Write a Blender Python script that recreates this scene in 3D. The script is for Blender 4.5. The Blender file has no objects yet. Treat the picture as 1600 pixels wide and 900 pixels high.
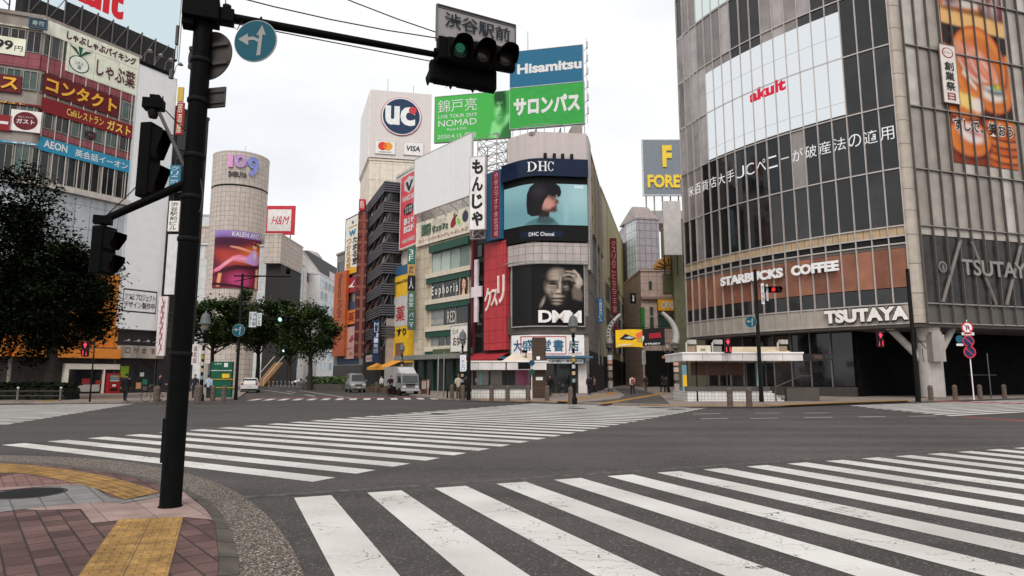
import bpy, bmesh, math, random
from mathutils import Vector, Matrix

# ---------------------------------------------------------------- camera, sky, light
sc = bpy.context.scene
COL = sc.collection
rnd = random.Random(11)
FPX, HC = 1015.0, 1.65
PITCH = math.atan(139.0 / FPX)
cd = bpy.data.cameras.new('camera'); cam = bpy.data.objects.new('camera', cd); COL.objects.link(cam)
cd.sensor_width = 36.0; cd.lens = 36.0 * FPX / 1600.0; cd.clip_start = 0.05; cd.clip_end = 4000
cam.location = (0, 0, HC); cam.rotation_euler = (math.radians(90) + PITCH, 0, 0)
sc.camera = cam
SUN_EL, SUN_AZ = 50.0, 190.0          # elevation, compass direction the light comes from (deg from +Y, clockwise)
w = bpy.data.worlds.new('World'); sc.world = w; w.use_nodes = True
nt = w.node_tree; nt.nodes.clear()
wo = nt.nodes.new('ShaderNodeOutputWorld'); bg = nt.nodes.new('ShaderNodeBackground')
sky = nt.nodes.new('ShaderNodeTexSky'); sky.sky_type = 'NISHITA'; sky.sun_disc = False
sky.sun_elevation = math.radians(SUN_EL); sky.sun_rotation = math.radians(SUN_AZ)
tc = nt.nodes.new('ShaderNodeTexCoord'); mp = nt.nodes.new('ShaderNodeMapping'); mp.inputs['Scale'].default_value = (1, 1, 2.6)
nz = nt.nodes.new('ShaderNodeTexNoise'); nz.inputs['Scale'].default_value = 2.2; nz.inputs['Detail'].default_value = 6; nz.inputs['Roughness'].default_value = .55
cr = nt.nodes.new('ShaderNodeValToRGB')
cr.color_ramp.elements[0].position = .36; cr.color_ramp.elements[0].color = (8.3, 8.55, 8.9, 1)
cr.color_ramp.elements[1].position = .62; cr.color_ramp.elements[1].color = (10.0, 10.0, 9.95, 1)
mx = nt.nodes.new('ShaderNodeMixRGB'); mx.inputs[0].default_value = .965
nt.links.new(tc.outputs['Generated'], mp.inputs['Vector']); nt.links.new(mp.outputs[0], nz.inputs['Vector'])
nt.links.new(nz.outputs['Fac'], cr.inputs['Fac']); nt.links.new(sky.outputs[0], mx.inputs[1]); nt.links.new(cr.outputs[0], mx.inputs[2])
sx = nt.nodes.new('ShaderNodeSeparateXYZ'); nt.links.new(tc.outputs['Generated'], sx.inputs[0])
er = nt.nodes.new('ShaderNodeMapRange'); er.interpolation_type = 'SMOOTHSTEP'     # sky dimmed overhead, out of view, added to deepen contrast
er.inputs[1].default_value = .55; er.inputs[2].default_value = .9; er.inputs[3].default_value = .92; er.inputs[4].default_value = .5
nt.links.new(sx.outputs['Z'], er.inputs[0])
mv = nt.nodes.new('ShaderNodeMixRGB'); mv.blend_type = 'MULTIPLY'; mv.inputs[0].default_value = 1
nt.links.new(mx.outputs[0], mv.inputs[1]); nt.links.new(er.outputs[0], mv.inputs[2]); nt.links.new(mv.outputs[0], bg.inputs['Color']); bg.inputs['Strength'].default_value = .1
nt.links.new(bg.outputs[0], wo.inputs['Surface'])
sl = bpy.data.lights.new('sun', 'SUN'); sl.energy = 1.6; sl.angle = math.radians(28); sl.color = (1, .96, .9)
so = bpy.data.objects.new('sun', sl); COL.objects.link(so)
_a = math.radians(SUN_AZ); _e = math.radians(SUN_EL)
so.rotation_euler = (-Vector((math.sin(_a) * math.cos(_e), math.cos(_a) * math.cos(_e), math.sin(_e)))).to_track_quat('-Z', 'Y').to_euler()
sc.view_settings.view_transform = 'Standard'; sc.view_settings.look = 'None'
sc.view_settings.exposure = 0.25; sc.view_settings.gamma = 1.0; sc.view_settings.use_curve_mapping = False
sc.cycles.max_bounces = 6; sc.cycles.diffuse_bounces = 3; sc.cycles.glossy_bounces = 3
sc.cycles.use_denoising = True

# ---------------------------------------------------------------- measuring: photo pixels -> points of the place
def ray(u, v):
    c, s = math.cos(PITCH), math.sin(PITCH)
    x = (u - 800) / FPX; z = (450 - v) / FPX
    return (x, c - z * s, s + z * c)
def G(u, v, z=0.0):                      # point at height z
    d = ray(u, v); t = (z - HC) / d[2]
    return (d[0] * t, d[1] * t)
def AT(u, v, Y):                         # point at distance Y
    d = ray(u, v); t = Y / d[1]
    return Vector((d[0] * t, Y, HC + d[2] * t))
def PX(u, Y):                            # plan point at eye level
    d = ray(u, 589); return (d[0] / d[1] * Y, Y)

# ---------------------------------------------------------------- materials
def lin(c): return c / 12.92 if c <= .04045 else ((c + .055) / 1.055) ** 2.4
def hexc(h, k=1.0):
    h = h.lstrip('#'); return tuple(min(.9, lin(int(h[i:i + 2], 16) / 255) * k) for i in (0, 2, 4))
_M = {}
def mat(c, rough=.6, metal=0.0, var=.10, scale=1.5, k=1.0, emit=0.0, bump=0.0, grid=None, gc=None, gm=.02, off=0.0, spec=.22, streak=0.0, c2=.9):
    if isinstance(c, str): c = hexc(c, k)
    key = (tuple(round(x, 4) for x in c), rough, metal, var, scale, emit, bump, grid, gc, gm, off, spec, streak, c2)
    if key in _M: return _M[key]
    m = bpy.data.materials.new('surface'); m.use_nodes = True; _M[key] = m
    t = m.node_tree; b = t.nodes['Principled BSDF']; L = t.links
    b.inputs['Roughness'].default_value = rough; b.inputs['Metallic'].default_value = metal
    b.inputs['Specular IOR Level'].default_value = spec
    if emit:
        b.inputs['Base Color'].default_value = (0, 0, 0, 1); b.inputs['Roughness'].default_value = .5
        b.inputs['Emission Color'].default_value = (*c, 1); b.inputs['Emission Strength'].default_value = emit
        return m
    geo = t.nodes.new('ShaderNodeNewGeometry')
    n = t.nodes.new('ShaderNodeTexNoise'); n.inputs['Scale'].default_value = scale; n.inputs['Detail'].default_value = 5
    L.new(geo.outputs['Position'], n.inputs['Vector'])
    r = t.nodes.new('ShaderNodeMapRange'); r.inputs[1].default_value = .3; r.inputs[2].default_value = .7
    r.inputs[3].default_value = 1 - var; r.inputs[4].default_value = 1 + var
    L.new(n.outputs['Fac'], r.inputs[0])
    val = r.outputs[0]
    if streak:
        mpn = t.nodes.new('ShaderNodeMapping'); mpn.inputs['Scale'].default_value = (1.7, 1.7, .09)
        L.new(geo.outputs['Position'], mpn.inputs['Vector'])
        n2 = t.nodes.new('ShaderNodeTexNoise'); n2.inputs['Scale'].default_value = 1.0; n2.inputs['Detail'].default_value = 6
        L.new(mpn.outputs[0], n2.inputs['Vector'])
        r2 = t.nodes.new('ShaderNodeMapRange'); r2.inputs[1].default_value = .35; r2.inputs[2].default_value = .65
        r2.inputs[3].default_value = 1 - streak; r2.inputs[4].default_value = 1
        L.new(n2.outputs['Fac'], r2.inputs[0])
        mm = t.nodes.new('ShaderNodeMath'); mm.operation = 'MULTIPLY'; L.new(val, mm.inputs[0]); L.new(r2.outputs[0], mm.inputs[1]); val = mm.outputs[0]
    mxc = t.nodes.new('ShaderNodeMixRGB'); mxc.blend_type = 'MULTIPLY'; mxc.inputs[0].default_value = 1
    L.new(val, mxc.inputs[2])
    if grid:
        uvn = t.nodes.new('ShaderNodeUVMap')
        br = t.nodes.new('ShaderNodeTexBrick'); br.offset = off; br.squash = 1
        br.inputs['Scale'].default_value = 1; br.inputs['Brick Width'].default_value = grid[0]; br.inputs['Row Height'].default_value = grid[1]
        br.inputs['Mortar Size'].default_value = gm; br.inputs['Mortar Smooth'].default_value = .1; br.inputs['Bias'].default_value = 0
        br.inputs['Color1'].default_value = (*c, 1); br.inputs['Color2'].default_value = (*[x * c2 for x in c], 1)
        br.inputs['Mortar'].default_value = (*(gc if gc else [x * .45 for x in c]), 1)
        L.new(uvn.outputs[0], br.inputs['Vector']); L.new(br.outputs['Color'], mxc.inputs[1])
    else: mxc.inputs[1].default_value = (*c, 1)
    L.new(mxc.outputs[0], b.inputs['Base Color'])
    rr = t.nodes.new('ShaderNodeMapRange'); rr.inputs[3].default_value = max(0, rough - .08); rr.inputs[4].default_value = min(1, rough + .08)
    L.new(n.outputs['Fac'], rr.inputs[0]); L.new(rr.outputs[0], b.inputs['Roughness'])
    if bump:
        bp = t.nodes.new('ShaderNodeBump'); bp.inputs['Strength'].default_value = bump; bp.inputs['Distance'].default_value = .02
        n3 = t.nodes.new('ShaderNodeTexNoise'); n3.inputs['Scale'].default_value = scale * 12; L.new(geo.outputs['Position'], n3.inputs['Vector'])
        L.new(n3.outputs['Fac'], bp.inputs['Height']); L.new(bp.outputs[0], b.inputs['Normal'])
    return m
def em(c, s=1.0): return mat(c, emit=s)
BLACK = mat((.010, .010, .010), .5, var=.2, spec=.12)
DARK = mat((.018, .017, .017), .55, var=.2, spec=.12)
STEEL = mat((.35, .35, .35), .35, .8)
WHITE = mat((.8, .79, .78), .5, var=.06)
GLASS = mat((.012, .013, .014), .04, var=.3, spec=.5)
GLASS2 = mat((.035, .04, .04), .06, var=.3, spec=.5)
GLASSG = mat('#4a5c56', .08, var=.25, spec=.5)
BLIND = mat('#8d928c', .4, var=.2)

# ---------------------------------------------------------------- mesh collecting
class MB:
    def __init__(s): s.v = []; s.f = []; s.uv = []; s.mi = []; s.sm = []
    def poly(s, pts, uv=None, m=0, smooth=False):
        i = len(s.v); s.v += [tuple(p) for p in pts]; s.f.append(list(range(i, i + len(pts))))
        s.uv.append(uv or [(p[0], p[1]) for p in pts]); s.mi.append(m); s.sm.append(smooth)
    def grid(s, rows, m=0, smooth=True, closed=False, uvs=(1, 1)):
        nr, ncol = len(rows), len(rows[0]); i = len(s.v)
        for r in rows: s.v += [tuple(p) for p in r]
        for a in range(nr - 1):
            for b in range(ncol if closed else ncol - 1):
                c = (b + 1) % ncol
                s.f.append([i + a * ncol + b, i + a * ncol + c, i + (a + 1) * ncol + c, i + (a + 1) * ncol + b])
                s.uv.append([(b * uvs[0], a * uvs[1]), ((b + 1) * uvs[0], a * uvs[1]), ((b + 1) * uvs[0], (a + 1) * uvs[1]), (b * uvs[0], (a + 1) * uvs[1])])
                s.mi.append(m); s.sm.append(smooth)
    def box(s, x0, x1, y0, y1, z0, z1, F=None, nx=1, m=0):
        F = F or (lambda x, y, z: (x, y, z))
        for k in range(nx):
            a = x0 + (x1 - x0) * k / nx; b = x0 + (x1 - x0) * (k + 1) / nx
            q = lambda l, uv: s.poly([F(*p) for p in l], uv, m)
            q([(a, y0, z0), (b, y0, z0), (b, y0, z1), (a, y0, z1)], [(a, z0), (b, z0), (b, z1), (a, z1)])
            q([(b, y1, z0), (a, y1, z0), (a, y1, z1), (b, y1, z1)], [(b, z0), (a, z0), (a, z1), (b, z1)])
            q([(a, y0, z1), (b, y0, z1), (b, y1, z1), (a, y1, z1)], [(a, y0), (b, y0), (b, y1), (a, y1)])
            q([(a, y1, z0), (b, y1, z0), (b, y0, z0), (a, y0, z0)], [(a, y1), (b, y1), (b, y0), (a, y0)])
            if k == 0: q([(a, y1, z0), (a, y0, z0), (a, y0, z1), (a, y1, z1)], [(y1, z0), (y0, z0), (y0, z1), (y1, z1)])
            if k == nx - 1: q([(b, y0, z0), (b, y1, z0), (b, y1, z1), (b, y0, z1)], [(y0, z0), (y1, z0), (y1, z1), (y0, z1)])
        return s
    def prism(s, pts, z0, z1, m=0, cap=True):
        n = len(pts); u = 0
        for i in range(n):
            a, b = pts[i], pts[(i + 1) % n]; d = math.hypot(b[0] - a[0], b[1] - a[1])
            s.poly([(*a, z0), (*b, z0), (*b, z1), (*a, z1)], [(u, z0), (u + d, z0), (u + d, z1), (u, z1)], m); u += d
        if cap: s.poly([(*p, z1) for p in pts], None, m); s.poly([(*p, z0) for p in reversed(pts)], None, m)
        return s
    def tube(s, pts, r, n=8, m=0, smooth=True, cap=True):
        pts = [Vector(p) for p in pts]; rs = r if isinstance(r, (list, tuple)) else [r] * len(pts)
        rows = []; up = None
        for i, p in enumerate(pts):
            d = (pts[min(i + 1, len(pts) - 1)] - pts[max(i - 1, 0)]).normalized()
            if up is None: up = d.orthogonal().normalized()
            up = (up - d * up.dot(d)).normalized(); sd = d.cross(up)
            rows.append([p + (up * math.cos(2 * math.pi * k / n) + sd * math.sin(2 * math.pi * k / n)) * rs[i] for k in range(n)])
        s.grid(rows, m, smooth, True)
        if cap: s.poly(list(reversed(rows[0])), None, m); s.poly(rows[-1], None, m)
        return s
    def lathe(s, prof, c=(0, 0, 0), n=16, m=0, axis='z', smooth=True):
        rows = []
        for r, h in prof:
            row = []
            for k in range(n):
                a = 2 * math.pi * k / n; x, y = r * math.cos(a), r * math.sin(a)
                p = (x, y, h) if axis == 'z' else ((x, -h, y) if axis == 'y' else (h, x, y))
                row.append((c[0] + p[0], c[1] + p[1], c[2] + p[2]))
            rows.append(row)
        s.grid(rows, m, smooth, True)
        if prof[0][0] > 1e-4: s.poly(list(reversed(rows[0])), None, m)
        if prof[-1][0] > 1e-4: s.poly(rows[-1], None, m)
        return s
    def ball(s, c, r, sx=1, sy=1, sz=1, n=10, m=0):
        return s.lathe_s(c, r, sx, sy, sz, n, m)
    def lathe_s(s, c, r, sx, sy, sz, n, m):
        rows = []
        for i in range(n // 2 + 1):
            t = math.pi * i / (n // 2) - math.pi / 2; rr = max(1e-4, math.cos(t))
            rows.append([(c[0] + r * sx * rr * math.cos(2 * math.pi * k / n), c[1] + r * sy * rr * math.sin(2 * math.pi * k / n), c[2] + r * sz * math.sin(t)) for k in range(n)])
        s.grid(rows, m, True, True); return s
    def xf(s, M):
        s.v = [tuple(M @ Vector(p)) for p in s.v]; return s
    def build(s, name, mats, parent=None, bevel=0):
        me = bpy.data.meshes.new(name); off = wl(parent)
        me.from_pydata([(p[0] - off[0], p[1] - off[1], p[2] - off[2]) for p in s.v], [], s.f)
        ul = me.uv_layers.new(name='UVMap'); i = 0
        for fu in s.uv:
            for q in fu: ul.data[i].uv = q; i += 1
        for mm in (mats if isinstance(mats, (list, tuple)) else [mats]): me.materials.append(mm)
        me.polygons.foreach_set('material_index', s.mi); me.polygons.foreach_set('use_smooth', s.sm)
        o = bpy.data.objects.new(name, me); COL.objects.link(o)
        if parent: o.parent = parent
        if bevel:
            bv = o.modifiers.new('bevel', 'BEVEL'); bv.width = bevel; bv.segments = 2; bv.limit_method = 'ANGLE'
            wd = o.modifiers.new('weld', 'WELD'); wd.merge_threshold = .0005
            o.modifiers.move(1, 0)
        return o
def wl(o):
    p = Vector((0, 0, 0))
    while o: p += o.location; o = o.parent
    return p
def tag(o, label=None, cat=None, group=None, kind=None):
    if label: o['label'] = label
    if cat: o['category'] = cat
    if group: o['group'] = group
    if kind: o['kind'] = kind
    return o
def thing(name, label, cat, loc=(0, 0, 0), group=None):
    o = bpy.data.objects.new(name, None); o.empty_display_size = .3; COL.objects.link(o); o.location = loc
    return tag(o, label, cat, group)
def struct(name, mb, m):
    return tag(mb.build(name, m), kind='structure')
def copy_tree(o, parent=None):
    c = o.copy(); COL.objects.link(c)
    if parent: c.parent = parent
    for ch in list(o.children): copy_tree(ch, c)
    return c

# ---------------------------------------------------------------- facades: (u along, y into the wall, z up) -> place
class Fac:
    def __init__(s, pts, smooth=False):
        s.p = [Vector(p) for p in pts]; s.sm = smooth; s.c = [0]
        for a, b in zip(s.p, s.p[1:]): s.c.append(s.c[-1] + (b - a).length)
        s.L = s.c[-1]; s.n = []
        sg = [(b - a).normalized() for a, b in zip(s.p, s.p[1:])]
        s.sg = sg; s.sn = [Vector((-d.y, d.x)) for d in sg]
        for i in range(len(s.p)):
            s.n.append((s.sn[max(0, i - 1)] + s.sn[min(i, len(sg) - 1)]).normalized())
    def __call__(s, u, y, z):
        i = 0
        while i < len(s.sg) - 1 and u > s.c[i + 1]: i += 1
        t = u - s.c[i]; q = s.p[i] + s.sg[i] * t
        nn = s.sn[i]
        if s.sm:
            f = max(0, min(1, t / (s.c[i + 1] - s.c[i]))); nn = s.n[i].lerp(s.n[i + 1], f).normalized()
        q = q + nn * y
        return (q.x, q.y, z)
    def uv(s, px, py, y=0):
        d = ray(px, py); best = None
        for i, sg in enumerate(s.sg):
            a = s.p[i] + s.sn[i] * y
            # a + sg*t = d.xy*k
            det = sg.x * (-d[1]) - sg.y * (-d[0])
            if abs(det) < 1e-9: continue
            t = (-a.x * -d[1] + a.y * -d[0]) / det
            k = (d[0] * (a.x + sg.x * t) + d[1] * (a.y + sg.y * t)) / (d[0] ** 2 + d[1] ** 2)
            Lg = s.c[i + 1] - s.c[i]; ex = max(0, -t, t - Lg)
            if k > 0 and (best is None or ex < best[0] - 1e-9): best = (ex, s.c[i] + t, HC + d[2] * k)
        return best[1], best[2]
    def rect(s, tl, br, y=0):
        a = s.uv(*tl, y); b = s.uv(*br, y); return a[0], b[0], b[1], a[1]      # u0,u1,z0,z1
def fac_px(l, r, Yl=None, Yr=None, k=None):
    """facade between photo columns l and r; one depth and the plan slope k = dX/dY, or both depths"""
    if k is not None:
        if Yl is None:
            x1, y1 = PX(r, Yr); a = PX(l, 1)[0]; t = (a * y1 - x1) / (k - a); return Fac([(x1 + k * t, y1 + t), (x1, y1)])
        x1, y1 = PX(l, Yl); a = PX(r, 1)[0]; t = (a * y1 - x1) / (k - a); return Fac([(x1, y1), (x1 + k * t, y1 + t)])
    return Fac([PX(l, Yl), PX(r, Yr)])

# ---------------------------------------------------------------- lettering
_T = {}
def glyphs(txt, bold=0.0):
    if bold < .065 and any(0x4e00 <= ord(q) < 0xa000 for q in txt): bold = min(bold, .016)      # dense characters fill in when fattened
    key = (txt, bold)
    if key not in _T:
        c = bpy.data.curves.new('t', 'FONT'); c.body = txt; c.resolution_u = 3; c.offset = bold; c.fill_mode = 'FRONT'
        o = bpy.data.objects.new('t', c); me = o.to_mesh()
        vs = [(v.co.x, v.co.y) for v in me.vertices]; fs = [list(p.vertices) for p in me.polygons]
        o.to_mesh_clear(); bpy.data.objects.remove(o); bpy.data.curves.remove(c)
        _T[key] = (vs, fs)
    return _T[key]
def put_text(mb, F, txt, u0, u1, z0, z1, y, bold=0.0, vertical=False, depth=0.0, m=0, shear=0.0, fit=True, rot=False):
    if vertical:
        n = len(txt); h = (z1 - z0) / n
        for i, ch in enumerate(txt):
            if ch != ' ': put_text(mb, F, ch, u0, u1, z1 - h * (i + .93), z1 - h * (i + .07), y, bold, False, depth, m, shear, fit=(ch not in 'ー一、・'))
        return mb
    vs, fs = glyphs(txt, bold)
    if not vs: return mb
    xs = [v[0] for v in vs]; ys = [v[1] for v in vs]
    ax, bx, ay, by = min(xs), max(xs), min(ys), max(ys)
    if not fit: ax, bx, ay, by = -.05, max(1.0, bx), -.15, .88
    if rot:   # text running down
        T = lambda p: (u0 + (p[1] - ay) / (by - ay) * (u1 - u0), z1 - (p[0] - ax) / (bx - ax) * (z1 - z0))
    else:
        T = lambda p: (u0 + (p[0] - ax) / (bx - ax) * (u1 - u0) + shear * (p[1] - ay) / (by - ay) * (z1 - z0), z0 + (p[1] - ay) / (by - ay) * (z1 - z0))
    tv = [T(p) for p in vs]
    if depth:
        ec = {}
        for f in fs:
            for a, b in zip(f, f[1:] + f[:1]): ec[(a, b)] = 1
        for (a, b) in ec:
            if (b, a) not in ec:
                mb.poly([F(tv[a][0], y, tv[a][1]), F(tv[b][0], y, tv[b][1]), F(tv[b][0], y - depth, tv[b][1]), F(tv[a][0], y - depth, tv[a][1])], None, m)
    i = len(mb.v); mb.v += [F(q[0], y - depth, q[1]) for q in tv]
    for f in fs:
        mb.f.append([i + a for a in f]); mb.uv.append([tv[a] for a in f]); mb.mi.append(m); mb.sm.append(False)
    return mb
def sign(name, label, F, rect, panel, texts=(), t=.15, y=-.05, frame=None, fw=.08, cat='sign', art=None, nx=1, group=None, px=True, pname='panel'):
    """rect in photo pixels (TL, BR) or (u0,u1,z0,z1); texts: (string, fu0, fu1, fz0, fz1, material, options)"""
    u0, u1, z0, z1 = F.rect(*rect, y - t) if px else rect
    if u1 < u0: u0, u1 = u1, u0
    if z1 < z0: z0, z1 = z1, z0
    r = thing(name, label, cat, F((u0 + u1) / 2, y, z0), group)
    MB().box(u0, u1, y - t, y, z0, z1, F, nx).build(pname, panel, r)
    if frame:
        f = MB(); e = y - t - .03
        f.box(u0 - fw, u0, e, y, z0 - fw, z1 + fw, F).box(u1, u1 + fw, e, y, z0 - fw, z1 + fw, F)
        f.box(u0, u1, e, y, z0 - fw, z0, F, nx).box(u0, u1, e, y, z1, z1 + fw, F, nx); f.build('frame', frame, r)
    W, Hh = u1 - u0, z1 - z0
    if art: picture(F, u0, u1, z0, z1, y - t, art, r)
    for tx in texts:
        s, a, b, c, d, m = tx[:6]; o = dict(tx[6]) if len(tx) > 6 else {}
        nm = o.pop('name', 'lettering'); ly = o.pop('y', .02 if not art else .02 + .008 * len(art))
        mb = MB(); put_text(mb, F, s, u0 + a * W, u0 + b * W, z0 + c * Hh, z0 + d * Hh, y - t - ly, **o)
        if mb.f: mb.build(nm, m, r)
    return r
def picture(F, u0, u1, z0, z1, y, art, parent, name='picture', step=.008):
    """flat printed picture: polygons (fractions of the panel), one layer of ink after the other"""
    W, Hh = u1 - u0, z1 - z0; mb = MB(); ms = []
    for i, (pts, m) in enumerate(art):
        if m not in ms: ms.append(m)
        if isinstance(pts, tuple) and pts[0] == 'e':
            _, cx, cy, rx, ry = pts[:5]; ro = pts[5] if len(pts) > 5 else 0
            pts = [(cx + rx * math.cos(a) * math.cos(ro) - ry * math.sin(a) * math.sin(ro) * 1, cy + rx * math.cos(a) * math.sin(ro) + ry * math.sin(a) * math.cos(ro)) for a in [2 * math.pi * q / 28 for q in range(28)]]
        pts = [(min(1, max(0, a)), min(1, max(0, b))) for a, b in pts]
        if F.sm:                                   # follow the curve: cut the shape into upright strips
            n = 40
            for k in range(n):
                q = pts
                for lim, sg in ((k / n, 1), ((k + 1) / n, -1)):
                    o = []
                    for p0, p1 in zip(q, q[1:] + q[:1]):
                        i0, i1 = (p0[0] - lim) * sg >= 0, (p1[0] - lim) * sg >= 0
                        if i0: o.append(p0)
                        if i0 != i1: t = (lim - p0[0]) / (p1[0] - p0[0]); o.append((lim, p0[1] + t * (p1[1] - p0[1])))
                    q = o
                    if not q: break
                if len(q) > 2: mb.poly([F(u0 + a * W, y - .012 - step * i, z0 + b * Hh) for a, b in q], None, ms.index(m))
            continue
        mb.poly([F(u0 + a * W, y - .012 - step * i, z0 + b * Hh) for a, b in pts], None, ms.index(m))
    o = mb.build(name, ms, parent)
    return o

import numpy as np
def photo(F, u0, u1, z0, z1, y, base, layers, parent, n=(90, 90), emit=0, name='picture', k=1.0, rough=.5):
    """soft printed or shown picture: a fine sheet coloured point by point from soft ellipses ('e') and outlines ('p')"""
    nx, ny = n; X, Y = np.meshgrid(np.linspace(0, 1, nx + 1), np.linspace(0, 1, ny + 1)); asp = (u1 - u0) / (z1 - z0)
    C = np.ones((ny + 1, nx + 1, 3)) * np.array(hexc(base, k))
    for L in layers:
        col, soft, al = np.array(hexc(L[1], k)), L[2], (L[3] if len(L) > 3 else 1.0)
        if L[0][0] == 'e':
            _, cx, cy, rx, ry = L[0][:5]; ro = L[0][5] if len(L[0]) > 5 else 0
            dx, dy = (X - cx) * asp, Y - cy; a, b = dx * math.cos(ro) + dy * math.sin(ro), -dx * math.sin(ro) + dy * math.cos(ro)
            r = np.sqrt((a / (rx * asp)) ** 2 + (b / ry) ** 2); d = (r - 1) * min(rx * asp, ry)
        else:
            P = L[0]; d = np.full(X.shape, 9.0); ins = np.zeros(X.shape, bool)
            for (ax, ay), (bx, by) in zip(P, list(P[1:]) + [P[0]]):
                px, py = (X - ax) * asp, Y - ay; ex, ey = (bx - ax) * asp, by - ay; t = np.clip((px * ex + py * ey) / (ex * ex + ey * ey + 1e-12), 0, 1)
                d = np.minimum(d, np.hypot(px - ex * t, py - ey * t))
                if ay != by: ins ^= ((ay > Y) != (by > Y)) & (X < (bx - ax) * (Y - ay) / (by - ay) + ax)
            d = np.where(ins, -d, d)
        w_ = np.clip(.5 - d / (2 * soft), 0, 1); w_ = (w_ * w_ * (3 - 2 * w_) * al)[..., None]; C = C * (1 - w_) + col * w_
    mb = MB(); mb.grid([[F(u0 + X[j, i] * (u1 - u0), y, z0 + Y[j, i] * (z1 - z0)) for i in range(nx + 1)] for j in range(ny + 1)])
    m = bpy.data.materials.new('print'); m.use_nodes = True; t = m.node_tree; b = t.nodes['Principled BSDF']; at = t.nodes.new('ShaderNodeAttribute'); at.attribute_name = 'ink'
    b.inputs['Roughness'].default_value = rough; b.inputs['Specular IOR Level'].default_value = .2
    if emit: b.inputs['Base Color'].default_value = (0, 0, 0, 1); t.links.new(at.outputs['Color'], b.inputs['Emission Color']); b.inputs['Emission Strength'].default_value = emit
    else: t.links.new(at.outputs['Color'], b.inputs['Base Color'])
    o = mb.build(name, m, parent); ca = o.data.color_attributes.new('ink', 'FLOAT_COLOR', 'POINT')
    ca.data.foreach_set('color', np.concatenate([C.reshape(-1, 3), np.ones((C.size // 3, 1))], 1).astype(np.float32).ravel()); return o

def building(name, label, pts, z1, wall, z0=.1, roof=None, cat='building', parapet=0.0):
    """walls over a plan (left to right seen from the street, then back), with a roof slab"""
    cx = sum(p[0] for p in pts) / len(pts); cy = sum(p[1] for p in pts) / len(pts)
    r = thing(name, label, cat, (cx, cy, z0))
    MB().prism(pts, z0, z1).build('wall', wall, r)
    q = [(cx + (p[0] - cx) * 1.02, cy + (p[1] - cy) * 1.02) for p in pts]
    MB().prism(q, z1 + .003, z1 + .35).build('roof', roof or wall, r)
    return r
def back(F, depth, k=None):
    """plan polygon of the block behind a facade"""
    a = F.p[0]; b = F.p[-1]; n = (b - a).normalized(); n = Vector((-n.y, n.x))
    return [tuple(p) for p in F.p] + [tuple(b + n * depth), tuple(a + n * depth)]
def window(F, u0, u1, z0, z1, r, glass=GLASS, frame=STEEL, fw=.06, mull=1, y=-.02, sill=True, sub=False, rails=0):
    """one window: a pane standing just proud of the wall core, with frame, mullions and sill round it"""
    g = MB(); g.box(u0, u1, y - .02, y, z0, z1, F); o = g.build('window', glass, r)
    f = MB(); e = y - .09
    f.box(u0 - fw, u0, e, y, z0 - fw, z1 + fw, F).box(u1, u1 + fw, e, y, z0 - fw, z1 + fw, F)
    f.box(u0, u1, e, y, z1, z1 + fw, F).box(u0, u1, e - (.05 if sill else 0), y, z0 - fw, z0, F)
    for k in range(1, mull):
        u = u0 + (u1 - u0) * k / mull; f.box(u - fw / 2, u + fw / 2, e + .01, y - .021, z0, z1, F)
    for k in range(1, rails + 1):
        z = z0 + (z1 - z0) * k / (rails + 1); f.box(u0, u1, e + .015, y - .022, z - fw / 2, z + fw / 2, F)
    f.build('frame', frame, o)
    return o
def windows(F, u0, u1, z0, z1, nu, nz, r, gu=.3, gz=.35, glasses=None, **kw):
    gl = glasses or [GLASS, GLASS, GLASS2, GLASSG, BLIND]
    du = (u1 - u0) / nu; dz = (z1 - z0) / nz
    for j in range(nz):
        for i in range(nu):
            window(F, u0 + du * (i + gu / 2), u0 + du * (i + 1 - gu / 2), z0 + dz * (j + gz * .6), z0 + dz * (j + 1 - gz * .4), r, glass=rnd.choice(gl), **kw)
def part(F, name, r, m, *boxes, nx=1):
    mb = MB()
    for b in boxes: mb.box(*b, F, nx)
    return mb.build(name, m, r)
def pbox(F, tl, br, y0, y1):
    u0, u1, z0, z1 = F.rect(tl, br, y0); return (min(u0, u1), max(u0, u1), y0, y1, min(z0, z1), max(z0, z1))
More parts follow.
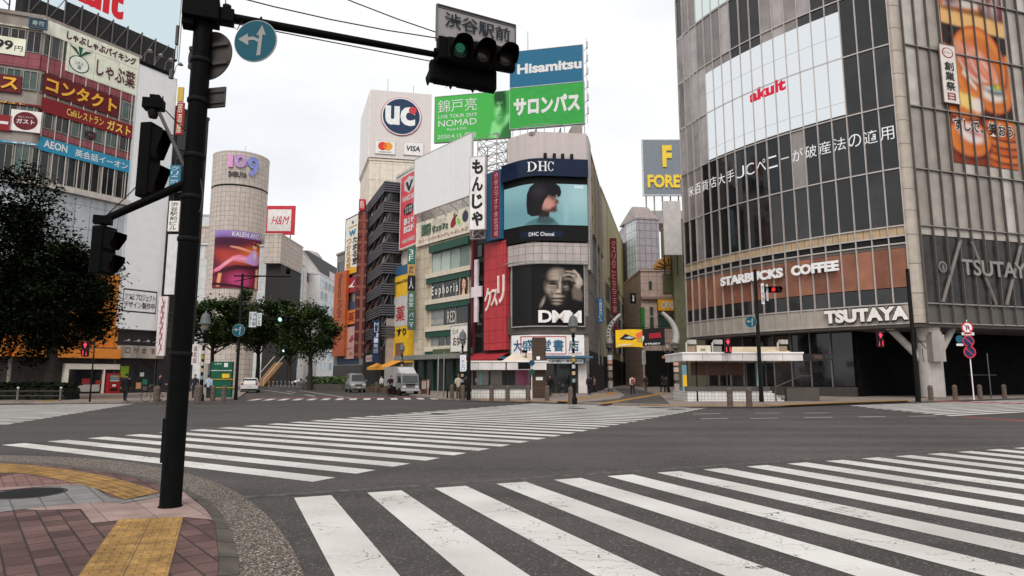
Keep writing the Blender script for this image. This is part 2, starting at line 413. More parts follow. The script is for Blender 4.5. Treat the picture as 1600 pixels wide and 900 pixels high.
# ---------------------------------------------------------------- ground, roads, pavements
def asphalt():
    m = bpy.data.materials.new('asphalt'); m.use_nodes = True; t = m.node_tree; b = t.nodes['Principled BSDF']; L = t.links
    geo = t.nodes.new('ShaderNodeNewGeometry')
    def noise(s, d=4, r=.6):
        n = t.nodes.new('ShaderNodeTexNoise'); n.inputs['Scale'].default_value = s; n.inputs['Detail'].default_value = d; n.inputs['Roughness'].default_value = r
        L.new(geo.outputs['Position'], n.inputs['Vector']); return n
    big = noise(.22, 6); sp = noise(48, 3, .75); mid = noise(3.0, 5)
    mpn = t.nodes.new('ShaderNodeMapping'); mpn.inputs['Rotation'].default_value = (0, 0, math.radians(25)); mpn.inputs['Scale'].default_value = (.05, .9, 1)
    L.new(geo.outputs['Position'], mpn.inputs['Vector'])
    tr = t.nodes.new('ShaderNodeTexNoise'); tr.inputs['Scale'].default_value = 1; tr.inputs['Detail'].default_value = 5; L.new(mpn.outputs[0], tr.inputs['Vector'])
    vor = t.nodes.new('ShaderNodeTexVoronoi'); vor.inputs['Scale'].default_value = 60; L.new(geo.outputs['Position'], vor.inputs['Vector'])
    r1 = t.nodes.new('ShaderNodeValToRGB'); e = r1.color_ramp.elements
    e[0].position = .35; e[0].color = (.020, .0166, .0155, 1); e[1].position = .66; e[1].color = (.078, .0655, .0615, 1)
    mixf = t.nodes.new('ShaderNodeMath'); mixf.operation = 'ADD'
    a = t.nodes.new('ShaderNodeMath'); a.operation = 'MULTIPLY'; a.inputs[1].default_value = .42; L.new(big.outputs['Fac'], a.inputs[0])
    c = t.nodes.new('ShaderNodeMath'); c.operation = 'MULTIPLY_ADD'; c.inputs[1].default_value = .36; L.new(tr.outputs['Fac'], c.inputs[0]); L.new(a.outputs[0], c.inputs[2])
    d = t.nodes.new('ShaderNodeMath'); d.operation = 'MULTIPLY_ADD'; d.inputs[1].default_value = .22; L.new(mid.outputs['Fac'], d.inputs[0]); L.new(c.outputs[0], d.inputs[2])
    L.new(d.outputs[0], r1.inputs['Fac'])
    dist = t.nodes.new('ShaderNodeVectorMath'); dist.operation = 'DISTANCE'; L.new(geo.outputs['Position'], dist.inputs[0]); dist.inputs[1].default_value = (6, 20, 0)
    ds = t.nodes.new('ShaderNodeMath'); ds.operation = 'MULTIPLY_ADD'; ds.inputs[1].default_value = 14; L.new(big.outputs['Fac'], ds.inputs[0]); L.new(dist.outputs['Value'], ds.inputs[2])
    wr = t.nodes.new('ShaderNodeMapRange'); wr.interpolation_type = 'SMOOTHSTEP'; wr.inputs[1].default_value = 11; wr.inputs[2].default_value = 28; wr.inputs[3].default_value = 1.3; wr.inputs[4].default_value = 1; L.new(ds.outputs[0], wr.inputs[0])
    wm = t.nodes.new('ShaderNodeMixRGB'); wm.blend_type = 'MULTIPLY'; wm.inputs[0].default_value = 1; L.new(r1.outputs[0], wm.inputs[1]); L.new(wr.outputs[0], wm.inputs[2])
    spk = t.nodes.new('ShaderNodeMapRange'); spk.inputs[1].default_value = .3; spk.inputs[2].default_value = .75; spk.inputs[3].default_value = .15; spk.inputs[4].default_value = 2.1
    L.new(sp.outputs['Fac'], spk.inputs[0])
    m1 = t.nodes.new('ShaderNodeMixRGB'); m1.blend_type = 'MULTIPLY'; m1.inputs[0].default_value = 1; L.new(wm.outputs[0], m1.inputs[1]); L.new(spk.outputs[0], m1.inputs[2])
    # pale stones in the aggregate
    st = t.nodes.new('ShaderNodeMapRange'); st.inputs[1].default_value = .93; st.inputs[2].default_value = .97
    sepc = t.nodes.new('ShaderNodeSeparateColor'); L.new(vor.outputs['Color'], sepc.inputs[0]); L.new(sepc.outputs[0], st.inputs[0])
    m2 = t.nodes.new('ShaderNodeMixRGB'); m2.inputs[2].default_value = (.17, .16, .148, 1); L.new(st.outputs[0], m2.inputs[0]); L.new(m1.outputs[0], m2.inputs[1])
    L.new(m2.outputs[0], b.inputs['Base Color']); b.inputs['Roughness'].default_value = .82
    bp = t.nodes.new('ShaderNodeBump'); bp.inputs['Strength'].default_value = .5; bp.inputs['Distance'].default_value = .01
    L.new(sp.outputs['Fac'], bp.inputs['Height']); L.new(bp.outputs[0], b.inputs['Normal'])
    return m
def paint():
    m = bpy.data.materials.new('road_paint'); m.use_nodes = True; t = m.node_tree; b = t.nodes['Principled BSDF']; L = t.links
    geo = t.nodes.new('ShaderNodeNewGeometry')
    wn = t.nodes.new('ShaderNodeTexNoise'); wn.inputs['Scale'].default_value = 2.5; wn.inputs['Detail'].default_value = 4; L.new(geo.outputs['Position'], wn.inputs['Vector'])
    ad = t.nodes.new('ShaderNodeMixRGB'); ad.blend_type = 'LINEAR_LIGHT'; ad.inputs[0].default_value = .35; L.new(geo.outputs['Position'], ad.inputs[1]); L.new(wn.outputs['Color'], ad.inputs[2])
    mp2 = t.nodes.new('ShaderNodeMapping'); mp2.inputs['Rotation'].default_value = (0, 0, math.radians(-25)); mp2.inputs['Scale'].default_value = (1.2, 3.4, 1); L.new(ad.outputs[0], mp2.inputs['Vector'])
    vo = t.nodes.new('ShaderNodeTexVoronoi'); vo.feature = 'DISTANCE_TO_EDGE'; vo.inputs['Scale'].default_value = 1.5; L.new(mp2.outputs[0], vo.inputs['Vector'])
    msk = t.nodes.new('ShaderNodeTexNoise'); msk.inputs['Scale'].default_value = .9; msk.inputs['Detail'].default_value = 3; L.new(geo.outputs['Position'], msk.inputs['Vector'])
    mr = t.nodes.new('ShaderNodeMapRange'); mr.inputs[1].default_value = .46; mr.inputs[2].default_value = .70; mr.inputs[3].default_value = .0; mr.inputs[4].default_value = .020; L.new(msk.outputs['Fac'], mr.inputs[0])
    lt = t.nodes.new('ShaderNodeMath'); lt.operation = 'LESS_THAN'; L.new(vo.outputs['Distance'], lt.inputs[0]); L.new(mr.outputs[0], lt.inputs[1])
    # chips
    ch = t.nodes.new('ShaderNodeTexNoise'); ch.inputs['Scale'].default_value = 13; ch.inputs['Detail'].default_value = 6; ch.inputs['Roughness'].default_value = .7; L.new(mp2.outputs[0], ch.inputs['Vector'])
    mr2 = t.nodes.new('ShaderNodeMapRange'); mr2.inputs[1].default_value = .4; mr2.inputs[2].default_value = .75; mr2.inputs[3].default_value = .80; mr2.inputs[4].default_value = .565; L.new(msk.outputs['Fac'], mr2.inputs[0])
    gt = t.nodes.new('ShaderNodeMath'); gt.operation = 'GREATER_THAN'; L.new(ch.outputs['Fac'], gt.inputs[0]); L.new(mr2.outputs[0], gt.inputs[1])
    mxm = t.nodes.new('ShaderNodeMath'); mxm.operation = 'MAXIMUM'; L.new(lt.outputs[0], mxm.inputs[0]); L.new(gt.outputs[0], mxm.inputs[1])
    dirt = t.nodes.new('ShaderNodeTexNoise'); dirt.inputs['Scale'].default_value = .5; dirt.inputs['Detail'].default_value = 8; L.new(geo.outputs['Position'], dirt.inputs['Vector'])
    dr = t.nodes.new('ShaderNodeValToRGB'); dr.color_ramp.elements[0].position = .3; dr.color_ramp.elements[0].color = (.52, .492, .46, 1); dr.color_ramp.elements[1].position = .65; dr.color_ramp.elements[1].color = (.74, .715, .68, 1)
    L.new(dirt.outputs['Fac'], dr.inputs['Fac'])
    fn = t.nodes.new('ShaderNodeTexNoise'); fn.inputs['Scale'].default_value = 60; L.new(geo.outputs['Position'], fn.inputs['Vector'])
    fr = t.nodes.new('ShaderNodeMapRange'); fr.inputs[1].default_value = .3; fr.inputs[2].default_value = .7; fr.inputs[3].default_value = .9; fr.inputs[4].default_value = 1.06; L.new(fn.outputs['Fac'], fr.inputs[0])
    mu = t.nodes.new('ShaderNodeMixRGB'); mu.blend_type = 'MULTIPLY'; mu.inputs[0].default_value = 1; L.new(dr.outputs[0], mu.inputs[1]); L.new(fr.outputs[0], mu.inputs[2])
    mix = t.nodes.new('ShaderNodeMixRGB'); mix.inputs[2].default_value = (.13, .12, .112, 1); L.new(mxm.outputs[0], mix.inputs[0]); L.new(mu.outputs[0], mix.inputs[1])
    L.new(mix.outputs[0], b.inputs['Base Color']); b.inputs['Roughness'].default_value = .65
    return m
ASPH = asphalt(); PAINT = paint()
YEL = mat('#b98a3a', .75, var=.22, scale=4, k=.9); YEL2 = mat('#b58740', .75, var=.2, scale=2, k=.8)
def aggregate():
    m = mat((.21, .17, .135), .8, var=.3, scale=6, bump=.6); m = m.copy(); t = m.node_tree; L = t.links; b = t.nodes['Principled BSDF']
    geo = t.nodes.new('ShaderNodeNewGeometry'); v = t.nodes.new('ShaderNodeTexVoronoi'); v.inputs['Scale'].default_value = 66; L.new(geo.outputs['Position'], v.inputs['Vector'])
    r = t.nodes.new('ShaderNodeValToRGB'); e = r.color_ramp.elements; e[0].color = (.08, .066, .058, 1); e[1].color = (.75, .67, .6, 1); e[1].position = .95
    x = e.new(.5); x.color = (.23, .185, .15, 1); x = e.new(.8); x.color = (.34, .28, .235, 1)
    sp = t.nodes.new('ShaderNodeSeparateColor'); L.new(v.outputs['Color'], sp.inputs[0]); L.new(sp.outputs[1], r.inputs['Fac'])
    d = t.nodes.new('ShaderNodeMapRange'); d.inputs[1].default_value = .0; d.inputs[2].default_value = .8; d.inputs[3].default_value = 1.15; d.inputs[4].default_value = .25; L.new(v.outputs['Distance'], d.inputs[0])
    mm = t.nodes.new('ShaderNodeMixRGB'); mm.blend_type = 'MULTIPLY'; mm.inputs[0].default_value = 1; L.new(r.outputs[0], mm.inputs[1]); L.new(d.outputs[0], mm.inputs[2])
    L.new(mm.outputs[0], b.inputs['Base Color']); return m
AGG = aggregate()

_g = MB(); _g.poly([(-1600, -1600, 0), (1600, -1600, 0), (1600, 1600, 0), (-1600, 1600, 0)]); struct('ground', _g, ASPH)
def polar(o, a, r): return (o[0] + r * math.cos(math.radians(a)), o[1] + r * math.sin(math.radians(a)))
def zebra(o, ang, sang, n, length, z=.004, w=.5, per=1.0, start=0, l0=None):
    mb = MB()
    for i in range(n):
        a = polar(o, ang, start + i * per); b = polar(o, ang, start + i * per + w)
        ln = length(i) if callable(length) else length; s0 = l0(i) if l0 else 0
        a0 = polar(a, sang, s0); b0 = polar(b, sang, s0); a1 = polar(a, sang, ln); b1 = polar(b, sang, ln)
        k = max(1, int(ln / 2)); pts = []
        mb.poly([(*a0, z), (*b0, z), (*b1, z), (*a1, z)])
    return struct('crosswalk', mb, PAINT)
def strip(mb, pts, w, z=.004):
    for a, b in zip(pts, pts[1:]):
        a = Vector(a); b = Vector(b); d = (b - a).normalized(); n = Vector((-d.y, d.x)) * w / 2
        mb.poly([(*(a + n), z), (*(a - n), z), (*(b - n), z), (*(b + n), z)])
zebra((-3.0, 9.25), 23.2, -66.8, 24, 8.2)
zebra((-3.16, 10.62), 61.2, 148.8, 29, 10.9)
zebra((-17.7, 23.3), 108.0, 180 + 17, 19, 16)
zebra((19.55, 38.2), -95, 29, 11, 22, per=.96)
zebra((-18.7, 46.4), 11, 101, 14, 3.6)
sm = MB(); strip(sm, [polar(polar((-3.0, 9.25), 113.2, .32), 23.2, r_) for r_ in (-1.2, 2, 5, 9, 14, 22)], .16, .0035); struct('road_seam', sm, mat((.105, .097, .093), .85, var=.5, scale=7))
mk = MB()
for a, b, y in [(1083, 1126, 647), (1095, 1138, 654.5), (1172, 1216, 654), (1180, 1220, 646), (1257, 1300, 652.5), (1258, 1294, 645.5), (1341, 1383, 651.5), (1421, 1463, 650.5)]:
    strip(mk, [G(a, y), G(b, y - .6)], .14)
for l in [[(404, 608), (458, 616)], [(467, 610), (510, 616.5), (553, 623)], [(420, 606.5), (437, 608.5)], [(448, 611), (462, 613.5)], [(476, 616.5), (492, 619.5)], [(400, 600.5), (470, 602.5), (540, 607), (600, 613)]]:
    strip(mk, [G(*p) for p in l], .16)
struct('lane_markings', mk, PAINT)
rd = MB(); strip(rd, [G(1505, 651.5), G(1560, 655), G(1640, 661)], .34); strip(rd, [G(1440, 626), G(1600, 631), G(1680, 634)], 1.3, .006)
strip(rd, [G(388, 622.6), G(500, 621), G(690, 620.5)], .8)
struct('red_road_paint', rd, mat('#b0494f', .7, var=.25, scale=3))

def cr(pts, n=6):
    out = []; P_ = [Vector(p) for p in pts]
    for i in range(len(P_) - 1):
        p0 = P_[max(0, i - 1)]; p1 = P_[i]; p2 = P_[i + 1]; p3 = P_[min(len(P_) - 1, i + 2)]
        for k in range(n):
            t = k / n
            out.append(.5 * ((2 * p1) + (p2 - p0) * t + (2 * p0 - 5 * p1 + 4 * p2 - p3) * t * t + (3 * p1 - p0 - 3 * p2 + p3) * t ** 3))
    out.append(P_[-1]); return out
SZ = .10
inner = cr([(-30, 15.2), (-18, 14.6)] + [G(*p, SZ) for p in [(0, 723.5), (100, 729), (200, 744), (283, 768), (318, 793), (333, 813), (339, 850), (339, 900)]] + [(-1.6, 3.4), (-.2, 0), (2.4, -6)])
kout = cr([(-30, 15.5), (-18, 14.9)] + [G(*p, .03) for p in [(0, 721), (100, 726.5), (200, 741), (284, 764), (330, 787), (352, 813), (368, 855), (373, 900)]] + [(-1.35, 3.4), (.05, 0), (2.7, -6)])
gout = cr([(-30, 16.2), (-18, 15.6)] + [G(*p) for p in [(0, 711.5), (100, 715), (190, 722), (290, 740), (360, 765), (410, 800), (445, 840), (472, 892)]] + [(-1.0, 3.9), (.75, 0), (3.3, -6)])
def sheet_mat(base, gw, gh, rot, **k): return mat(base, grid=(gw, gh), **k)
sd = MB()
sp_pts = [(p.x, p.y) for p in inner] + [(-6, -8), (-32, -8)]
ca, sa = math.cos(math.radians(50)), math.sin(math.radians(50))
def pav_uv(p): return (p[0] * ca - p[1] * sa, p[0] * sa + p[1] * ca)
sd.poly([(*p, SZ) for p in reversed(sp_pts)], [pav_uv(p) for p in reversed(sp_pts)])
struct('sidewalk', sd, mat((.165, .096, .088), .75, var=.3, scale=1.3, grid=(.31, .2), gc=(.045, .032, .03), gm=.010, off=.5, bump=.5, c2=.5, spec=.15))
kb = MB()
u = 0
for i in range(len(inner) - 1):
    a, b, c, d = inner[i], inner[i + 1], kout[i + 1], kout[i]; l = (b - a).length
    kb.poly([(*a, SZ), (*b, SZ), (*c, .04), (*d, .04)], [(u, 0), (u + l, 0), (u + l, .3), (u, .3)])
    kb.poly([(*d, .04), (*c, .04), (*c, -.02), (*d, -.02)], [(u, .3), (u + l, .3), (u + l, .4), (u, .4)]); u += l
struct('kerb', kb, mat((.115, .098, .082), .8, var=.25, scale=3, grid=(.6, .8), gc=(.03, .028, .025), gm=.012, bump=.4))
gb = MB()
for i in range(len(inner) - 1):
    a, b, c, d = kout[i], kout[i + 1], gout[i + 1], gout[i]
    gb.poly([(*a, .03), (*b, .03), (*c, .010), (*d, .010)]); gb.poly([(*d, .010), (*c, .010), (*c, -.01), (*d, -.01)])
struct('gutter', gb, AGG)
def flat(pxs, z): return [(*G(*p, z), z) for p in pxs]
def pav(name, pxs, z, m, uvf=pav_uv):
    mb = MB(); pts = flat(pxs, z); mb.poly(pts, [uvf(p) for p in pts]); return struct(name, mb, m)
PINK = mat((.36, .25, .225), .75, var=.22, scale=3, grid=(.6, .45), gc=(.17, .12, .11), gm=.007, off=.5, bump=.4, c2=.78)
GREYP = mat((.235, .225, .225), .75, var=.2, scale=3, grid=(.3, .3), gc=(.1, .095, .095), gm=.009, off=.5, bump=.4, c2=.75)
REDP = mat((.22, .115, .10), .75, var=.25, scale=3, grid=(.3, .15), gc=(.1, .06, .055), gm=.008, off=.5, bump=.3)
pav('paving_border', [(37, 795), (87, 787), (157, 782), (193, 787), (247, 777), (287, 769), (320, 795), (333, 812), (290, 808), (187, 813), (143, 817), (127, 795), (57, 797)], SZ + .004, PINK)
pav('paving_border', [(-60, 778), (0, 766), (75, 759.4), (137, 757.4), (137, 756), (75, 757.5), (0, 762), (-60, 770)], SZ + .006, PINK)
pav('paving_slabs', [(-60, 790), (-60, 777), (0, 768), (77, 760), (137, 758), (160, 784), (105, 788), (30, 796), (-60, 808)], SZ + .005, GREYP)
pav('paving_slabs', [(160, 784.5), (137, 757), (172, 777.5), (195, 781.5), (250, 771.5), (250, 765), (283, 768.5), (247, 776.5), (193, 786)], SZ + .0045, GREYP)
pav('paving_bricks', [(-60, 762), (0, 745.5), (27, 739.5), (107, 752), (135, 757), (75, 759), (0, 765), (-60, 776)], SZ + .0035, REDP)
# tactile paving with its raised bars
def tactile(q, nu, nv, z, m, bars=True, name='tactile_paving'):
    mb = MB(); q = [Vector(p) for p in q]
    P2 = lambda s, t: q[0].lerp(q[1], s).lerp(q[3].lerp(q[2], s), t)
    mb.poly([(*P2(0, 0), z), (*P2(1, 0), z), (*P2(1, 1), z), (*P2(0, 1), z)], [(0, 0), (nu * .3, 0), (nu * .3, nv * .3), (0, nv * .3)])
    if bars:
        for i in range(nu):
            for j in range(nv):
                for k in range(4):
                    for h in range(2):
                        s0 = (i + .08 + k * .235) / nu; s1 = s0 + .14 / nu; t0 = (j + .07 + h * .47) / nv; t1 = t0 + .36 / nv
                        a, b, c, d = P2(s0, t0), P2(s1, t0), P2(s1, t1), P2(s0, t1); o = (a + b + c + d) / 4
                        top = [p.lerp(o, .28) for p in (a, b, c, d)]; zt = z + .007
                        mb.poly([(*p, zt) for p in top])
                        for e in range(4):
                            f = (e + 1) % 4; w_ = [a, b, c, d]
                            mb.poly([(*w_[e], z), (*w_[f], z), (*top[f], zt), (*top[e], zt)])
    return struct(name, mb, m)
YT = mat((.345, .2, .066), .75, var=.34, scale=5, grid=(.3, .3), gc=(.16, .1, .05), gm=.006)
a_, b_ = G(185, 812, SZ), G(287, 808, SZ); dr_ = Vector((math.cos(math.radians(-66)), math.sin(math.radians(-66))))
tactile([tuple(Vector(a_) + dr_ * 3.6), tuple(Vector(b_) + dr_ * 3.6), b_, a_], 2, 12, SZ + .005, YT)
to = cr([G(*p, SZ) for p in [(-90, 722.5), (0, 724.5), (45, 727), (112, 735), (175, 746.5), (250, 769)]], 3)
ti = cr([G(*p, SZ) for p in [(-90, 741), (0, 739.5), (27, 739), (75, 746), (150, 764), (195, 781)]], 3)
for i in range(len(to) - 1):
    n_ = max(1, round((to[i] - to[i + 1]).length / .3)); tactile([ti[i], ti[i + 1], to[i + 1], to[i]], n_, 2, SZ + .0055, YT)
r = thing('manhole_cover', 'round dark ribbed manhole cover set in the grey paving slabs', 'manhole', (*G(44, 771.5, SZ), SZ + .004))
c_ = G(44, 771.5, SZ); mh = MB().lathe([(.44, 0), (.44, .008), (.40, .010), (.40, .006), (0, .006)], (*c_, SZ + .004), 32); mh.build('rim', mat((.05, .048, .046), .5, .6), r)
gr = MB()
for k in range(-9, 10):
    x = k * .04; h = math.sqrt(.15 - x * x); gr.box(c_[0] + x - .012, c_[0] + x + .012, c_[1] - h, c_[1] + h, SZ + .0105, SZ + .016)
gr.build('grating', mat((.03, .03, .03), .5, .6), r)
for (px_, py_) in [(690, 646.5), (903, 638), (1057, 640)]:
    q = G(px_, py_); tag(MB().lathe([(.5, 0), (.5, .007), (.42, .009), (.42, .007), (0, .007)], (*q, .004), 24).build('manhole_cover', mat((.09, .085, .08), .6, .4)), {690: 'iron manhole cover among crossing stripes, nearest the truck', 903: 'iron manhole cover in front of the bell lamp post', 1057: 'iron manhole cover in front of the archway mouth'}[px_], 'manhole')

# far pavements
FZ = .12
SIDE = mat((.30, .245, .215), .75, var=.25, scale=.8, grid=(.6, .3), gc=(.16, .13, .12), gm=.02, off=.5)
def pavement(pts, name='pavement'):
    mb = MB(); mb.prism(pts, -.02, FZ); return struct(name, mb, SIDE)
pavement([(-95, 41.2), (-27.6, 41.2), (-25, 42.2), (-21.9, 45.0), (-20.4, 46.6), (-20.2, 48.5), (-29.0, 72), (-52, 134), (-95, 140)])
pavement([(-5.6, 49.6), (-4.6, 47.6), (-2.9, 46.3), (3.25, 41.9), (3.9, 40.4), (6.0, 39.0), (9.2, 37.0), (14.4, 36.7), (20, 40), (26.9, 44.0), (40.4, 52.0), (80, 75), (80, 230), (-70, 230), (-46, 158), (-30, 112)])
struct('alley_road', (lambda mb: (mb.poly([(4.4, 40.6, FZ + .004), (9.0, 37.5, FZ + .004), (12.6, 56, FZ + .004), (17, 92, FZ + .004), (14.2, 92, FZ + .004), (9.6, 56, FZ + .004), (7.6, 47, FZ + .004)]), mb)[1])(MB()), mat((.085, .075, .07), .8, var=.3, scale=1))
yl = MB()
strip(yl, [G(*p, FZ) for p in [(1000, 633.5), (1062, 633.8), (1200, 633.5), (1300, 629.6), (1420, 625.5)]], .75, FZ + .008)
strip(yl, [G(*p, FZ) for p in [(740, 624.5), (875, 627.5), (912, 622), (958, 616), (950, 612.5)]], .7, FZ + .008)
strip(yl, [G(*p, FZ) for p in [(940, 631), (1000, 621), (1040, 614)]], .6, FZ + .0085)
strip(yl, [G(*p, FZ) for p in [(60, 627), (130, 622), (190, 623)]], .9, FZ + .008)
struct('tactile_paving', yl, YEL2)
# ---------------------------------------------------------------- buildings
KV = 1.42                                                     # photo colour -> base colour on upright faces
def W(h, **k): k.setdefault('k', KV); return mat(h, **k)
INK = mat((.02, .018, .02), .6)
CREAM = W('#d8d0bf', rough=.6, streak=.15)
# ---- corner shop building at the far left
FL = fac_px(-190, 12, 52.6, 55.6); FR = fac_px(12, 178, 55.6, 63.0)
c0, c1, c2 = tuple(FL.p[0]), tuple(FR.p[0]), tuple(FR.p[1])
ZT = FR.uv(216, 91)[1]
lb = building('shop_building', 'shop block whose front is stacked with cream, dark red and blue sign bands', [c0, c1, c2, (c2[0] - 9, c2[1] + 7), (c0[0] - 2, c0[1] + 16)], ZT, W('#8a8078', streak=.2))
MAROON = W('#84474d', rough=.55, grid=(1.1, .7), gm=.03)
def Z(F, px, py): return F.uv(px, py)[1]
zs = {k: Z(FR, 70, v) for k, v in dict(b0=52, w0=88, r0=112, k0=147, c0=150, c1=168, a0=213, a1=230).items()}
for F, U0, U1, nm in ((FR, 0, FR.L, 'r'), (FL, 0, FL.L, 'l')):
    part(F, 'brick_band', lb, MAROON, (U0, U1, -.12, -.003, zs['r0'], zs['w0'])); part(F, 'brick_band', lb, MAROON, (U0, U1, -.12, -.003, zs['a0'], zs['a0'] + .55))
    n = 6 if nm == 'r' else 7
    for (z0, z1, gl) in ((zs['w0'] + .1, zs['b0'] - .1, [GLASS, GLASS2]), (zs['c0'] + .25, zs['r0'] - .3, [GLASSG, GLASSG, W('#3c4f49', rough=.15)]), (zs['a0'] + .75, zs['c1'] - .25, [GLASS, GLASS, GLASSG]), (zs['a1'] - 3.1, zs['a1'] - .3, [GLASSG, GLASS2, GLASS])):
        for i in range(n):
            du = (U1 - U0) / n; window(F, U0 + du * i + .12, U0 + du * (i + 1) - .12, z0, z1, lb, glass=rnd.choice(gl), frame=W('#8f8b85'), fw=.05, mull=2)
    part(F, 'ledge', lb, W('#b5ada6', streak=.25), (U0, U1, -.5, -.003, zs['a1'] - 3.75, zs['a1'] - 3.25))
    part(F, 'cladding', lb, W('#a9aeb2', grid=(1.3, 2.2), gm=.03, streak=.2), (U0, U1, -.1, -.003, Z(FR, 170, 428), zs['a1'] - 3.8))
    part(F, 'orange_cladding', lb, W('#b56f2b', grid=(2.1, 1.9), gm=.04, rough=.5), (U0, U1, -.12, -.003, Z(FR, 170, 543), Z(FR, 170, 429)))
    part(F, 'fascia', lb, W('#c67a31', rough=.5), (U0, U1, -.9, -.003, Z(FR, 150, 560), Z(FR, 150, 545)))
for k in range(8):
    u = FR.L * (k + .5) / 8; part(FR, 'pilaster', lb, W('#b3ada6'), (u - .035, u + .035, -.18, -.125, zs['a1'] - 3.2, zs['b0']))
DKSHOP = mat((.03, .026, .024), .4, var=.4)
part(FR, 'shopfront', lb, DKSHOP, (.2, FR.L - .1, -.06, -.004, .13, Z(FR, 150, 561)))
part(FL, 'shopfront', lb, DKSHOP, (.2, FL.L - .1, -.06, -.004, .13, Z(FR, 150, 561)))
u0, u1, z0, z1 = FR.rect((98, 568), (180, 613))
sf = part(FR, 'shop_frame', lb, W('#cfcabd'), (u0, u0 + .35, -.5, -.065, .13, z1), (u0 + .35, u1, -.5, -.065, z1 - .5, z1), (u0 + (u1 - u0) * .7, u0 + (u1 - u0) * .7 + .12, -.5, -.065, .13, z1 - .5))
part(FR, 'shop_window', lb, GLASS, (u0 + .35, u0 + (u1 - u0) * .7, -.2, -.07, .3, z1 - .5))
part(FR, 'counter', lb, W('#9a9590'), (u0 + .6, u0 + (u1 - u0) * .66, -.32, -.21, .3, .95))
part(FR, 'display', lb, W('#7a2a2a'), (u0 + 1.6, u0 + 2.3, -.30, -.21, .96, 1.5), (u0 + 2.8, u0 + 3.4, -.30, -.21, .96, 1.35))
vm = thing('vending_machine', 'red drinks vending machine standing beside the white framed shop window', 'vending machine', FR(u0 + (u1 - u0) * .85, -.5, FZ))
ua = u0 + (u1 - u0) * .75; ub = u1 - .1
MB().box(ua, ub, -.95, -.3, FZ, 2.0, FR).build('cabinet', W('#8c1a1e', rough=.35), vm)
MB().box(ua + .12, ub - .12, -.97, -.951, 1.2, 1.85, FR).build('display_window', W('#4f6468', rough=.15), vm)
for k in range(3): MB().box(ua + .16, ub - .16, -.985, -.971, 1.24 + .2 * k, 1.36 + .2 * k, FR).build('drinks_row', W(['#a8a29a', '#6a7f93', '#9c8466'][k]), vm)
MB().box(ua + .2, ub - .2, -.97, -.951, .35, .6, FR).build('delivery_slot', DARK, vm)
MB().box(ua + .4, ub - .4, -.97, -.951, .75, .95, FR).build('notice', WHITE, vm)
GOLD = W('#d29a35', rough=.5); GOLD2 = W('#d9b054'); DRED = W('#571519', rough=.5); BRN = W('#47202a')
sign('fascia_sign', 'cream fascia along the roof edge lettered in dark brown brush script', FR, ((70, 29), (216, 109)), CREAM, [('しゃぶしゃぶバイキング', .22, .97, .18, .82, BRN, dict(bold=.045, shear=0))], frame=None)
LEAF = W('#1e4a38')
sign('panel_sign', 'cream panel with a green leafed round emblem and brown restaurant lettering', FR, ((106, 66), (213, 150)), W('#dcd5be', grid=(2.2, 6), gm=.02), [('しゃぶ葉', .40, .96, .22, .84, BRN, dict(bold=.03)), ('しゃぶ', .12, .22, .36, .5, LEAF), ('葉', .15, .2, .2, .34, LEAF)],
     art=[(('e', .17, .38, .135, .30), LEAF), (('e', .17, .38, .12, .265), W('#e2dcc8')), ([(.17, .66), (.02, .97), (.11, .92), (.17, .70)], LEAF), ([(.17, .66), (.14, 1), (.2, 1), (.18, .70)], LEAF), ([(.18, .66), (.33, .97), (.24, .92), (.17, .70)], LEAF)])
sign('panel_sign', 'dark red panel with large gold katakana, above the long red cafe band', FR, ((70, 113), (184, 183)), DRED, [('コンタクト', .03, .97, .14, .86, GOLD, dict(bold=.03, depth=.06))])
sign('band_sign', 'long red cafe band with small then large gold lettering', FR, ((67, 151), (207, 217)), W('#701c20', rough=.5), [('Caféレストラン', .25, .65, .25, .8, GOLD2, dict(bold=.01)), ('ガスト', .69, .97, .14, .86, GOLD2, dict(bold=.03))])
sign('band_sign', 'blue band with white rounded latin letters and kanji under the cafe windows', FR, ((63, 213), (204, 271)), W('#2a7d9c', rough=.5), [('AEON', .04, .28, .28, .86, WHITE, dict(bold=.03)), ('英会話イーオン', .36, .96, .2, .8, WHITE, dict(bold=.015))])
sign('round_sign', 'small dark round cafe badge on the window row above the blue band', FR, ((135, 203), (149, 220)), GLASS2, [('ガスト', .2, .8, .4, .65, W('#8d8580'))], art=[(('e', .5, .5, .5, .5), W('#3a1a1c'))])
sign('fascia_sign', 'cream fascia at the frame edge ending in brown brush katakana', FL, ((-150, 14), (66, 46)), CREAM, [('バイキング', .42, .86, .2, .85, BRN, dict(bold=.02))])
sign('plaque_sign', 'small dark blue plaque with two pale kanji on the cream fascia', FL, ((47, 28), (72, 45)), W('#26333f'), [('寿司', .15, .85, .2, .8, W('#9fb0b4'))], y=-.26, frame=W('#465564'))
sign('price_sign', 'cream price panel with big black digits and a yen mark', FL, ((-90, 42), (38, 88)), W('#d9d2bd'), [('999', .52, .85, .25, .8, INK, dict(bold=.03)), ('円', .87, .97, .25, .55, INK)])
sign('panel_sign', 'dark red panel cut by the photo edge with one gold katakana', FL, ((-90, 103), (32, 146)), DRED, [('ス', .74, .96, .15, .85, GOLD, dict(bold=.03, depth=.06))])
sign('band_sign', 'dark red cafe band cut by the photo edge with two gold katakana', FL, ((-90, 146), (66, 168)), W('#64191d', rough=.5), [('ガスト', .55, .82, .1, .9, GOLD2, dict(bold=.03))])
sign('round_sign', 'white panel with a round maroon cafe badge beside the windows', FL, ((18, 170), (62, 208)), W('#cfc8c4'), [('ガスト', .2, .8, .36, .58, WHITE, dict(bold=.02)), ('Café レストラン', .24, .76, .64, .72, WHITE)], art=[(('e', .5, .5, .4, .43), W('#5d1b20'))])
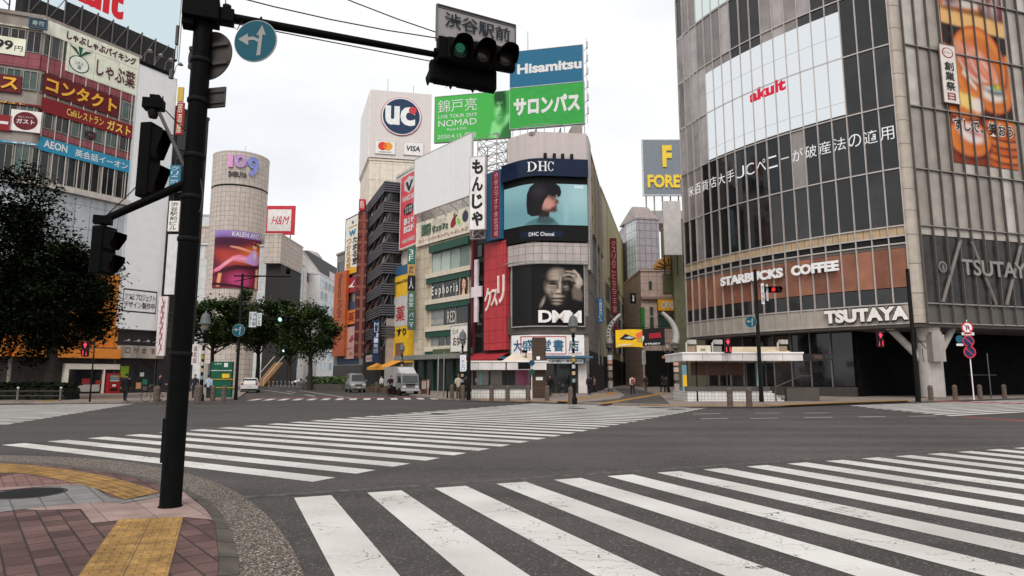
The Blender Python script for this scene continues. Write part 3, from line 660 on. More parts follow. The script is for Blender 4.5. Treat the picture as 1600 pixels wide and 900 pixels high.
sign('band_sign', 'blue band cut by the photo edge with a floor number in an oval', FL, ((-110, 207), (60, 228)), W('#2a7d9c', rough=.5), [('オン', .55, .74, .15, .85, WHITE, dict(bold=.015)), ('6F', .79, .93, .22, .78, W('#2a7d9c'), dict(bold=.03))], art=[(('e', .86, .5, .12, .42), WHITE)])
sign('panel_sign', 'red panel with a white stroke left of the round cafe badge', FL, ((-60, 172), (17, 205)), W('#7b1c22'), [('ー', .7, .93, .4, .6, WHITE, dict(bold=.03))])
# roof steelwork, the big screen
rs = thing('roof_structure', 'dark steel rack and plant standing on the roof under the big screen', 'steelwork', FR(4, 1, ZT + .36))
st = MB(); st.box(-1.5, FR.L + 4.2, 1.0, 2.4, ZT + .36, ZT + 3.2, FR); st.build('back_wall', mat((.03, .028, .028), .7), rs)
for k in range(9):
    u = k * 1.45 - 1; s2 = MB(); s2.tube([FR(u, .9, ZT + .36), FR(u, .9, ZT + 3.4)], .07, 6).tube([FR(u, .9, ZT + .36), FR(u + 1.4, .9, ZT + 3.3)], .04, 6); s2.build('strut', mat((.12, .11, .11), .6), rs)
for k in range(7):
    u = -k * 1.3 - .6; s2 = MB(); s2.tube([FL(FL.L + u, 1.2, ZT + .36), FL(FL.L + u, 1.2, ZT + 2.6)], .06, 6).tube([FL(FL.L + u, 1.2, ZT + 1.4), FL(FL.L + u - 1.2, 1.2, ZT + 2.5)], .05, 6); s2.build('strut', mat((.12, .11, .11), .6), rs)
FS = fac_px(-120, 238, Yr=67.3, k=.6)
YS = FS.rect((-20, -60), (277, 95))
ub_ = FS.uv(276, 93); ua_ = FS.uv(45, 0)
scr = thing('video_screen', 'huge pale blue video screen above the left roofs showing red letters', 'screen', FS(FS.L, 0, ub_[1]))
MB().box(ua_[0] - 9, ub_[0] + .1, .02, .9, ub_[1] - .15, ub_[1] + 15, FS).build('housing', DARK, scr)
MB().box(ua_[0] - 8.9, ub_[0], -.02, .015, ub_[1], ub_[1] + 14.9, FS).build('display', em('#cfdfe6', .84), scr)
t_ = MB(); q = FS.uv(192, 28); zt_ = FS.uv(150, 14)[1]
put_text(t_, FS, 'Yakult', q[0] - 9.4, q[0], zt_ - .05, zt_ + 3.6, -.04, bold=.045); t_.build('lettering', em('#c0212b', .84), scr)
part(FS, 'edge_pole', scr, STEEL, (ub_[0] + .35, ub_[0] + .42, .2, .27, ub_[1] - .2, ub_[1] + 15))

# ---- narrow building with the blank white billboard
FN = fac_px(178, 242, Yl=63.02, k=.6)
nb = building('narrow_building', 'narrow grey building faced by a tall blank white billboard', [tuple(FN.p[0]), tuple(FN.p[1]), tuple(FN.p[1] + Vector((-6.5, 3.8))), tuple(FN.p[0] + Vector((-6.5, 3.8)))], FN.uv(218, 112)[1], W('#5d5a58', streak=.3))
NZ0 = FN.uv(216, 515)[1]
part(FN, 'dark_band', nb, mat((.03, .029, .029), .5), (.05, FN.L - .05, -.1, -.003, FN.uv(216, 541)[1], NZ0 - .15))
part(FN, 'canopy', nb, W('#a39a90', streak=.5), (.0, FN.L + .1, -1.1, -.003, FN.uv(216, 560)[1], FN.uv(216, 541)[1]))
part(FN, 'shopfront', nb, mat((.04, .04, .04), .3), (.1, FN.L - .1, -.05, -.003, .13, FN.uv(216, 561)[1]))
part(FN, 'door', nb, GLASS2, (1.9, FN.L - .3, -.12, -.055, .2, 2.8)); part(FN, 'poster', nb, W('#7e9a2c'), (.5, 1.3, -.12, -.055, 1.6, 2.7))
part(FN, 'shelf_goods', nb, W('#b98a62'), (2.1, 2.6, -.14, -.125, .5, 1.1)); part(FN, 'shelf_goods', nb, W('#2f6f5a'), (2.7, 3.2, -.14, -.125, .9, 1.4)); part(FN, 'notice', nb, WHITE, (2.4, 2.8, -.14, -.125, 1.7, 2.1))
for k in range(5):
    u = .5 + k * .8; ch = MB(); put_text(ch, FN, 'ロサ會館ビル'[k], u - .25, u + .25, FN.uv(216, 553)[1], FN.uv(216, 544)[1], -1.12, .02); ch.build('lettering', W('#5b524a'), nb)
for k in range(4):
    u = .6 + k * .95; z = FN.uv(216, 534)[1]; l_ = MB(); l_.tube([FN(u, -.1, z), FN(u, -1.0, z + .1)], .03, 6); l_.lathe([(.05, .22), (.2, 0), (.0, .02)], FN(u, -1.0, z - .05), 10); l_.build('floodlight', W('#8a8683'), nb)
sign('billboard', 'tall blank white billboard with a small framed two line notice', FN, ((218, 101), (247, 516)), W('#c9ccd0', rough=.45, var=.03, k=1.65), [('ツツミプロジェクト', .1, .86, .105, .13, INK, dict(bold=.01)), ('デザイン製作中', .1, .86, .075, .1, INK, dict(bold=.01))],
     frame=W('#b4b4b6'), cat='billboard', art=[([(.06, .06), (.9, .06), (.9, .065), (.06, .065)], INK), ([(.06, .14), (.9, .14), (.9, .145), (.06, .145)], INK), ([(.06, .06), (.075, .06), (.075, .145), (.06, .145)], INK), ([(.885, .06), (.9, .06), (.9, .145), (.885, .145)], INK)], t=.3)
ff = FN.uv(225, 100)[1]
for k in range(4):
    u = .4 + k * 1.1; fl = thing('floodlight', 'small floodlight on an arm over the blank white billboard', 'lamp', FN(u, 0, ff + .3), 'floodlights over the blank billboard')
    m_ = MB(); m_.tube([FN(u, 0, ff + .3), FN(u, -.2, ff + 1.1), FN(u, -1.0, ff + 1.3)], .035, 6); m_.build('arm', W('#7d7a78'), fl)
    m_ = MB(); m_.lathe([(.06, .3), (.3, 0), (.0, .03)], FN(u, -1.0, ff + 1.05), 12); m_.build('lamp_head', W('#8f8c8a'), fl)
# ---- thin block carrying vertical signs behind the near pole
FV = fac_px(243, 300, Yl=66.6, k=.6)
vb = building('thin_building', 'dark thin block behind the near pole carrying a column of small signs', [tuple(FV.p[0] + Vector((.02, .05))), tuple(FV.p[1]), tuple(FV.p[1] + Vector((-7, 5))), tuple(FV.p[0] + Vector((-7, 4.2)))], FV.uv(275, 170)[1], mat((.05, .047, .046), .7, grid=(1.2, 1.6)))
windows(FV, .2, FV.L - .2, 4, FV.uv(275, 190)[1], 2, 7, vb, glasses=[GLASS, GLASS2], frame=W('#55524f'), sill=False)
FVF = Fac([(PX(243, 65.6)[0], 65.6), (PX(330, 65.6)[0], 65.6)])
def vsign(lbl, tl, br, panel, txt, tm, **k):
    F = k.pop('F', FVF); o = k.pop('o', {}); return sign('vertical_sign', lbl, F, (tl, br), panel, [(txt, .15, .85, .03, .97, tm, dict(vertical=True, **o))] if txt else (), t=.25, **k)
vsign('narrow white sign naming a building in dark vertical kanji beside the pole', (265, 314), (278, 361), W('#cfccc8'), '渋谷駅前ビル', INK)
vsign('small blue sign high on the column beside the pole', (266, 258), (279, 300), W('#2d6d86'), 'クリニック', WHITE)
vsign('small red sign with pale marks, third from the top of the column', (277, 160), (284, 210), W('#8a2428'), '居酒屋', W('#d9c9b0'))
vsign('small yellow sign at the top of the column behind the pole', (278, 136), (285, 158), W('#b59a4a'), '', INK)
vsign('white vertical sign with dark pink script low beside the billboard', (249, 463), (256, 556), W('#c7bfbd'), '', INK, art=[(('e', .5, .1 + .09 * q, .25, .022, .5 * (-1) ** q), W('#8c3f52')) for q in range(10)])
vsign('narrow blank white light box under the kanji sign by the pole', (263, 366), (275, 460), W('#bdbcbc'), '', INK)

# ---- round tiled tower
YC, RC = 134.0, 5.55
xc = PX(358, YC)[0]
Zc = lambda py: AT(374, py, YC - RC * .9).z
tile = W('#c9bdb4', grid=(.95, 1.0), gm=.035, gc=hexc('#8d827b'), streak=.12, k=1.1)
tw = thing('round_tower', 'tall round tower clad in pale square tiles with coloured numerals at its top', 'tower', (xc, YC, .1))
def ring(r, z0, z1, m, name, n=72):
    mb = MB(); rows = [[(xc + r * math.cos(2 * math.pi * k / n), YC + r * math.sin(2 * math.pi * k / n), z) for k in range(n)] for z in (z0, z1)]
    mb.grid(rows, 0, True, True, (2 * math.pi * r / n, z1 - z0)); mb.poly(rows[1]); mb.poly(list(reversed(rows[0]))); return mb.build(name, m, tw)
zr = Zc(290); zt_ = Zc(238)
ring(RC, .1, zr - .12, tile, 'shaft'); ring(RC - .12, zr - .12, zr + .25, mat((.02, .02, .02), .6), 'dark_joint'); ring(RC + .05, zr + .25, zt_, tile, 'crown')
ring(RC + .1, zt_ + .003, zt_ + .25, W('#b5aaa2'), 'coping')
MB().tube([(xc + .6, YC, zt_), (xc + .6, YC, zt_ + 3.2)], .04, 5).build('mast', STEEL, tw)
arc = Fac([(xc + (RC + .06) * math.cos(a), YC + (RC + .06) * math.sin(a)) for a in [math.radians(180 + 7.5 * k) for k in range(25)]], smooth=True)
def arect(x0, y0, x1, y1): a = arc.uv(x0, y0); b = arc.uv(x1, y1); return a[0], b[0], b[1], a[1]
u0, u1, z0, z1 = arect(358, 243, 403, 277)
zz0, zz1 = Zc(263), Zc(243)
num = thing('numeral_sign', 'large rounded numerals shading from pink to blue on the round tower', 'sign', arc((u0 + u1) / 2, 0, zz0))
du = (u1 - u0)
m_ = MB(); put_text(m_, arc, '1', u0, u0 + du * .16, zz0, zz1, -.03, bold=.02, depth=.35); m_.build('numeral', W('#c08ab0'), num)
m_ = MB(); put_text(m_, arc, '0', u0 + du * .2, u0 + du * .56, zz0, zz1, -.03, bold=.03, depth=.35); m_.build('numeral', W('#a683b4'), num)
m_ = MB(); put_text(m_, arc, '9', u0 + du * .6, u0 + du * .98, Zc(274), zz1, -.03, bold=.03, depth=.35); m_.build('numeral', W('#7c82bd'), num)
m_ = MB(); put_text(m_, arc, 'SHIBUYA', u0 + du * .02, u0 + du * .6, Zc(277.5), Zc(269), -.03, bold=.01, depth=.2); m_.build('lettering', W('#4a4645'), num)
ps = arect(339, 362, 404, 452); pz0, pz1 = Zc(450), Zc(361)
po = thing('banner_poster', 'tall red and purple fashion poster with a reclining figure on the round tower', 'poster', arc((ps[0] + ps[1]) / 2, 0, pz0))
pu0, pu1 = ps[0] + .6, ps[1]
mb = MB(); mb.box(pu0 + 1.2, pu1, -.08, -.03, pz0 + 2.0, pz1, arc, 10); mb.box(pu0 - .9, pu0 + 1.19, -.08, -.03, pz0, pz1, arc, 12); mb.box(pu0 + 1.2, pu1, -.079, -.03, pz0, pz0 + 1.99, arc, 12); mb.build('panel', W('#6a3a55'), po)
LEGS = [(.0, .30), (.06, .27), (.16, .30), (.40, .47), (.62, .45), (.80, .42), (.92, .44), (.90, .52), (.70, .56), (.52, .585), (.40, .555), (.2, .40), (.06, .335)]
photo(arc, pu0 - .9, pu1, pz0, pz1, -.13, '#55202f', [([(-.1, .88), (1.1, .88), (1.1, 1.1), (-.1, 1.1)], '#8b6fb0', .01), (('e', .85, .62, .45, .13, .3), '#cf6420', .12), (('e', .2, .62, .3, .1, -.2), '#8f3328', .12), (('e', .35, .52, .2, .1, -.2), '#a33a34', .1), (('e', .2, .8, .3, .1), '#3a1630', .1), ([(-.1, -.1), (1.1, -.1), (1.1, .34), (-.1, .27)], '#6b1c30', .02), ([(-.1, .24), (.02, .19), (.5, .33), (1.1, .36), (1.1, .41), (.45, .40)], '#3a1420', .015), (('e', .55, .14, .2, .13), '#a83c6a', .08), ([(.1, .02), (.17, .02), (.2, .25), (.13, .25)], '#c98f62', .012), ([(.86, -.02), (.92, -.02), (.93, .36), (.87, .36)], '#d7a184', .012), ([(-.02, .05), (.9, -.02), (.9, .01), (0, .1)], '#2a0f18', .01),
    (LEGS, '#cf6f8c', .012), (('e', .3, .45, .12, .015, .6), '#e7a0a4', .02), (('e', .65, .52, .15, .018), '#e2a0b8', .02), ([(.62, .46), (.82, .42), (.92, .45), (.93, .55), (.88, .67), (.78, .69), (.70, .6)], '#b18cc6', .015), (('e', .83, .6, .03, .06), '#d9c2e2', .03), ([(.76, .67), (.5, .72), (.34, .73), (.34, .71), (.5, .68), (.76, .63)], '#d58a74', .01), ([(.88, .66), (.97, .56), (.93, .47), (.90, .47), (.93, .56), (.86, .62)], '#d58a74', .01), (('e', .82, .755, .05, .05), '#dba184', .015), (('e', .83, .80, .075, .035), '#33121f', .02), (('e', .80, .82, .02, .015), '#c8506a', .012), (('e', .88, .81, .02, .015), '#d8a04a', .012), ([(-.01, .30), (.08, .28), (.05, .24), (-.02, .25)], '#8f1f34', .01)], po, (70, 110), k=KV)
m_ = MB(); put_text(m_, arc, 'KALEN ANZAI', pu0 + (pu1 - pu0) * .3, pu1, pz0 + (pz1 - pz0) * .9, pz0 + (pz1 - pz0) * .98, -.22, bold=.02); m_.build('lettering', WHITE, po)
def pwing(name, label, x0, x1, yt, yb, Y, dep, m):
    r = thing(name, label, 'building', (*PX((x0 + x1) / 2, Y), .1)); F = fac_px(x0, x1, Y, Y + .01)
    zt, zb = AT(x0, yt, Y).z, AT(x0, yb, Y).z
    MB().box(0, F.L, 0, dep, zb, zt, F).build('wall', m, r); MB().box(.2, F.L - .2, 1.2, dep, .1, zb - .003, F).build('recessed_wall', mat((.035, .033, .032), .7), r)
    MB().box(-.1, F.L + .1, -.1, dep, zt + .003, zt + .3, F).build('roof', m, r); return r, F
pwing('side_wing', 'pale tiled block jutting over a dark recess, left of the round tower', 284, 324, 355, 404, 131, 14, tile)
pwing('side_wing', 'pale tiled block jutting over a dark recess, right of the round tower', 402, 429, 367, 411, 131, 14, tile)
bk = building('department_store', 'grey white block seen behind the round tower, its left part only', [PX(290, 150), PX(345, 150), PX(345, 170), PX(290, 170)], AT(310, 337, 150).z, W('#b6b8ba'))
lo = building('low_block', 'dark low shop block behind the street trees at the foot of the tower', [PX(300, 139.5), PX(452, 139.5), PX(452, 148), PX(300, 148)], AT(400, 520, 139).z, mat((.07, .066, .064), .7, grid=(2, 3)))
FLO = fac_px(300, 452, 139.4, 139.4)
for k in range(7): part(FLO, 'shop_window', lo, em('#b98a5a', .5) if k in (1, 4) else GLASS2, (2 + k * 2.7, 4 + k * 2.7, -.1, -.003, .5, 3.5))
# red and white square roof sign
FH = fac_px(396, 470, 150, 150)
hm = sign('roof_sign', 'square white roof sign with a thick red border and red slanted letters', FH, ((419, 327), (454, 361)), W('#d2cbc9'), [('H&M', .16, .84, .3, .68, W('#b1202e'), dict(bold=.0, shear=.25))], frame=W('#b23540'), fw=.85, t=.4)
q = FH.rect((419, 327), (454, 361)); m_ = MB()
for k in range(5):
    u = q[0] + (q[1] - q[0]) * k / 4; m_.tube([FH(u, .2, q[2] - .8), FH(u, .2, q[2] - 3)], .08, 6); m_.tube([FH(u, .2, q[2] - .8), FH(u + (1.4 if k < 3 else -1.4), .3, q[2] - 7)], .06, 6)
m_.build('legs', DARK, hm)
# ---- far right side of the uphill street
def far_block(name, label, l, r, Yl, Yr, tl, m, depth=15, grid=None, gl=None, **k):
    F = fac_px(l, r, Yl, Yr); zt = AT(*tl, Yl).z
    b = building(name, label, back(F, depth), zt, m)
    if grid: windows(F, .3, F.L - .3, grid[2] if len(grid) > 2 else 4, zt - 1, grid[0], grid[1], b, glasses=gl, sill=False, **k)
    return b, F, zt
far_block('office_building', 'white office building with a gridded glass front beside the round tower', 431, 468, 133, 158, (436, 386), W('#b9bcbe', grid=(1.5, 1.5)), 18, (8, 9, 4), [W('#8f979a', rough=.2), GLASSG, W('#b4babb', rough=.2), GLASS2], frame=W('#c9c9c8'), fw=.12, gu=.15, gz=.2)
b_, F_, z_ = far_block('department_store', 'plain pale store with long dark horizontal slots cut in its wall', 456, 500, 160, 215, (458, 384), W('#c1b9b2', grid=(3, 2.2), gm=.05))
for a, (x0, y0, x1, y1) in enumerate([(480, 425, 500, 442), (484, 450, 500, 462), (486, 478, 500, 488)]):
    q = F_.uv(x0, y0); q2 = F_.uv(x1, y1); part(F_, 'slot_window', b_, GLASS, (q[0], q2[0], -.25, -.003, q[1] - 2.6, q[1] - .2))
b_, F_, z_ = far_block('office_building', 'far block topped by a dark box storey with a white panel', 470, 522, 222, 262, (476, 440), W('#b2b4b8', grid=(3, 3.4), gm=.3, gc=hexc('#5f6266')))
pt = MB(); pt.box(-2, F_.L + 1, -1, 12, z_ + .36, AT(476, 393, 222).z, F_); pt.build('top_storey', W('#4a4849'), b_)
part(F_, 'white_panel', b_, W('#cbbfc4'), (F_.L * .62, F_.L * .98, -1.3, -1.003, z_ + 2, AT(476, 393, 222).z - 3))  # plain pale panel in its own colour
m_ = MB(); m_.lathe([(5, 0), (5, 1), (3.5, 3), (0, 4)], F_(F_.L * .45, 5, AT(476, 393, 222).z), 16); m_.build('water_tank', W('#8f8c8a'), b_)
far_block('office_building', 'pale far building between the store and the orange sign', 494, 523, 180, 200, (500, 428), W('#bfc0c2'), 12, (5, 8, 3), [W('#4d6f86', rough=.2), GLASS2, W('#9fb0ba', rough=.2)], frame=W('#c9c9c8'), fw=.12)
# ---- block with the orange column sign
b1, F1, zt1 = far_block('shop_building', 'grey shop block between the orange column sign and the dark banded building', 520, 566, 104, 95, (527, 400), W('#7d7875', grid=(1.4, 1.4)))
windows(F1, .3, F1.L - .3, 10, zt1 - .5, 3, 2, b1, glasses=[GLASS2, GLASS], sill=False)
part(F1, 'entrance', b1, mat((.03, .03, .03), .4), (.2, F1.L - .1, -.1, -.003, .13, 3.4))
sign('column_sign', 'tall orange column sign with dark letters running down it', F1, ((523, 428), (537, 556)), W('#c8622f', rough=.5, k=.9), [('Matsumoto KiYoSHi', .35, .7, .45, .97, INK, dict(rot=True))], t=.45, y=-.25)
sign('billboard', 'white vertical billboard with blue, black and yellow slogan on a roof', F1, ((541, 344), (560, 424)), W('#d0ccc4'), [('W', .25, .75, .66, .77, W('#1f6f8e'), dict(bold=.05)), ('たまる！', .55, .9, .14, .64, W('#3b2a20'), dict(vertical=True, bold=.02)), ('つかえる！', .1, .45, .1, .64, W('#b27c1e'), dict(vertical=True, bold=.02))],
     frame=W('#3d3a3a'), fw=.15, t=.5, y=.3, art=[([(0, 0), (1, 0), (1, .07), (.5, .12), (0, .07)], W('#d29a22')), (('e', .5, .9, .08, .03), W('#5b6a70')), ([(.2, .82), (.8, .82), (.8, .84), (.2, .84)], W('#b58a3a'))])
sign('square_sign', 'red square sign with a white swoosh on the grey shop block', F1, ((541, 436), (557, 455)), W('#8d1f2c'), (), art=[([(.15, .4), (.5, .55), (.85, .8), (.6, .45), (.85, .3), (.5, .35)], W('#d8d0cc'))], y=-.12)
sign('square_sign', 'orange square sign with one dark red kanji beside the orange column', F1, ((541, 486), (557, 505)), W('#c4702c'), [('薬', .2, .8, .15, .85, W('#7c1a1c'), dict(bold=.03))], y=-.12)
sign('panel_sign', 'pale pink tall panel below the square kanji sign', F1, ((540, 512), (557, 560)), W('#b48f86'), (), y=-.12, art=[([(.3, .55), (.6, .75), (.75, .6), (.5, .5)], W('#8c3a3f')), ([(.2, .3), (.7, .32), (.7, .35), (.2, .33)], W('#8c5a55')), ([(.4, .1), (.7, .12), (.6, .22), (.4, .2)], W('#a8643f'))])
sign('panel_sign', 'dark blue frame board around the small signs of the grey shop block', F1, ((530, 476), (560, 568)), W('#26364f'), (), t=.05, y=-.02)
FX = Fac([(PX(540, 92)[0], 92), (PX(640, 92)[0], 92)])
sign('blade_sign', 'tall thin dark red blade sign with small marks beside the banded building', FX, ((560, 330), (568, 560)), W('#4e2226', grid=(2, 1.6), gm=.2, gc=hexc('#8a5a4a')), [('焼肉串焼鳥料理居酒屋', .2, .8, .45, .98, W('#8f4a40'), dict(vertical=True))], t=.5)
sign('blade_sign', 'small red cube topping the dark red blade sign', FX, ((561, 311), (570, 328)), W('#b03238'), [('鳥', .15, .85, .15, .85, WHITE)], t=.7)  # red is the cube's own colour

# ---- dark building with ribbed bands
YD = 82.0
D1 = fac_px(567, 597, Yr=YD, k=-.42); D2 = fac_px(597, 623, Yl=YD, k=2.4)
zd = AT(603, 283, YD).z
db = building('banded_building', 'dark grey building wrapped in ribbed bands with diagonal braces behind', [tuple(D1.p[0]), tuple(D1.p[1]), tuple(D2.p[1]), (D2.p[1].x - 2, D2.p[1].y + 14), (D1.p[0].x + 3, D1.p[0].y + 8)], zd - .8, mat((.03, .03, .032), .35), roof=DARK)
RIB = W('#55555a', rough=.5, metal=.3)
nfl = 8; hfl = (zd - 5.5) / nfl
for F in (D1, D2):
    for k in range(nfl):
        z = 5.5 + hfl * (k + 1); rb = MB()
        for j in range(5):
            zz = z - .12 - j * .3; rb.box(-.35 if F is D2 else 0, F.L + (.0 if F is D2 else .38), -.42, -.003, zz - .17, zz, F)
        rb.build('band', RIB, db)
        for i in range(4 if F is D1 else 2):
            du = F.L / (4 if F is D1 else 2); g = part(F, 'window', db, rnd.choice([GLASS, GLASS, GLASS2]), (i * du + .08, (i + 1) * du - .08, -.06, -.003, z - hfl, z - 1.55))
        br = MB()
        for i in range(3 if F is D1 else 1):
            du = F.L / 3; br.tube([F(i * du, -.16, z - hfl), F(i * du + du * .8, -.16, z - 1.4)], .08, 6)
        br.build('brace', W('#605e60'), db)
part(D1, 'shopfront', db, DARK, (.1, D1.L - .1, -.06, -.003, .13, 5)); part(D2, 'column', db, W('#8a817a'), (.3, D2.L - .2, -.2, -.003, .13, 9))
sign('blade_sign', 'dark navy blade banner with pale vertical letters on the banded building', Fac([(PX(560, 81)[0], 81), (PX(660, 81)[0], 81)]), ((583, 500), (592, 566)), W('#1b2740'), [('MUJI無印', .2, .8, .2, .95, W('#aab0bd'), dict(vertical=True))], t=.4)
sign('shop_sign', 'small white and red sign low at the foot of the banded building', D1, ((572, 556), (584, 564)), W('#b9b2b0'), [('ABC', .1, .9, .2, .8, W('#a42530'))], t=.3)
# ---- tower with the round blue card emblem
YU = 118.0
U2 = fac_px(567, 666, YU, YU + 2.2); U1 = fac_px(553, 567, YU + 14, YU)
zu = AT(581, 141, YU).z
ub = building('office_tower', 'tall beige office tower behind the banded building with a white sign crown', [tuple(U1.p[0]), tuple(U2.p[0]), tuple(U2.p[1]), (U2.p[1].x, U2.p[1].y + 14)], AT(581, 250, YU).z, W('#cfc4b5', grid=(2.4, 3.2), gm=.03, gc=hexc('#a39a8d'), streak=.1))
m_ = MB(); zc0 = AT(581, 249, YU).z + .36
m_.box(-.1, U2.L + .1, -.3, 12, zc0, zu, U2); m_.build('sign_crown', W('#c4bcb9', rough=.5, var=.025, streak=.05), ub)
def usign(lbl, x0, y0, x1, y1, panel, texts, art=None, **k): return sign('panel_sign', lbl, U2, ((x0, y0), (x1, y1)), panel, texts, y=-.32, art=art, **k)
q = U2.rect((595, 150), (659, 215), -.3); uc = thing('round_sign', 'large round navy emblem with white letters and a small red berry', 'sign', U2((q[0] + q[1]) / 2, -.3, q[2]))
cu, cz, rr = (q[0] + q[1]) / 2, (q[2] + q[3]) / 2, (q[3] - q[2]) / 2
def disc(mb, F, cu, cz, r, y, t=.1, n=40, m=0):
    a = [F(cu + r * math.cos(2 * math.pi * k / n), y - t, cz + r * math.sin(2 * math.pi * k / n)) for k in range(n)]
    b = [F(cu + r * math.cos(2 * math.pi * k / n), y, cz + r * math.sin(2 * math.pi * k / n)) for k in range(n)]
    mb.grid([b, a], m, True, True); mb.poly(a, None, m)
NAVY = W('#23344f')
for r_, c_, y_, nme in ((1, '#a33b48', -.31, 'outer_ring'), (.965, '#d8d2d0', -.42, 'ring'), (.90, '#23344f', -.53, 'disc')):
    m_ = MB(); disc(m_, U2, cu, cz, rr * r_, y_); m_.build(nme, W(c_), uc)
m_ = MB(); put_text(m_, U2, 'u', cu - rr * .78, cu - rr * .08, cz - rr * .48, cz + rr * .5, -.65, .045); put_text(m_, U2, 'c', cu - rr * .05, cu + rr * .68, cz - rr * .48, cz + rr * .5, -.65, .035); m_.build('lettering', W('#d8d2d0'), uc)
m_ = MB(); disc(m_, U2, cu + rr * .55, cz + rr * .33, rr * .19, -.66, .03); m_.build('berry', W('#b43a42'), uc)
usign('small white card sign with overlapping red and orange discs', 587, 219, 617, 241, W('#d5cfcc'), [('mastercard', .2, .8, .08, .2, INK)], [(('e', .37, .58, .24, .33), W('#c0392f')), (('e', .63, .58, .24, .33), W('#d98f35')), (('e', .5, .58, .1, .25), W('#cc6630'))], frame=W('#b7b0ad'))
usign('small white card sign with navy slanted capitals', 631, 221, 661, 243, W('#cfcac8'), [('VISA', .1, .84, .28, .7, W('#2f3344'), dict(bold=.03, shear=.15))], frame=W('#b7b0ad'))
q1 = U1.rect((566, 150), (580, 250)); m_ = MB(); m_.box(-.1, U1.L, -.3, -.003, zc0, zu, U1); m_.build('sign_crown', W('#cfcac8'), ub)  # left face in a lighter colour, standing in for light falling there
m_ = MB(); m_.tube([U2(3, 3, zu), U2(3, 3, zu + 4)], .06, 5).tube([U2(8, 3, zu), U2(8, 3, zu + 3)], .06, 5); m_.build('mast', STEEL, ub)
# ---- DHC corner: plan points along the street front
Cx = PX(833, 62.0)
def back_k(p, px, k):
    a = PX(px, 1)[0]; t = (p[0] - a * p[1]) / (a - k) * -1; t = (a * p[1] - p[0]) / (k - a); return (p[0] + k * t, p[1] + t)
C1 = back_k(Cx, 797, -1.07); C2_ = back_k(C1, 738, -.85); C3 = back_k(C2_, 646, -.85); C4 = (PX(921, 62.6)[0], 62.6); C5 = back_k(C4, 944, .21)
FE = Fac([C3, C2_]); FM = Fac([C2_, C1]); FD = Fac([C1, Cx, C4]); FDS = Fac([C4, C5])
# ---- building with the green banded windows
ze = Z(FE, 700, 340) - .3
eb = building('shop_building', 'cream building with dark green window bands and rows of shop names', [C3, C2_, (C2_[0] + 2, C2_[1] + 12), (C3[0] + 2, C3[1] + 12)], ze, W('#b9ab97', grid=(1.0, 1.2), gm=.025, streak=.15))
GREEN = W('#1f4236', rough=.4); ue0 = FE.uv(676, 420)[0]; ue1 = FE.uv(735, 420)[0]
rows = [(427, 398, GLASSG, 4), (468, 441, GLASS, 3), (510, 483, GLASS, 3), (541, 525, GLASS2, 5)]
for i, (yb, yt, g, n) in enumerate(rows):
    z0, z1 = Z(FE, 676, yb), Z(FE, 676, yt); du = (ue1 - ue0) / n
    for j in range(n):
        gl = g if i else W(rnd.choice(['#7f9088', '#9aa69e', '#5f7068']), rough=.12)
        window(FE, ue0 + du * j + .05, ue0 + du * (j + 1) - .05, z0, z1, eb, glass=gl if not (i in (2, 3) and j == 0) else BLIND, frame=W('#8b8880'), fw=.05, mull=1, sill=False)
    part(FE, 'ledge', eb, W('#bdb2a2'), (ue0 - 1.0, FE.L - .1, -.4, -.003, z0 - .6, z0 - .08))
    part(FE, 'green_band', eb, GREEN, (ue0 - .9, FE.L - .2, -.3, -.003, z0 - 1.25, z0 - .61))
part(FE, 'green_band', eb, GREEN, (ue0, FE.L - .2, -.6, -.003, Z(FE, 676, 397), Z(FE, 676, 386)))
part(FE, 'shopfront', eb, mat((.03, .04, .036), .3, var=.3), (.6, FE.L - .1, -.3, -.003, .13, Z(FE, 690, 562)))
part(FE, 'canopy', eb, W('#6f706c'), (-.5, FE.L + .4, -2.4, -.31, Z(FE, 690, 562), Z(FE, 690, 555)))
for k in range(6):
    u = 1 + k * (FE.L - 2) / 5; part(FE, 'shop_column', eb, W('#24453a'), (u - .12, u + .12, -.5, -.301, .13, Z(FE, 690, 562)))
def lt(F, r, txt, x0, y0, x1, y1, m, y=-.2, **k):
    a = F.uv(x0, y0, y); b = F.uv(x1, y1, y); mb = MB(); put_text(mb, F, txt, a[0], b[0], min(a[1], b[1]), max(a[1], b[1]), y, **k); return mb.build('lettering', m, r)
def sp_(s): return '  '.join(s)
eu = thing('shop_lettering', 'wide spaced white serif style shop name over dark windows', 'lettering', FE(ue0, -.1, Z(FE, 676, 468)))
a0 = Z(FE, 676, 465); lt_ = MB(); put_text(lt_, FE, 'E u p h o r i a', ue0 + .1, ue0 + (ue1 - ue0) * .72, a0 - .1, a0 + 1.25, -.14, .012); lt_.build('lettering', W('#d5d0c8'), eu)
rd_ = thing('shop_lettering', 'small white shop letters low on the dark third window band', 'lettering', FE(ue0, -.1, Z(FE, 676, 510)))
a0 = Z(FE, 676, 507); lt_ = MB(); put_text(lt_, FE, 'NAIL LASHES', ue0 + .1, ue0 + 2.6, a0, a0 + .5, -.14); put_text(lt_, FE, 'RED', ue0 + 3.3, ue0 + 4.9, a0, a0 + 1.25, -.14, .0); lt_.build('lettering', W('#b9b5ad'), rd_)
SK = W('#c99f86'); HAIR = W('#3a2a24')
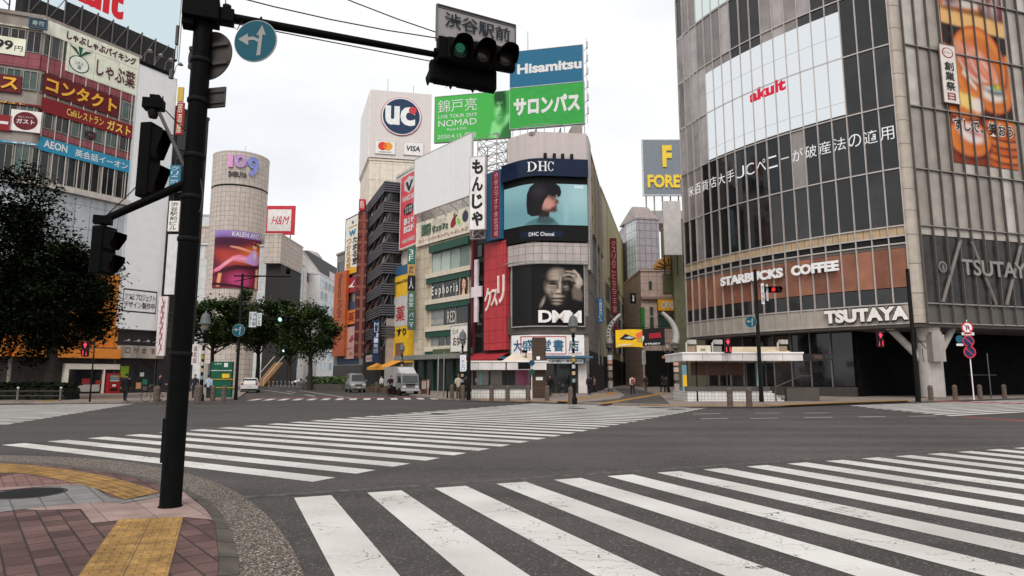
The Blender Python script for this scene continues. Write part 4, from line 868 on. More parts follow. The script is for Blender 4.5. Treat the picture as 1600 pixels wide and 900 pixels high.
FACE = lambda cx, cy, s, skin, hair, dark: [(('e', cx, cy, .34 * s, .42 * s), hair), (('e', cx, cy - .03 * s, .21 * s, .30 * s), skin), ([(cx - .24 * s, cy + .1 * s), (cx - .05 * s, cy + .27 * s), (cx + .24 * s, cy + .1 * s), (cx + .2 * s, cy + .3 * s), (cx, cy + .38 * s), (cx - .2 * s, cy + .3 * s)], hair),
    (('e', cx - .09 * s, cy + .02 * s, .045 * s, .018 * s), dark), (('e', cx + .09 * s, cy + .02 * s, .045 * s, .018 * s), dark), ([(cx - .01 * s, cy), (cx + .035 * s, cy - .09 * s), (cx - .03 * s, cy - .09 * s)], dark), (('e', cx, cy - .17 * s, .07 * s, .02 * s), dark)]
sign('poster', 'tall photo poster of a woman with long hair in the shop window', FE, ((718, 430), (732, 462)), W('#b8aca2'), (), t=.05, y=-.12, art=[([(.1, 0), (.9, 0), (.95, .7), (.7, .95), (.3, .95), (.05, .7)], HAIR)] + FACE(.5, .6, .9, SK, HAIR, W('#7a4a3e'))[1:] + [([(.3, 0), (.7, 0), (.62, .32), (.4, .32)], SK)])
a = FE.uv(655, 353); b = FE.uv(735, 368); zt2 = (FE.uv(655, 353)[1] + FE.uv(735, 320)[1]) / 2; zb2 = (FE.uv(655, 386)[1] + FE.uv(735, 364)[1]) / 2
fs = sign('fascia_sign', 'cream restaurant board with green lettering, red and green vegetables', FE, (a[0] - .2, FE.L - .1, zb2, zt2), W('#cfc4b4', streak=.2), [('菜園', .12, .3, .38, .84, W('#4f6652'), dict(bold=.04, depth=.1)), ('ビュッフェ', .34, .62, .4, .68, W('#57685a'), dict(bold=.04, depth=.1)), ('ベジタブル', .36, .6, .74, .86, W('#8b8a78')), ('スイーツバイキングしゃぶしゃぶ', .06, .96, .1, .26, W('#8a5348'), dict(bold=.02))], px=False, t=.25,
    art=[(('e', .72, .6, .055, .24, -.15), W('#7e2630')), (('e', .80, .55, .05, .22, .1), W('#b9c79a')), (('e', .8, .54, .03, .13, .1), W('#8aa860')), (('e', .91, .66, .05, .22), W('#3c3a4c')), ([(.89, .86), (.94, .98), (.91, .86)], W('#3f5a3a')), ([(.7, .84), (.74, .98), (.73, .82)], W('#3f5a3a'))])
wb = sign('billboard', 'large blank white roof board sloping up towards the corner', FE, (FE.uv(654, 300)[0], FE.L + .35, zt2 + 1.1, (FE.uv(654, 255)[1] + FE.uv(744, 206)[1]) / 2), W('#cbc5c4', rough=.5, var=.02, streak=.04, k=1.6), (), frame=W('#a8a4a3'), cat='billboard', px=False, y=-.4, t=.2)
m_ = MB(); zz = zt2 + .2
for k in range(6): u = k * (FE.L - .4) / 5 + .2; m_.tube([FE(u, -.3, zz - .4), FE(u, -1.4, zz + .3), FE(u, -.35, zz + 1.0)], .05, 6)
m_.build('brackets', W('#77736f'), wb)
sign('shop_sign', 'white square shop sign with black brush marks above the canopy', FE, ((705, 510), (731, 548)), W('#c7c2bb'), [('おしゃれ', .1, .45, .66, .9, INK), ('お好み', .12, .9, .2, .6, INK, dict(bold=.05))], y=-.8, t=.3, frame=W('#8b8884'))
sign('planter_strip', 'low green hedge-like planter strip under the last green window band', FE, ((676, 546), (735, 552)), W('#46503a'), (), y=-.6, t=.3, cat='planter')
# left neighbours: red board, yellow drug store
EB2 = fac_px(612, 646, Yl=84.5, Yr=79.2)
wbk = building('narrow_building', 'narrow white building holding a pink red billboard above a yellow drugstore', back(EB2, 9), AT(635, 262, 80).z, W('#b8b3ae', grid=(1.2, 1.2)))
sign('billboard', 'pink red billboard with a white hexagon emblem and floor numbers', EB2, ((627, 279), (651, 379)), W('#c9474f', rough=.5), [('VANGUARD', .12, .95, .63, .71, WHITE, dict(bold=.03)), ('10:00', .3, .72, .51, .55, WHITE), ('23:00', .3, .72, .46, .5, WHITE), ('B1F', .25, .85, .3, .39, WHITE, dict(bold=.05)), ('B2F', .25, .85, .19, .28, WHITE, dict(bold=.05)), ('VAN WARD', .15, .9, .05, .11, WHITE, dict(bold=.02))], frame=W('#c9c4c2'), t=.4, fw=.15, y=-.2,
     art=[([(.2, .8), (.5, .73), (.8, .8), (.8, .92), (.5, .97), (.2, .92)], W('#b9b2b2')), ([(.28, .9), (.42, .9), (.5, .82), (.6, .9), (.74, .9), (.54, .76), (.46, .76)], W('#2a2527')), (('e', .5, .505, .3, .075), W('#2a2022'))])
sign('facade_sign', 'yellow drugstore front with a blue top strip and red kanji panel', EB2, ((613, 420), (637, 566)), W('#d9a62a', rough=.5), [('Matsumoto KiYoSHi', .08, .98, .815, .85, INK, dict(bold=.02)), ('薬', .3, .8, .42, .58, W('#a02c2c'), dict(bold=.05)), ('くすり', .1, .9, .27, .35, INK, dict(bold=.05))], t=.7,
     art=[([(0, .9), (1, .9), (1, 1), (0, 1)], W('#2f5472')), ([(.16, .37), (.94, .37), (.94, .68), (.16, .68)], W('#b3aeab')), ([(.3, .03), (.75, .03), (.75, .2), (.3, .2)], W('#6a5346'))])
aw = thing('awning', 'orange yellow sloping shop awning beside the parked truck', 'awning', (*PX(625, 79), 3))
m_ = MB(); z0, z1 = AT(620, 573, 79).z, AT(620, 562, 79).z
m_.poly([EB2(-1.5, -.8, z1), EB2(EB2.L - 1.0, -.8, z1), EB2(EB2.L - 1.0, -2.8, z0), EB2(-1.5, -2.8, z0)]); m_.poly([EB2(-1.5, -2.8, z0), EB2(EB2.L - 1, -2.8, z0), EB2(EB2.L - 1, -2.8, z0 - .35), EB2(-1.5, -2.8, z0 - .35)]); m_.build('awning_cloth', W('#c98a34'), aw)
m_ = MB(); [m_.tube([EB2(u, -.8, z1 - .6), EB2(u, -2.75, z0 - .1)], .03, 6) for u in (-1.4, .8, EB2.L - 1.1)]; m_.build('awning_arms', STEEL, aw)
FB = Fac([(PX(600, 76.5)[0], 76.5), (PX(700, 76.5)[0], 76.5)])
for (y0, y1, c, tx, tc_, lb_) in [(386, 412, '#2f5d52', '3F', WHITE, 'green topmost box of the vertical stack beside the yellow drugstore'), (413, 430, '#a58253', '歯科', INK, 'tan second box of the vertical stack beside the yellow drugstore'), (431, 454, '#181818', '人', WHITE, 'black third box with a white figure mark in the vertical stack'), (455, 483, '#41584f', '美容室', W('#c5c8c0'), 'grey green fourth box of the vertical stack with pale marks'), (484, 515, '#394f49', 'パーマ', W('#c5c8c0'), 'lowest dark green box of the vertical stack')]:
    sign('blade_sign', lb_, FB, ((637, y0), (648, y1)), W(c), [(tx, .2, .8, .12, .88, tc_, dict(vertical=len(tx) > 1))], t=.4)
# ---- dark slot and red drugstore panel between the two corner buildings
mbd = building('slot_building', 'dark narrow building between the cream front and the curved screen corner', [C2_, C1, (C1[0] + 2, C1[1] + 14), (C2_[0] + 2, C2_[1] + 12)], Z(FM, 770, 275), mat((.04, .033, .033), .5, var=.3))
part(FM, 'red_pilaster', mbd, W('#5d2328'), (.02, .35, -.3, -.003, 3.6, Z(FM, 745, 375)))
windows(FM, .5, FM.L * .3, 4, Z(FM, 745, 380), 1, 6, mbd, glasses=[GLASS], sill=False, frame=DARK)
sg = sign('panel_sign', 'tall red tiled panel with tilted white katakana strokes', FM, ((757, 383), (790, 546)), W('#b83f44', rough=.5, k=1.1, grid=(1.15, 1.25), gm=.025, gc=hexc('#7d2328')), [], t=.5)
q = FM.rect((757, 383), (790, 546), -.55); m_ = MB()
WU, WZ = q[1] - q[0], q[3] - q[2]
for tx, a, b, c, d in (('ク', .06, .36, .36, .58), ('ス', .36, .66, .40, .56), ('リ', .66, .97, .42, .68)):
    put_text(m_, FM, tx, q[0] + a * WU, q[0] + b * WU, q[2] + c * WZ, q[2] + d * WZ, -.57, .02, depth=.12)
m_.build('lettering', W('#d3c3bb'), sg)
cs = thing('cross_sign', 'tall white cross shaped light box in the dark slot', 'sign', FM(FM.L * .18, -.3, 8))
q = FM.rect((742, 407), (749, 503), -.3); m_ = MB(); um = (q[0] + q[1]) / 2; zm = q[2] + (q[3] - q[2]) * .48
m_.box(um - .28, um + .28, -.5, -.31, q[2], q[3], FM); m_.build('upright', W('#c6b9bd'), cs)
m_ = MB(); m_.box(um - .75, um + .95, -.52, -.32, zm - .55, zm + .55, FM); m_.build('crossbar', W('#cbbfc4'), cs)
FMo = Fac([(PX(720, 64)[0], 64.6), (PX(800, 64)[0], 63.2)])
sign('vertical_sign', 'tall white sign with four big black brush hiragana', FMo, ((735, 246), (757, 357)), W('#cfcaca', rough=.5), [('もんじゃ', .12, .88, .02, .98, INK, dict(vertical=True, bold=.045))], t=.4, frame=W('#a5a2a3'))
sign('vertical_sign', 'tall blue and dark red ribbed sign with small neon script', FM, ((760, 272), (781, 372)), W('#2d5a78', grid=(.25, 6), gm=.02), [('渋谷カラオケ食堂酒場', .58, .88, .03, .97, W('#c98f98'), dict(vertical=True))], art=[([(.42, .02), (.96, .02), (.96, .98), (.42, .98)], W('#6e1f2c'))], t=.6, y=-.4)
m_ = thing('sign_bracket', 'steel lattice bracket under the big white hiragana sign', 'bracket', FMo(2, 0, 14)); q = FMo.rect((735, 357), (757, 372)); k_ = MB()
for a in (0, .25): 
    k_.tube([FMo(q[0], a, q[3]), FMo(q[0], a, q[2]), FMo(q[1], a, q[2]), FMo(q[1], a, q[3])], .05, 6); k_.tube([FMo(q[0], a, q[2]), FMo(q[1], a, q[3])], .04, 6); k_.tube([FMo(q[0], a, q[3]), FMo(q[1], a, q[2])], .04, 6)
k_.build('lattice', W('#8b8785'), m_)
ra = thing('awning', 'dark red awning at the foot of the tall red panel', 'awning', FM(3, -1, 3.6)); q = FM.rect((757, 551), (800, 560), -1.0)
m_ = MB(); m_.poly([FM(.3, -.05, q[3]), FM(FM.L, -.05, q[3]), FM(FM.L, -1.6, q[2]), FM(.3, -1.6, q[2])]); m_.poly([FM(.3, -1.6, q[2]), FM(FM.L, -1.6, q[2]), FM(FM.L, -1.6, q[2] - .3), FM(.3, -1.6, q[2] - .3)]); m_.build('awning_cloth', W('#8a2930'), ra)
m_ = MB(); [m_.tube([FM(u, -.05, q[3] - .5), FM(u, -1.55, q[2] - .1)], .03, 6) for u in (.4, FM.L - .2)]; m_.build('awning_arms', DARK, ra)
# ---- curved corner building with the video screen
zD = AT(870, 207, 62.2).z
TL2 = W('#a79c98', grid=(.75, .75), gm=.03, streak=.15)
dh = building('corner_building', 'corner building with a curved video screen and a bookshop at its foot', [C1, Cx, C4, C5, (C5[0] - 8, C5[1] + 2), (C1[0] + 2, C1[1] + 14)], zD - .4, W('#8d857f', grid=(1.2, 1.0), gm=.03, streak=.25))
RD = Vector(Cx)
def bend(off):
    """street front with its corner rounded, pushed out by off"""
    pts = [Vector(C1), Vector(C1).lerp(RD, .55)]
    a, b, c = Vector(C1).lerp(RD, .55), RD, RD.lerp(Vector(C4), .22)
    for k in range(1, 8): t = k / 8; pts.append(a * (1 - t) ** 2 + b * 2 * t * (1 - t) + c * t * t)
    pts += [c, Vector(C4)]
    f = Fac(pts, True); return f
FC = bend(0); UL = FC.L
def zD_(py): return AT(875, py, 62.2).z
def cpart(name, z0, z1, y0, y1, m, ua=0, ub=None, r=dh):
    mb = MB(); mb.box(ua, UL if ub is None else ub, y0, y1, z0, z1, FC, 24); return mb.build(name, m, r)
cpart('upper_cladding', zD_(253), zD - .1, -.35, -.003, W('#b3a8a6', rough=.45, var=.03, streak=.1))
cpart('tile_band', zD_(413), zD_(380), -.35, -.003, TL2)
cpart('steel_band', zD_(522), zD_(494), -.3, -.003, W('#4a4441'))
cpart('black_wall', zD_(413), zD_(253), -.05, -.004, mat((.015, .015, .016), .5))
cpart('pipe_rail', zD_(411), zD_(409.5), -1.0, -.8, STEEL)
bn = thing('banner_sign', 'curved dark navy glass band with three white capitals above the screen', 'sign', FC(UL / 2, -.6, zD_(279)))
cpart('panel', zD_(279), zD_(252), -.9, -.36, W('#14233d', rough=.15, k=1.0), r=bn, ua=-.4)
q = (FC.uv(824, 262, -.9)[0], FC.uv(866, 262, -.9)[0]); WHT = W('#dcdad8')
def serif(mb, F, ch, u0, u1, z0, z1, y):
    """D, H, C drawn with thick and thin strokes and slab serifs"""
    w, h = u1 - u0, z1 - z0
    P_ = lambda pts: mb.poly([F(u0 + a * w, y, z0 + b * h) for a, b in pts])
    R_ = lambda a, b, c, d: P_([(a, c), (b, c), (b, d), (a, d)])
    if ch == 'H':
        for a in (.12, .70): R_(a, a + .18, 0, 1); R_(a - .12, a + .3, 0, .05); R_(a - .12, a + .3, .95, 1)
        R_(.3, .7, .47, .54)
    else:
        full = ch == 'C'; n = 24; a0, a1 = (math.radians(35), math.radians(325)) if full else (math.radians(-90), math.radians(90))
        cx, rx = (.5, .5) if full else (.3, .68)
        for i in range(n):
            t0 = a0 + (a1 - a0) * i / n; t1 = a0 + (a1 - a0) * (i + 1) / n
            o = lambda t: (cx + rx * math.cos(t), .5 + .5 * math.sin(t)); inn = lambda t: (cx + (rx - .2) * math.cos(t), .5 + .455 * math.sin(t))
            P_([o(t0), o(t1), inn(t1), inn(t0)])
        if full: R_(.88, .94, .66, 1.0)
        else: R_(.12, .3, 0, 1); R_(0, .4, 0, .045); R_(0, .4, .955, 1)
m_ = MB(); dq = (q[1] - q[0]); z0, z1 = zD_(272), zD_(257)
for i, ch in enumerate('DHC'): serif(m_, FC, ch, q[0] + dq * (.0, .36, .72)[i], q[0] + dq * (.33, .69, 1.0)[i], z0, z1, -.93)
m_.build('lettering', WHT, bn)
for px_ in (852, 866, 879, 893):
    u = FC.uv(px_, 248, -.6)[0]; m_ = MB(); m_.box(u - .14, u + .14, -.9, -.5, zD_(251), zD_(244), FC); m_.build('floodlight', DARK, bn)
vs = thing('video_screen', 'curved video screen showing a dark haired woman in profile on pale teal', 'screen', FC(UL / 2, -.6, zD_(378)))
cpart('housing', zD_(378), zD_(279) - .003, -.5, -.36, BLACK, r=vs, ua=-.4)
s0, s1, sz0, sz1 = -.3, UL - .05, zD_(353), zD_(289.5)
cpart('display', sz0, sz1, -.56, -.51, em('#78a3a8', .8), ua=s0, ub=s1, r=vs)
hairp = [(.38, .20), (.335, .28), (.325, .5), (.33, .75), (.36, .92), (.42, 1.03), (.62, 1.03), (.68, .93), (.697, .8), (.685, .70), (.66, .67), (.645, .74), (.60, .69), (.55, .73), (.505, .6), (.48, .45), (.475, .3), (.45, .21)]
face = [(.47, .36), (.46, .6), (.53, .82), (.63, .82), (.643, .72), (.634, .645), (.648, .58), (.662, .535), (.640, .51), (.642, .475), (.632, .455), (.638, .425), (.628, .40), (.63, .375), (.612, .335), (.55, .315)]
SC = lambda h, s=1: em(h, s)
photo(FC, s0, s1, sz0, sz1, -.57, '#86b0b4', [(('e', .1, .2, .5, .4), '#6c989e', .3), (('e', .9, .75, .18, .4), '#a3c4c6', .3), (('e', .75, .6, .03, .5), '#97bcbf', .06), ([(.26, -.05), (.35, .08), (.45, .17), (.56, .17), (.63, .09), (.70, -.05)], '#4f787c', .025),
    ([(.44, .05), (.455, .36), (.56, .36), (.55, .05)], '#2a1d1d', .02), (('e', .52, .1, .09, .09), '#3b5357', .04), (face, '#8d6359', .008), (('e', .535, .52, .065, .13), '#c08d80', .08), (('e', .55, .47, .045, .07), '#c98a7e', .07), (('e', .645, .56, .02, .06), '#6d4a44', .02), (('e', .595, .73, .06, .08), '#5d4440', .06), (('e', .61, .37, .035, .06), '#4a3230', .03), (('e', .57, .335, .06, .035), '#5a3d38', .03), (('e', .635, .445, .012, .025), '#6a2f34', .008),
    ([(.575, .635), (.6, .628), (.63, .645), (.6, .613)], '#140d0f', .006), ([(.565, .69), (.60, .70), (.632, .685), (.6, .685)], '#1c1315', .006), (hairp, '#120f13', .008), (('e', .45, .8, .06, .1, .3), '#29242b', .1)], vs, (220, 120), emit=.82)
m_ = MB(); uq = FC.uv(898, 292, -.6)[0]; put_text(m_, FC, 'DHC', uq, uq + .9, zD_(296), zD_(291.5), -.68, .02); m_.build('caption', SC('#dfe8e8'), vs)
m_ = MB(); uq = FC.uv(826, 368, -.6)[0]; put_text(m_, FC, 'DHC Channel', uq, FC.uv(866, 368, -.6)[0], zD_(370.5), zD_(364.5), -.53, .01); m_.build('caption', W('#cfd2d6'), vs)
m_ = MB(); m_.box(FC.uv(812, 367, -.6)[0], FC.uv(880, 367, -.6)[0], -.515, -.503, zD_(372), zD_(362.5), FC, 8); m_.build('caption_strip', W('#14233d', k=.8), vs)
# black portrait billboard
dm = thing('billboard', 'black billboard with a grey portrait of an old man shading his eyes', 'billboard', FC(UL / 2, -.4, zD_(494)))
u0, u1 = FC.uv(802, 460, -.4)[0], FC.uv(912, 460, -.4)[0]; z0, z1 = zD_(509.5), zD_(414)
cpart('panel', z0, z1, -.55, -.36, mat((.012, .012, .012), .4), ua=u0, ub=u1, r=dm)
m_ = MB(); 
for (a, b, c, d) in ((u0 - .08, u1 + .08, z1, z1 + .1), (u0 - .08, u1 + .08, z0 - .1, z0), (u0 - .08, u0, z0, z1), (u1, u1 + .08, z0, z1)): m_.box(a, b, -.6, -.36, c, d, FC, 16)
m_.build('frame', W('#8a8785'), dm)
FO = [(.52, .93), (.38, .88), (.29, .77), (.23, .63), (.26, .50), (.36, .38), (.46, .33), (.55, .36), (.61, .48), (.66, .62), (.66, .78), (.6, .9)]
old = [(FO, '#4d433c', .05), (('e', .44, .82, .13, .09, .2), '#a29488', .07), (('e', .56, .86, .06, .05), '#7d7067', .05), (('e', .33, .6, .09, .08), '#94877b', .05), (('e', .42, .53, .05, .08), '#85796e', .04), (('e', .60, .56, .06, .2), '#1d1816', .05), (('e', .53, .66, .028, .1), '#b8aa9d', .025), (('e', .49, .555, .045, .032), '#b0a295', .02), (('e', .575, .64, .03, .1), '#2a2320', .03), (('e', .485, .52, .05, .008), '#191412', .008),
    (('e', .37, .715, .10, .018, .05), '#2b231f', .014), (('e', .37, .675, .085, .028), '#3a302b', .018), (('e', .375, .68, .05, .011), '#0b0908', .008), (('e', .36, .645, .07, .008, -.05), '#9d9085', .01), (('e', .36, .625, .07, .006, -.1), '#463c36', .008), (('e', .35, .6, .06, .005, -.15), '#544941', .008), (('e', .62, .70, .07, .02, -.05), '#15110f', .014), (('e', .625, .665, .05, .02), '#4d443e', .014), (('e', .625, .67, .035, .01), '#070606', .007), (('e', .635, .63, .05, .014), '#857a70', .014), (('e', .65, .59, .05, .02), '#5f554d', .018),
    (('e', .37, .50, .010, .06, .35), '#2d2622', .012), (('e', .57, .50, .010, .06, -.3), '#201a17', .012), (('e', .47, .475, .10, .02), '#a4978b', .018), (('e', .47, .432, .105, .011, -.04), '#0d0a09', .008), (('e', .47, .408, .08, .014), '#9d9085', .012), (('e', .46, .385, .08, .008), '#2a2320', .01), (('e', .45, .355, .07, .018), '#8a7d72', .016), (('e', .40, .80, .12, .004, .1), '#5a4e46', .007), (('e', .42, .83, .11, .004, .12), '#64584f', .007), (('e', .45, .865, .09, .004, .12), '#64584f', .007), (('e', .51, .76, .006, .03), '#453b35', .008),
    (('e', .18, .38, .025, .07, -.35), '#968a7e', .02), (('e', .16, .39, .012, .06, -.35), '#1b1614', .015), (('e', .22, .66, .02, .05), '#4a403a', .02),
    ([(.78, .44), (.76, .56), (.80, .66), (.93, .66), (.97, .5), (.95, .4)], '#63584f', .03), ([(.80, .66), (.78, .74), (.86, .80), (.96, .76), (.985, .68), (.9, .6)], '#9a8d82', .02), ([(.82, .70), (.70, .745), (.60, .745), (.59, .765), (.68, .785), (.83, .76)], '#6f645b', .014), ([(.82, .76), (.72, .82), (.59, .80), (.575, .825), (.70, .85), (.84, .81)], '#9d9085', .012), ([(.84, .80), (.76, .86), (.645, .87), (.64, .895), (.77, .895), (.87, .84)], '#94877b', .012), ([(.88, .74), (.86, .82), (.785, .89), (.79, .915), (.83, .905), (.92, .83), (.985, .72)], '#a89a8e', .012),
    (('e', .73, .80, .09, .005, -.25), '#1d1815', .006), (('e', .75, .855, .08, .005, -.1), '#1d1815', .006), (('e', .84, .83, .05, .006, -.9), '#2a2320', .006), (('e', .87, .70, .05, .03, .3), '#b5a79b', .025), (('e', .8, .69, .05, .03), '#2d2622', .02)]
photo(FC, u0 + (u1 - u0) * .3, u1 - .02, z0, z1, -.575, '#0d0b0b', old, dm, (170, 200), k=1.35)
m_ = MB(); a, b = FC.uv(842, 500, -.6)[0], FC.uv(909, 500, -.6)[0]; w3 = (b - a)
for i, ch in enumerate('DMM'): put_text(m_, FC, ch, a + w3 * (0, .285, .64)[i], a + w3 * (.285, .64, .99)[i], zD_(505), zD_(486), -.78, .035)
m_.build('lettering', W('#d0cdc9'), dm)
# bookshop sign
bs = thing('shop_sign', 'white bookshop signboard with blue kanji in a red book outline', 'sign', FC(UL / 2, -.9, zD_(556)))
u0, u1 = FC.uv(799, 540, -.9)[0], FC.uv(913, 540, -.9)[0]; z0, z1 = zD_(556), zD_(524)
cpart('panel', z0, z1, -.9, -.36, W('#cdcbc9'), ua=u0, ub=u1, r=bs)
m_ = MB(); w3 = u1 - u0; BLU = W('#1f5673')
for ch, a in zip('大盛堂書店', (.04, .18, .37, .55, .77)): put_text(m_, FC, ch, u0 + w3 * a, u0 + w3 * (a + .15), z0 + .4, z1 - .45, -.94, .012 if ch == '盛' else .04)
m_.build('lettering', BLU, bs)
m_ = MB(); RDB = W('#a23a40')
for a, b, c, d in ((.16, .74, .9, .94), (.16, .74, .06, .10), (.16, .172, .1, .9), (.728, .74, .1, .9)): m_.box(u0 + w3 * a, u0 + w3 * b, -.93, -.905, z0 + (z1 - z0) * c, z0 + (z1 - z0) * d, FC, 8)
m_.build('book_outline', RDB, bs)
m_ = MB(); put_text(m_, FC, 'TAIHEIDO BOOKS', u0 + w3 * .76, u0 + w3 * .96, z0 + .12, z0 + .3, -.94); m_.build('small_lettering', RDB, bs)
cpart('canopy', zD_(560), zD_(557) - .003, -1.6, -.36, W('#3c5c74'))
b2 = thing('shop_sign', 'blue and white strip sign beneath the bookshop board', 'sign', FC(UL / 2, -1, zD_(570)))
cpart('panel', zD_(569), zD_(560) - .003, -1.2, -.36, W('#3a5f78'), ua=u0, ub=u1, r=b2)
m_ = MB(); m_.box(u0 + w3 * .45, u1 - .2, -1.24, -1.205, zD_(568), zD_(561.5), FC, 8); m_.build('white_strip', W('#cfcdca'), b2)
m_ = MB(); put_text(m_, FC, '人気の雑誌ハイ新刊小説の店', u0 + w3 * .48, u1 - .3, zD_(567), zD_(562.5), -1.26, .02); m_.build('lettering', INK, b2)
cpart('shopfront', .13, zD_(570), -.2, -.003, mat((.035, .032, .03), .35, var=.4), ub=UL - 1.2)
for k in range(4): cpart('shop_window', .3, 3.0, -.26, -.205, rnd.choice([GLASS2, GLASS, GLASSG]), ua=.6 + k * 1.5, ub=1.8 + k * 1.5)
cpart('white_pier', .13, zD_(566), -.4, -.003, W('#bdb7b3'), ua=UL - 1.15, ub=UL - .35)
# alley side wall
windows(FDS, 1.5, FDS.L - 2, zD_(470), zD - 2, 6, 7, dh, gu=.8, gz=.9, glasses=[GLASS], frame=W('#6a635e'), sill=False)
part(FDS, 'steel_panel', dh, W('#9c9590', rough=.4, metal=.4), (0.05, 3, -.25, -.003, zD_(420), zD - .2))
part(FDS, 'side_upper', dh, W('#8f8062', grid=(1.2, 1.2)), (6, FDS.L - .2, -.2, -.003, zD - 9, zD - 1))
part(FDS, 'pipe', dh, W('#77706a'), (9, 9.15, -.35, -.2, 3, zD - 1), (14, 14.12, -.35, -.2, 3, zD - 1))
part(FDS, 'shopfront', dh, BLACK, (.3, FDS.L - .3, -.1, -.003, .13, 4.2))
FA = Fac([(PX(930, 72)[0] - .6, 72), (PX(970, 72)[0], 72)])
sign('blade_sign', 'small blue blade sign with pale vertical kanji on the alley wall', Fac([(PX(900, 70)[0], 70), (PX(990, 70)[0], 70)]), ((934, 465), (943, 504)), W('#28557a'), [('大盛堂書店ビル', .2, .8, .04, .96, W('#c2ccd2'), dict(vertical=True))], t=.25)
rp = thing('roof_plant', 'grey plant boxes and rails on the roof of the curved screen corner', 'rooftop plant', FC(UL * .6, 3, zD))
m_ = MB(); m_.box(.6, UL * .75, 2, 3, zD - .04, zD + .9, FC); m_.build('duct', W('#6f6a66'), rp)
m_ = MB(); m_.box(UL - 1.2, UL - .1, 1.0, 5.0, zD - .04, zD + 1.2, FC); m_.build('stair_head', W('#8b837d'), rp)
m_ = MB(); [m_.tube([FC(u, .4, zD - .04), FC(u, .4, zD + 1)], .035, 5) for u in [UL * k / 8 for k in range(9)]]; m_.tube([FC(UL * k / 12, .4, zD + 1) for k in range(13)], .04, 5); m_.build('railing', W('#8d8782'), rp)
# ---- green roof boards
FG1 = fac_px(670, 797, 80.5, 78.5); FG2 = fac_px(796, 912, 75.3, 73.5)
GRN = W('#3f9f45', rough=.5, var=.04); GRN2 = W('#2f8f3c', rough=.5)
gcb = sign('billboard', 'green concert billboard with white lettering and a green tinted man', FG1, ((680, 152), (797, 214)), GRN, [('錦戸亮', .04, .56, .64, .92, WHITE, dict(bold=-.005)), ('LIVE TOUR 2019', .05, .56, .51, .59, WHITE), ('NOMAD', .05, .56, .33, .47, WHITE), ('Bluray & DVD', .17, .43, .22, .29, WHITE), ('2020.4.15 発売', .04, .56, .06, .17, WHITE)], cat='billboard', t=.4, frame=W('#6b7468'), fw=.06)
q = FG1.rect((680, 152), (797, 214), -.45); uu = q[0] + (q[1] - q[0]) * .6
photo(FG1, uu, q[1], q[2], q[3], -.47, '#3f9f45', [([(.3, -.1), (.42, .34), (.6, .42), (.8, .45), (1.1, .55), (1.1, -.1)], '#7cc77f', .04), ([(.55, -.1), (.75, .2), (1.1, .42), (1.1, -.1)], '#2a6a35', .05), (('e', .66, .40, .13, .12), '#3f8f48', .06), (('e', .66, .66, .145, .26), '#63b368', .04), (('e', .76, .62, .07, .24), '#2f7a3b', .06), (('e', .57, .58, .05, .1), '#83c985', .06), (('e', .66, .90, .19, .14), '#17421f', .04), (('e', .82, .75, .06, .2), '#17421f', .04), (('e', .53, .80, .04, .12), '#17421f', .03),
    (('e', .595, .715, .05, .014), '#17421f', .015), (('e', .72, .715, .055, .014), '#123619', .015), (('e', .595, .675, .035, .012), '#17421f', .014), (('e', .715, .675, .035, .012), '#123619', .014), (('e', .645, .60, .02, .06), '#86cc88', .03), (('e', .65, .555, .03, .012), '#2a6a35', .014), (('e', .65, .495, .05, .012), '#1b4d25', .014), (('e', .65, .455, .05, .02), '#4d9f55', .03)], gcb, (60, 70), k=KV)
HB = W('#175a78', rough=.45, var=.04)
hs = sign('billboard', 'blue upper roof billboard with white latin capitals', FG2, ((797, 82), (911, 127)), HB, [('Hisamitsu', .1, .985, .36, .64, WHITE, dict(bold=.04))], cat='billboard', t=.5, frame=W('#9aa0a4'), fw=.06)
sign('billboard', 'bright green lower roof billboard with bold white katakana', FG2, ((797, 138), (913, 192)), GRN2, [('サロンパス', .05, .95, .3, .74, WHITE, dict(bold=.05))], cat='billboard', t=.5, frame=W('#9aa0a4'), fw=.06)
q = FG2.rect((797, 82), (913, 192)); lb2 = thing('light_rig', 'column of small lamp arms up the right edge of the blue and green roof boards', 'lamp rig', FG2(q[1] + .3, 0, q[2]))
m_ = MB(); m_.tube([FG2(q[1] + .35, .3, q[2]), FG2(q[1] + .35, .3, q[3] + 1)], .03, 5)
for k in range(6):
    z = q[2] + (q[3] - q[2]) * (k + .5) / 6; m_.tube([FG2(q[1] + .1, 0, z), FG2(q[1] + .5, -.6, z + .15)], .03, 5); m_.box(q[1] + .4, q[1] + .62, -.75, -.5, z, z + .8, FG2)
m_.build('lamp_arms', W('#a9a7a6'), lb2)
tr_ = thing('roof_truss', 'open steel truss tower holding the green boards between the two roofs', 'steelwork', (*PX(770, 76), 20)); m_ = MB()
zb_, zt_ = AT(770, 275, 76).z, AT(770, 212, 76).z
P4 = [PX(744, 77), PX(775, 75), PX(792, 78), PX(760, 80)]
for p in P4: m_.tube([(*p, zb_ - 2), (*p, zt_)], .07, 6)
for lv in range(4):
    za, zc_ = zb_ + (zt_ - zb_) * lv / 4, zb_ + (zt_ - zb_) * (lv + 1) / 4
    for i in range(4):
        a, b = P4[i], P4[(i + 1) % 4]; m_.tube([(*a, za), (*b, zc_)], .04, 5); m_.tube([(*b, za), (*a, zc_)], .04, 5); m_.tube([(*a, zc_), (*b, zc_)], .045, 5)
for x0, x1 in ((682, 700), (700, 720), (797, 840), (840, 880), (880, 912)):
    a = PX(x0, 78.5 if x0 < 790 else 76); b = PX(x1, 78.5 if x0 < 790 else 76); m_.tube([(*a, zb_ - 3), (*b, zt_ + 1)], .05, 5); m_.tube([(*b, zb_ - 3), (*b, zt_ + 1)], .06, 5)
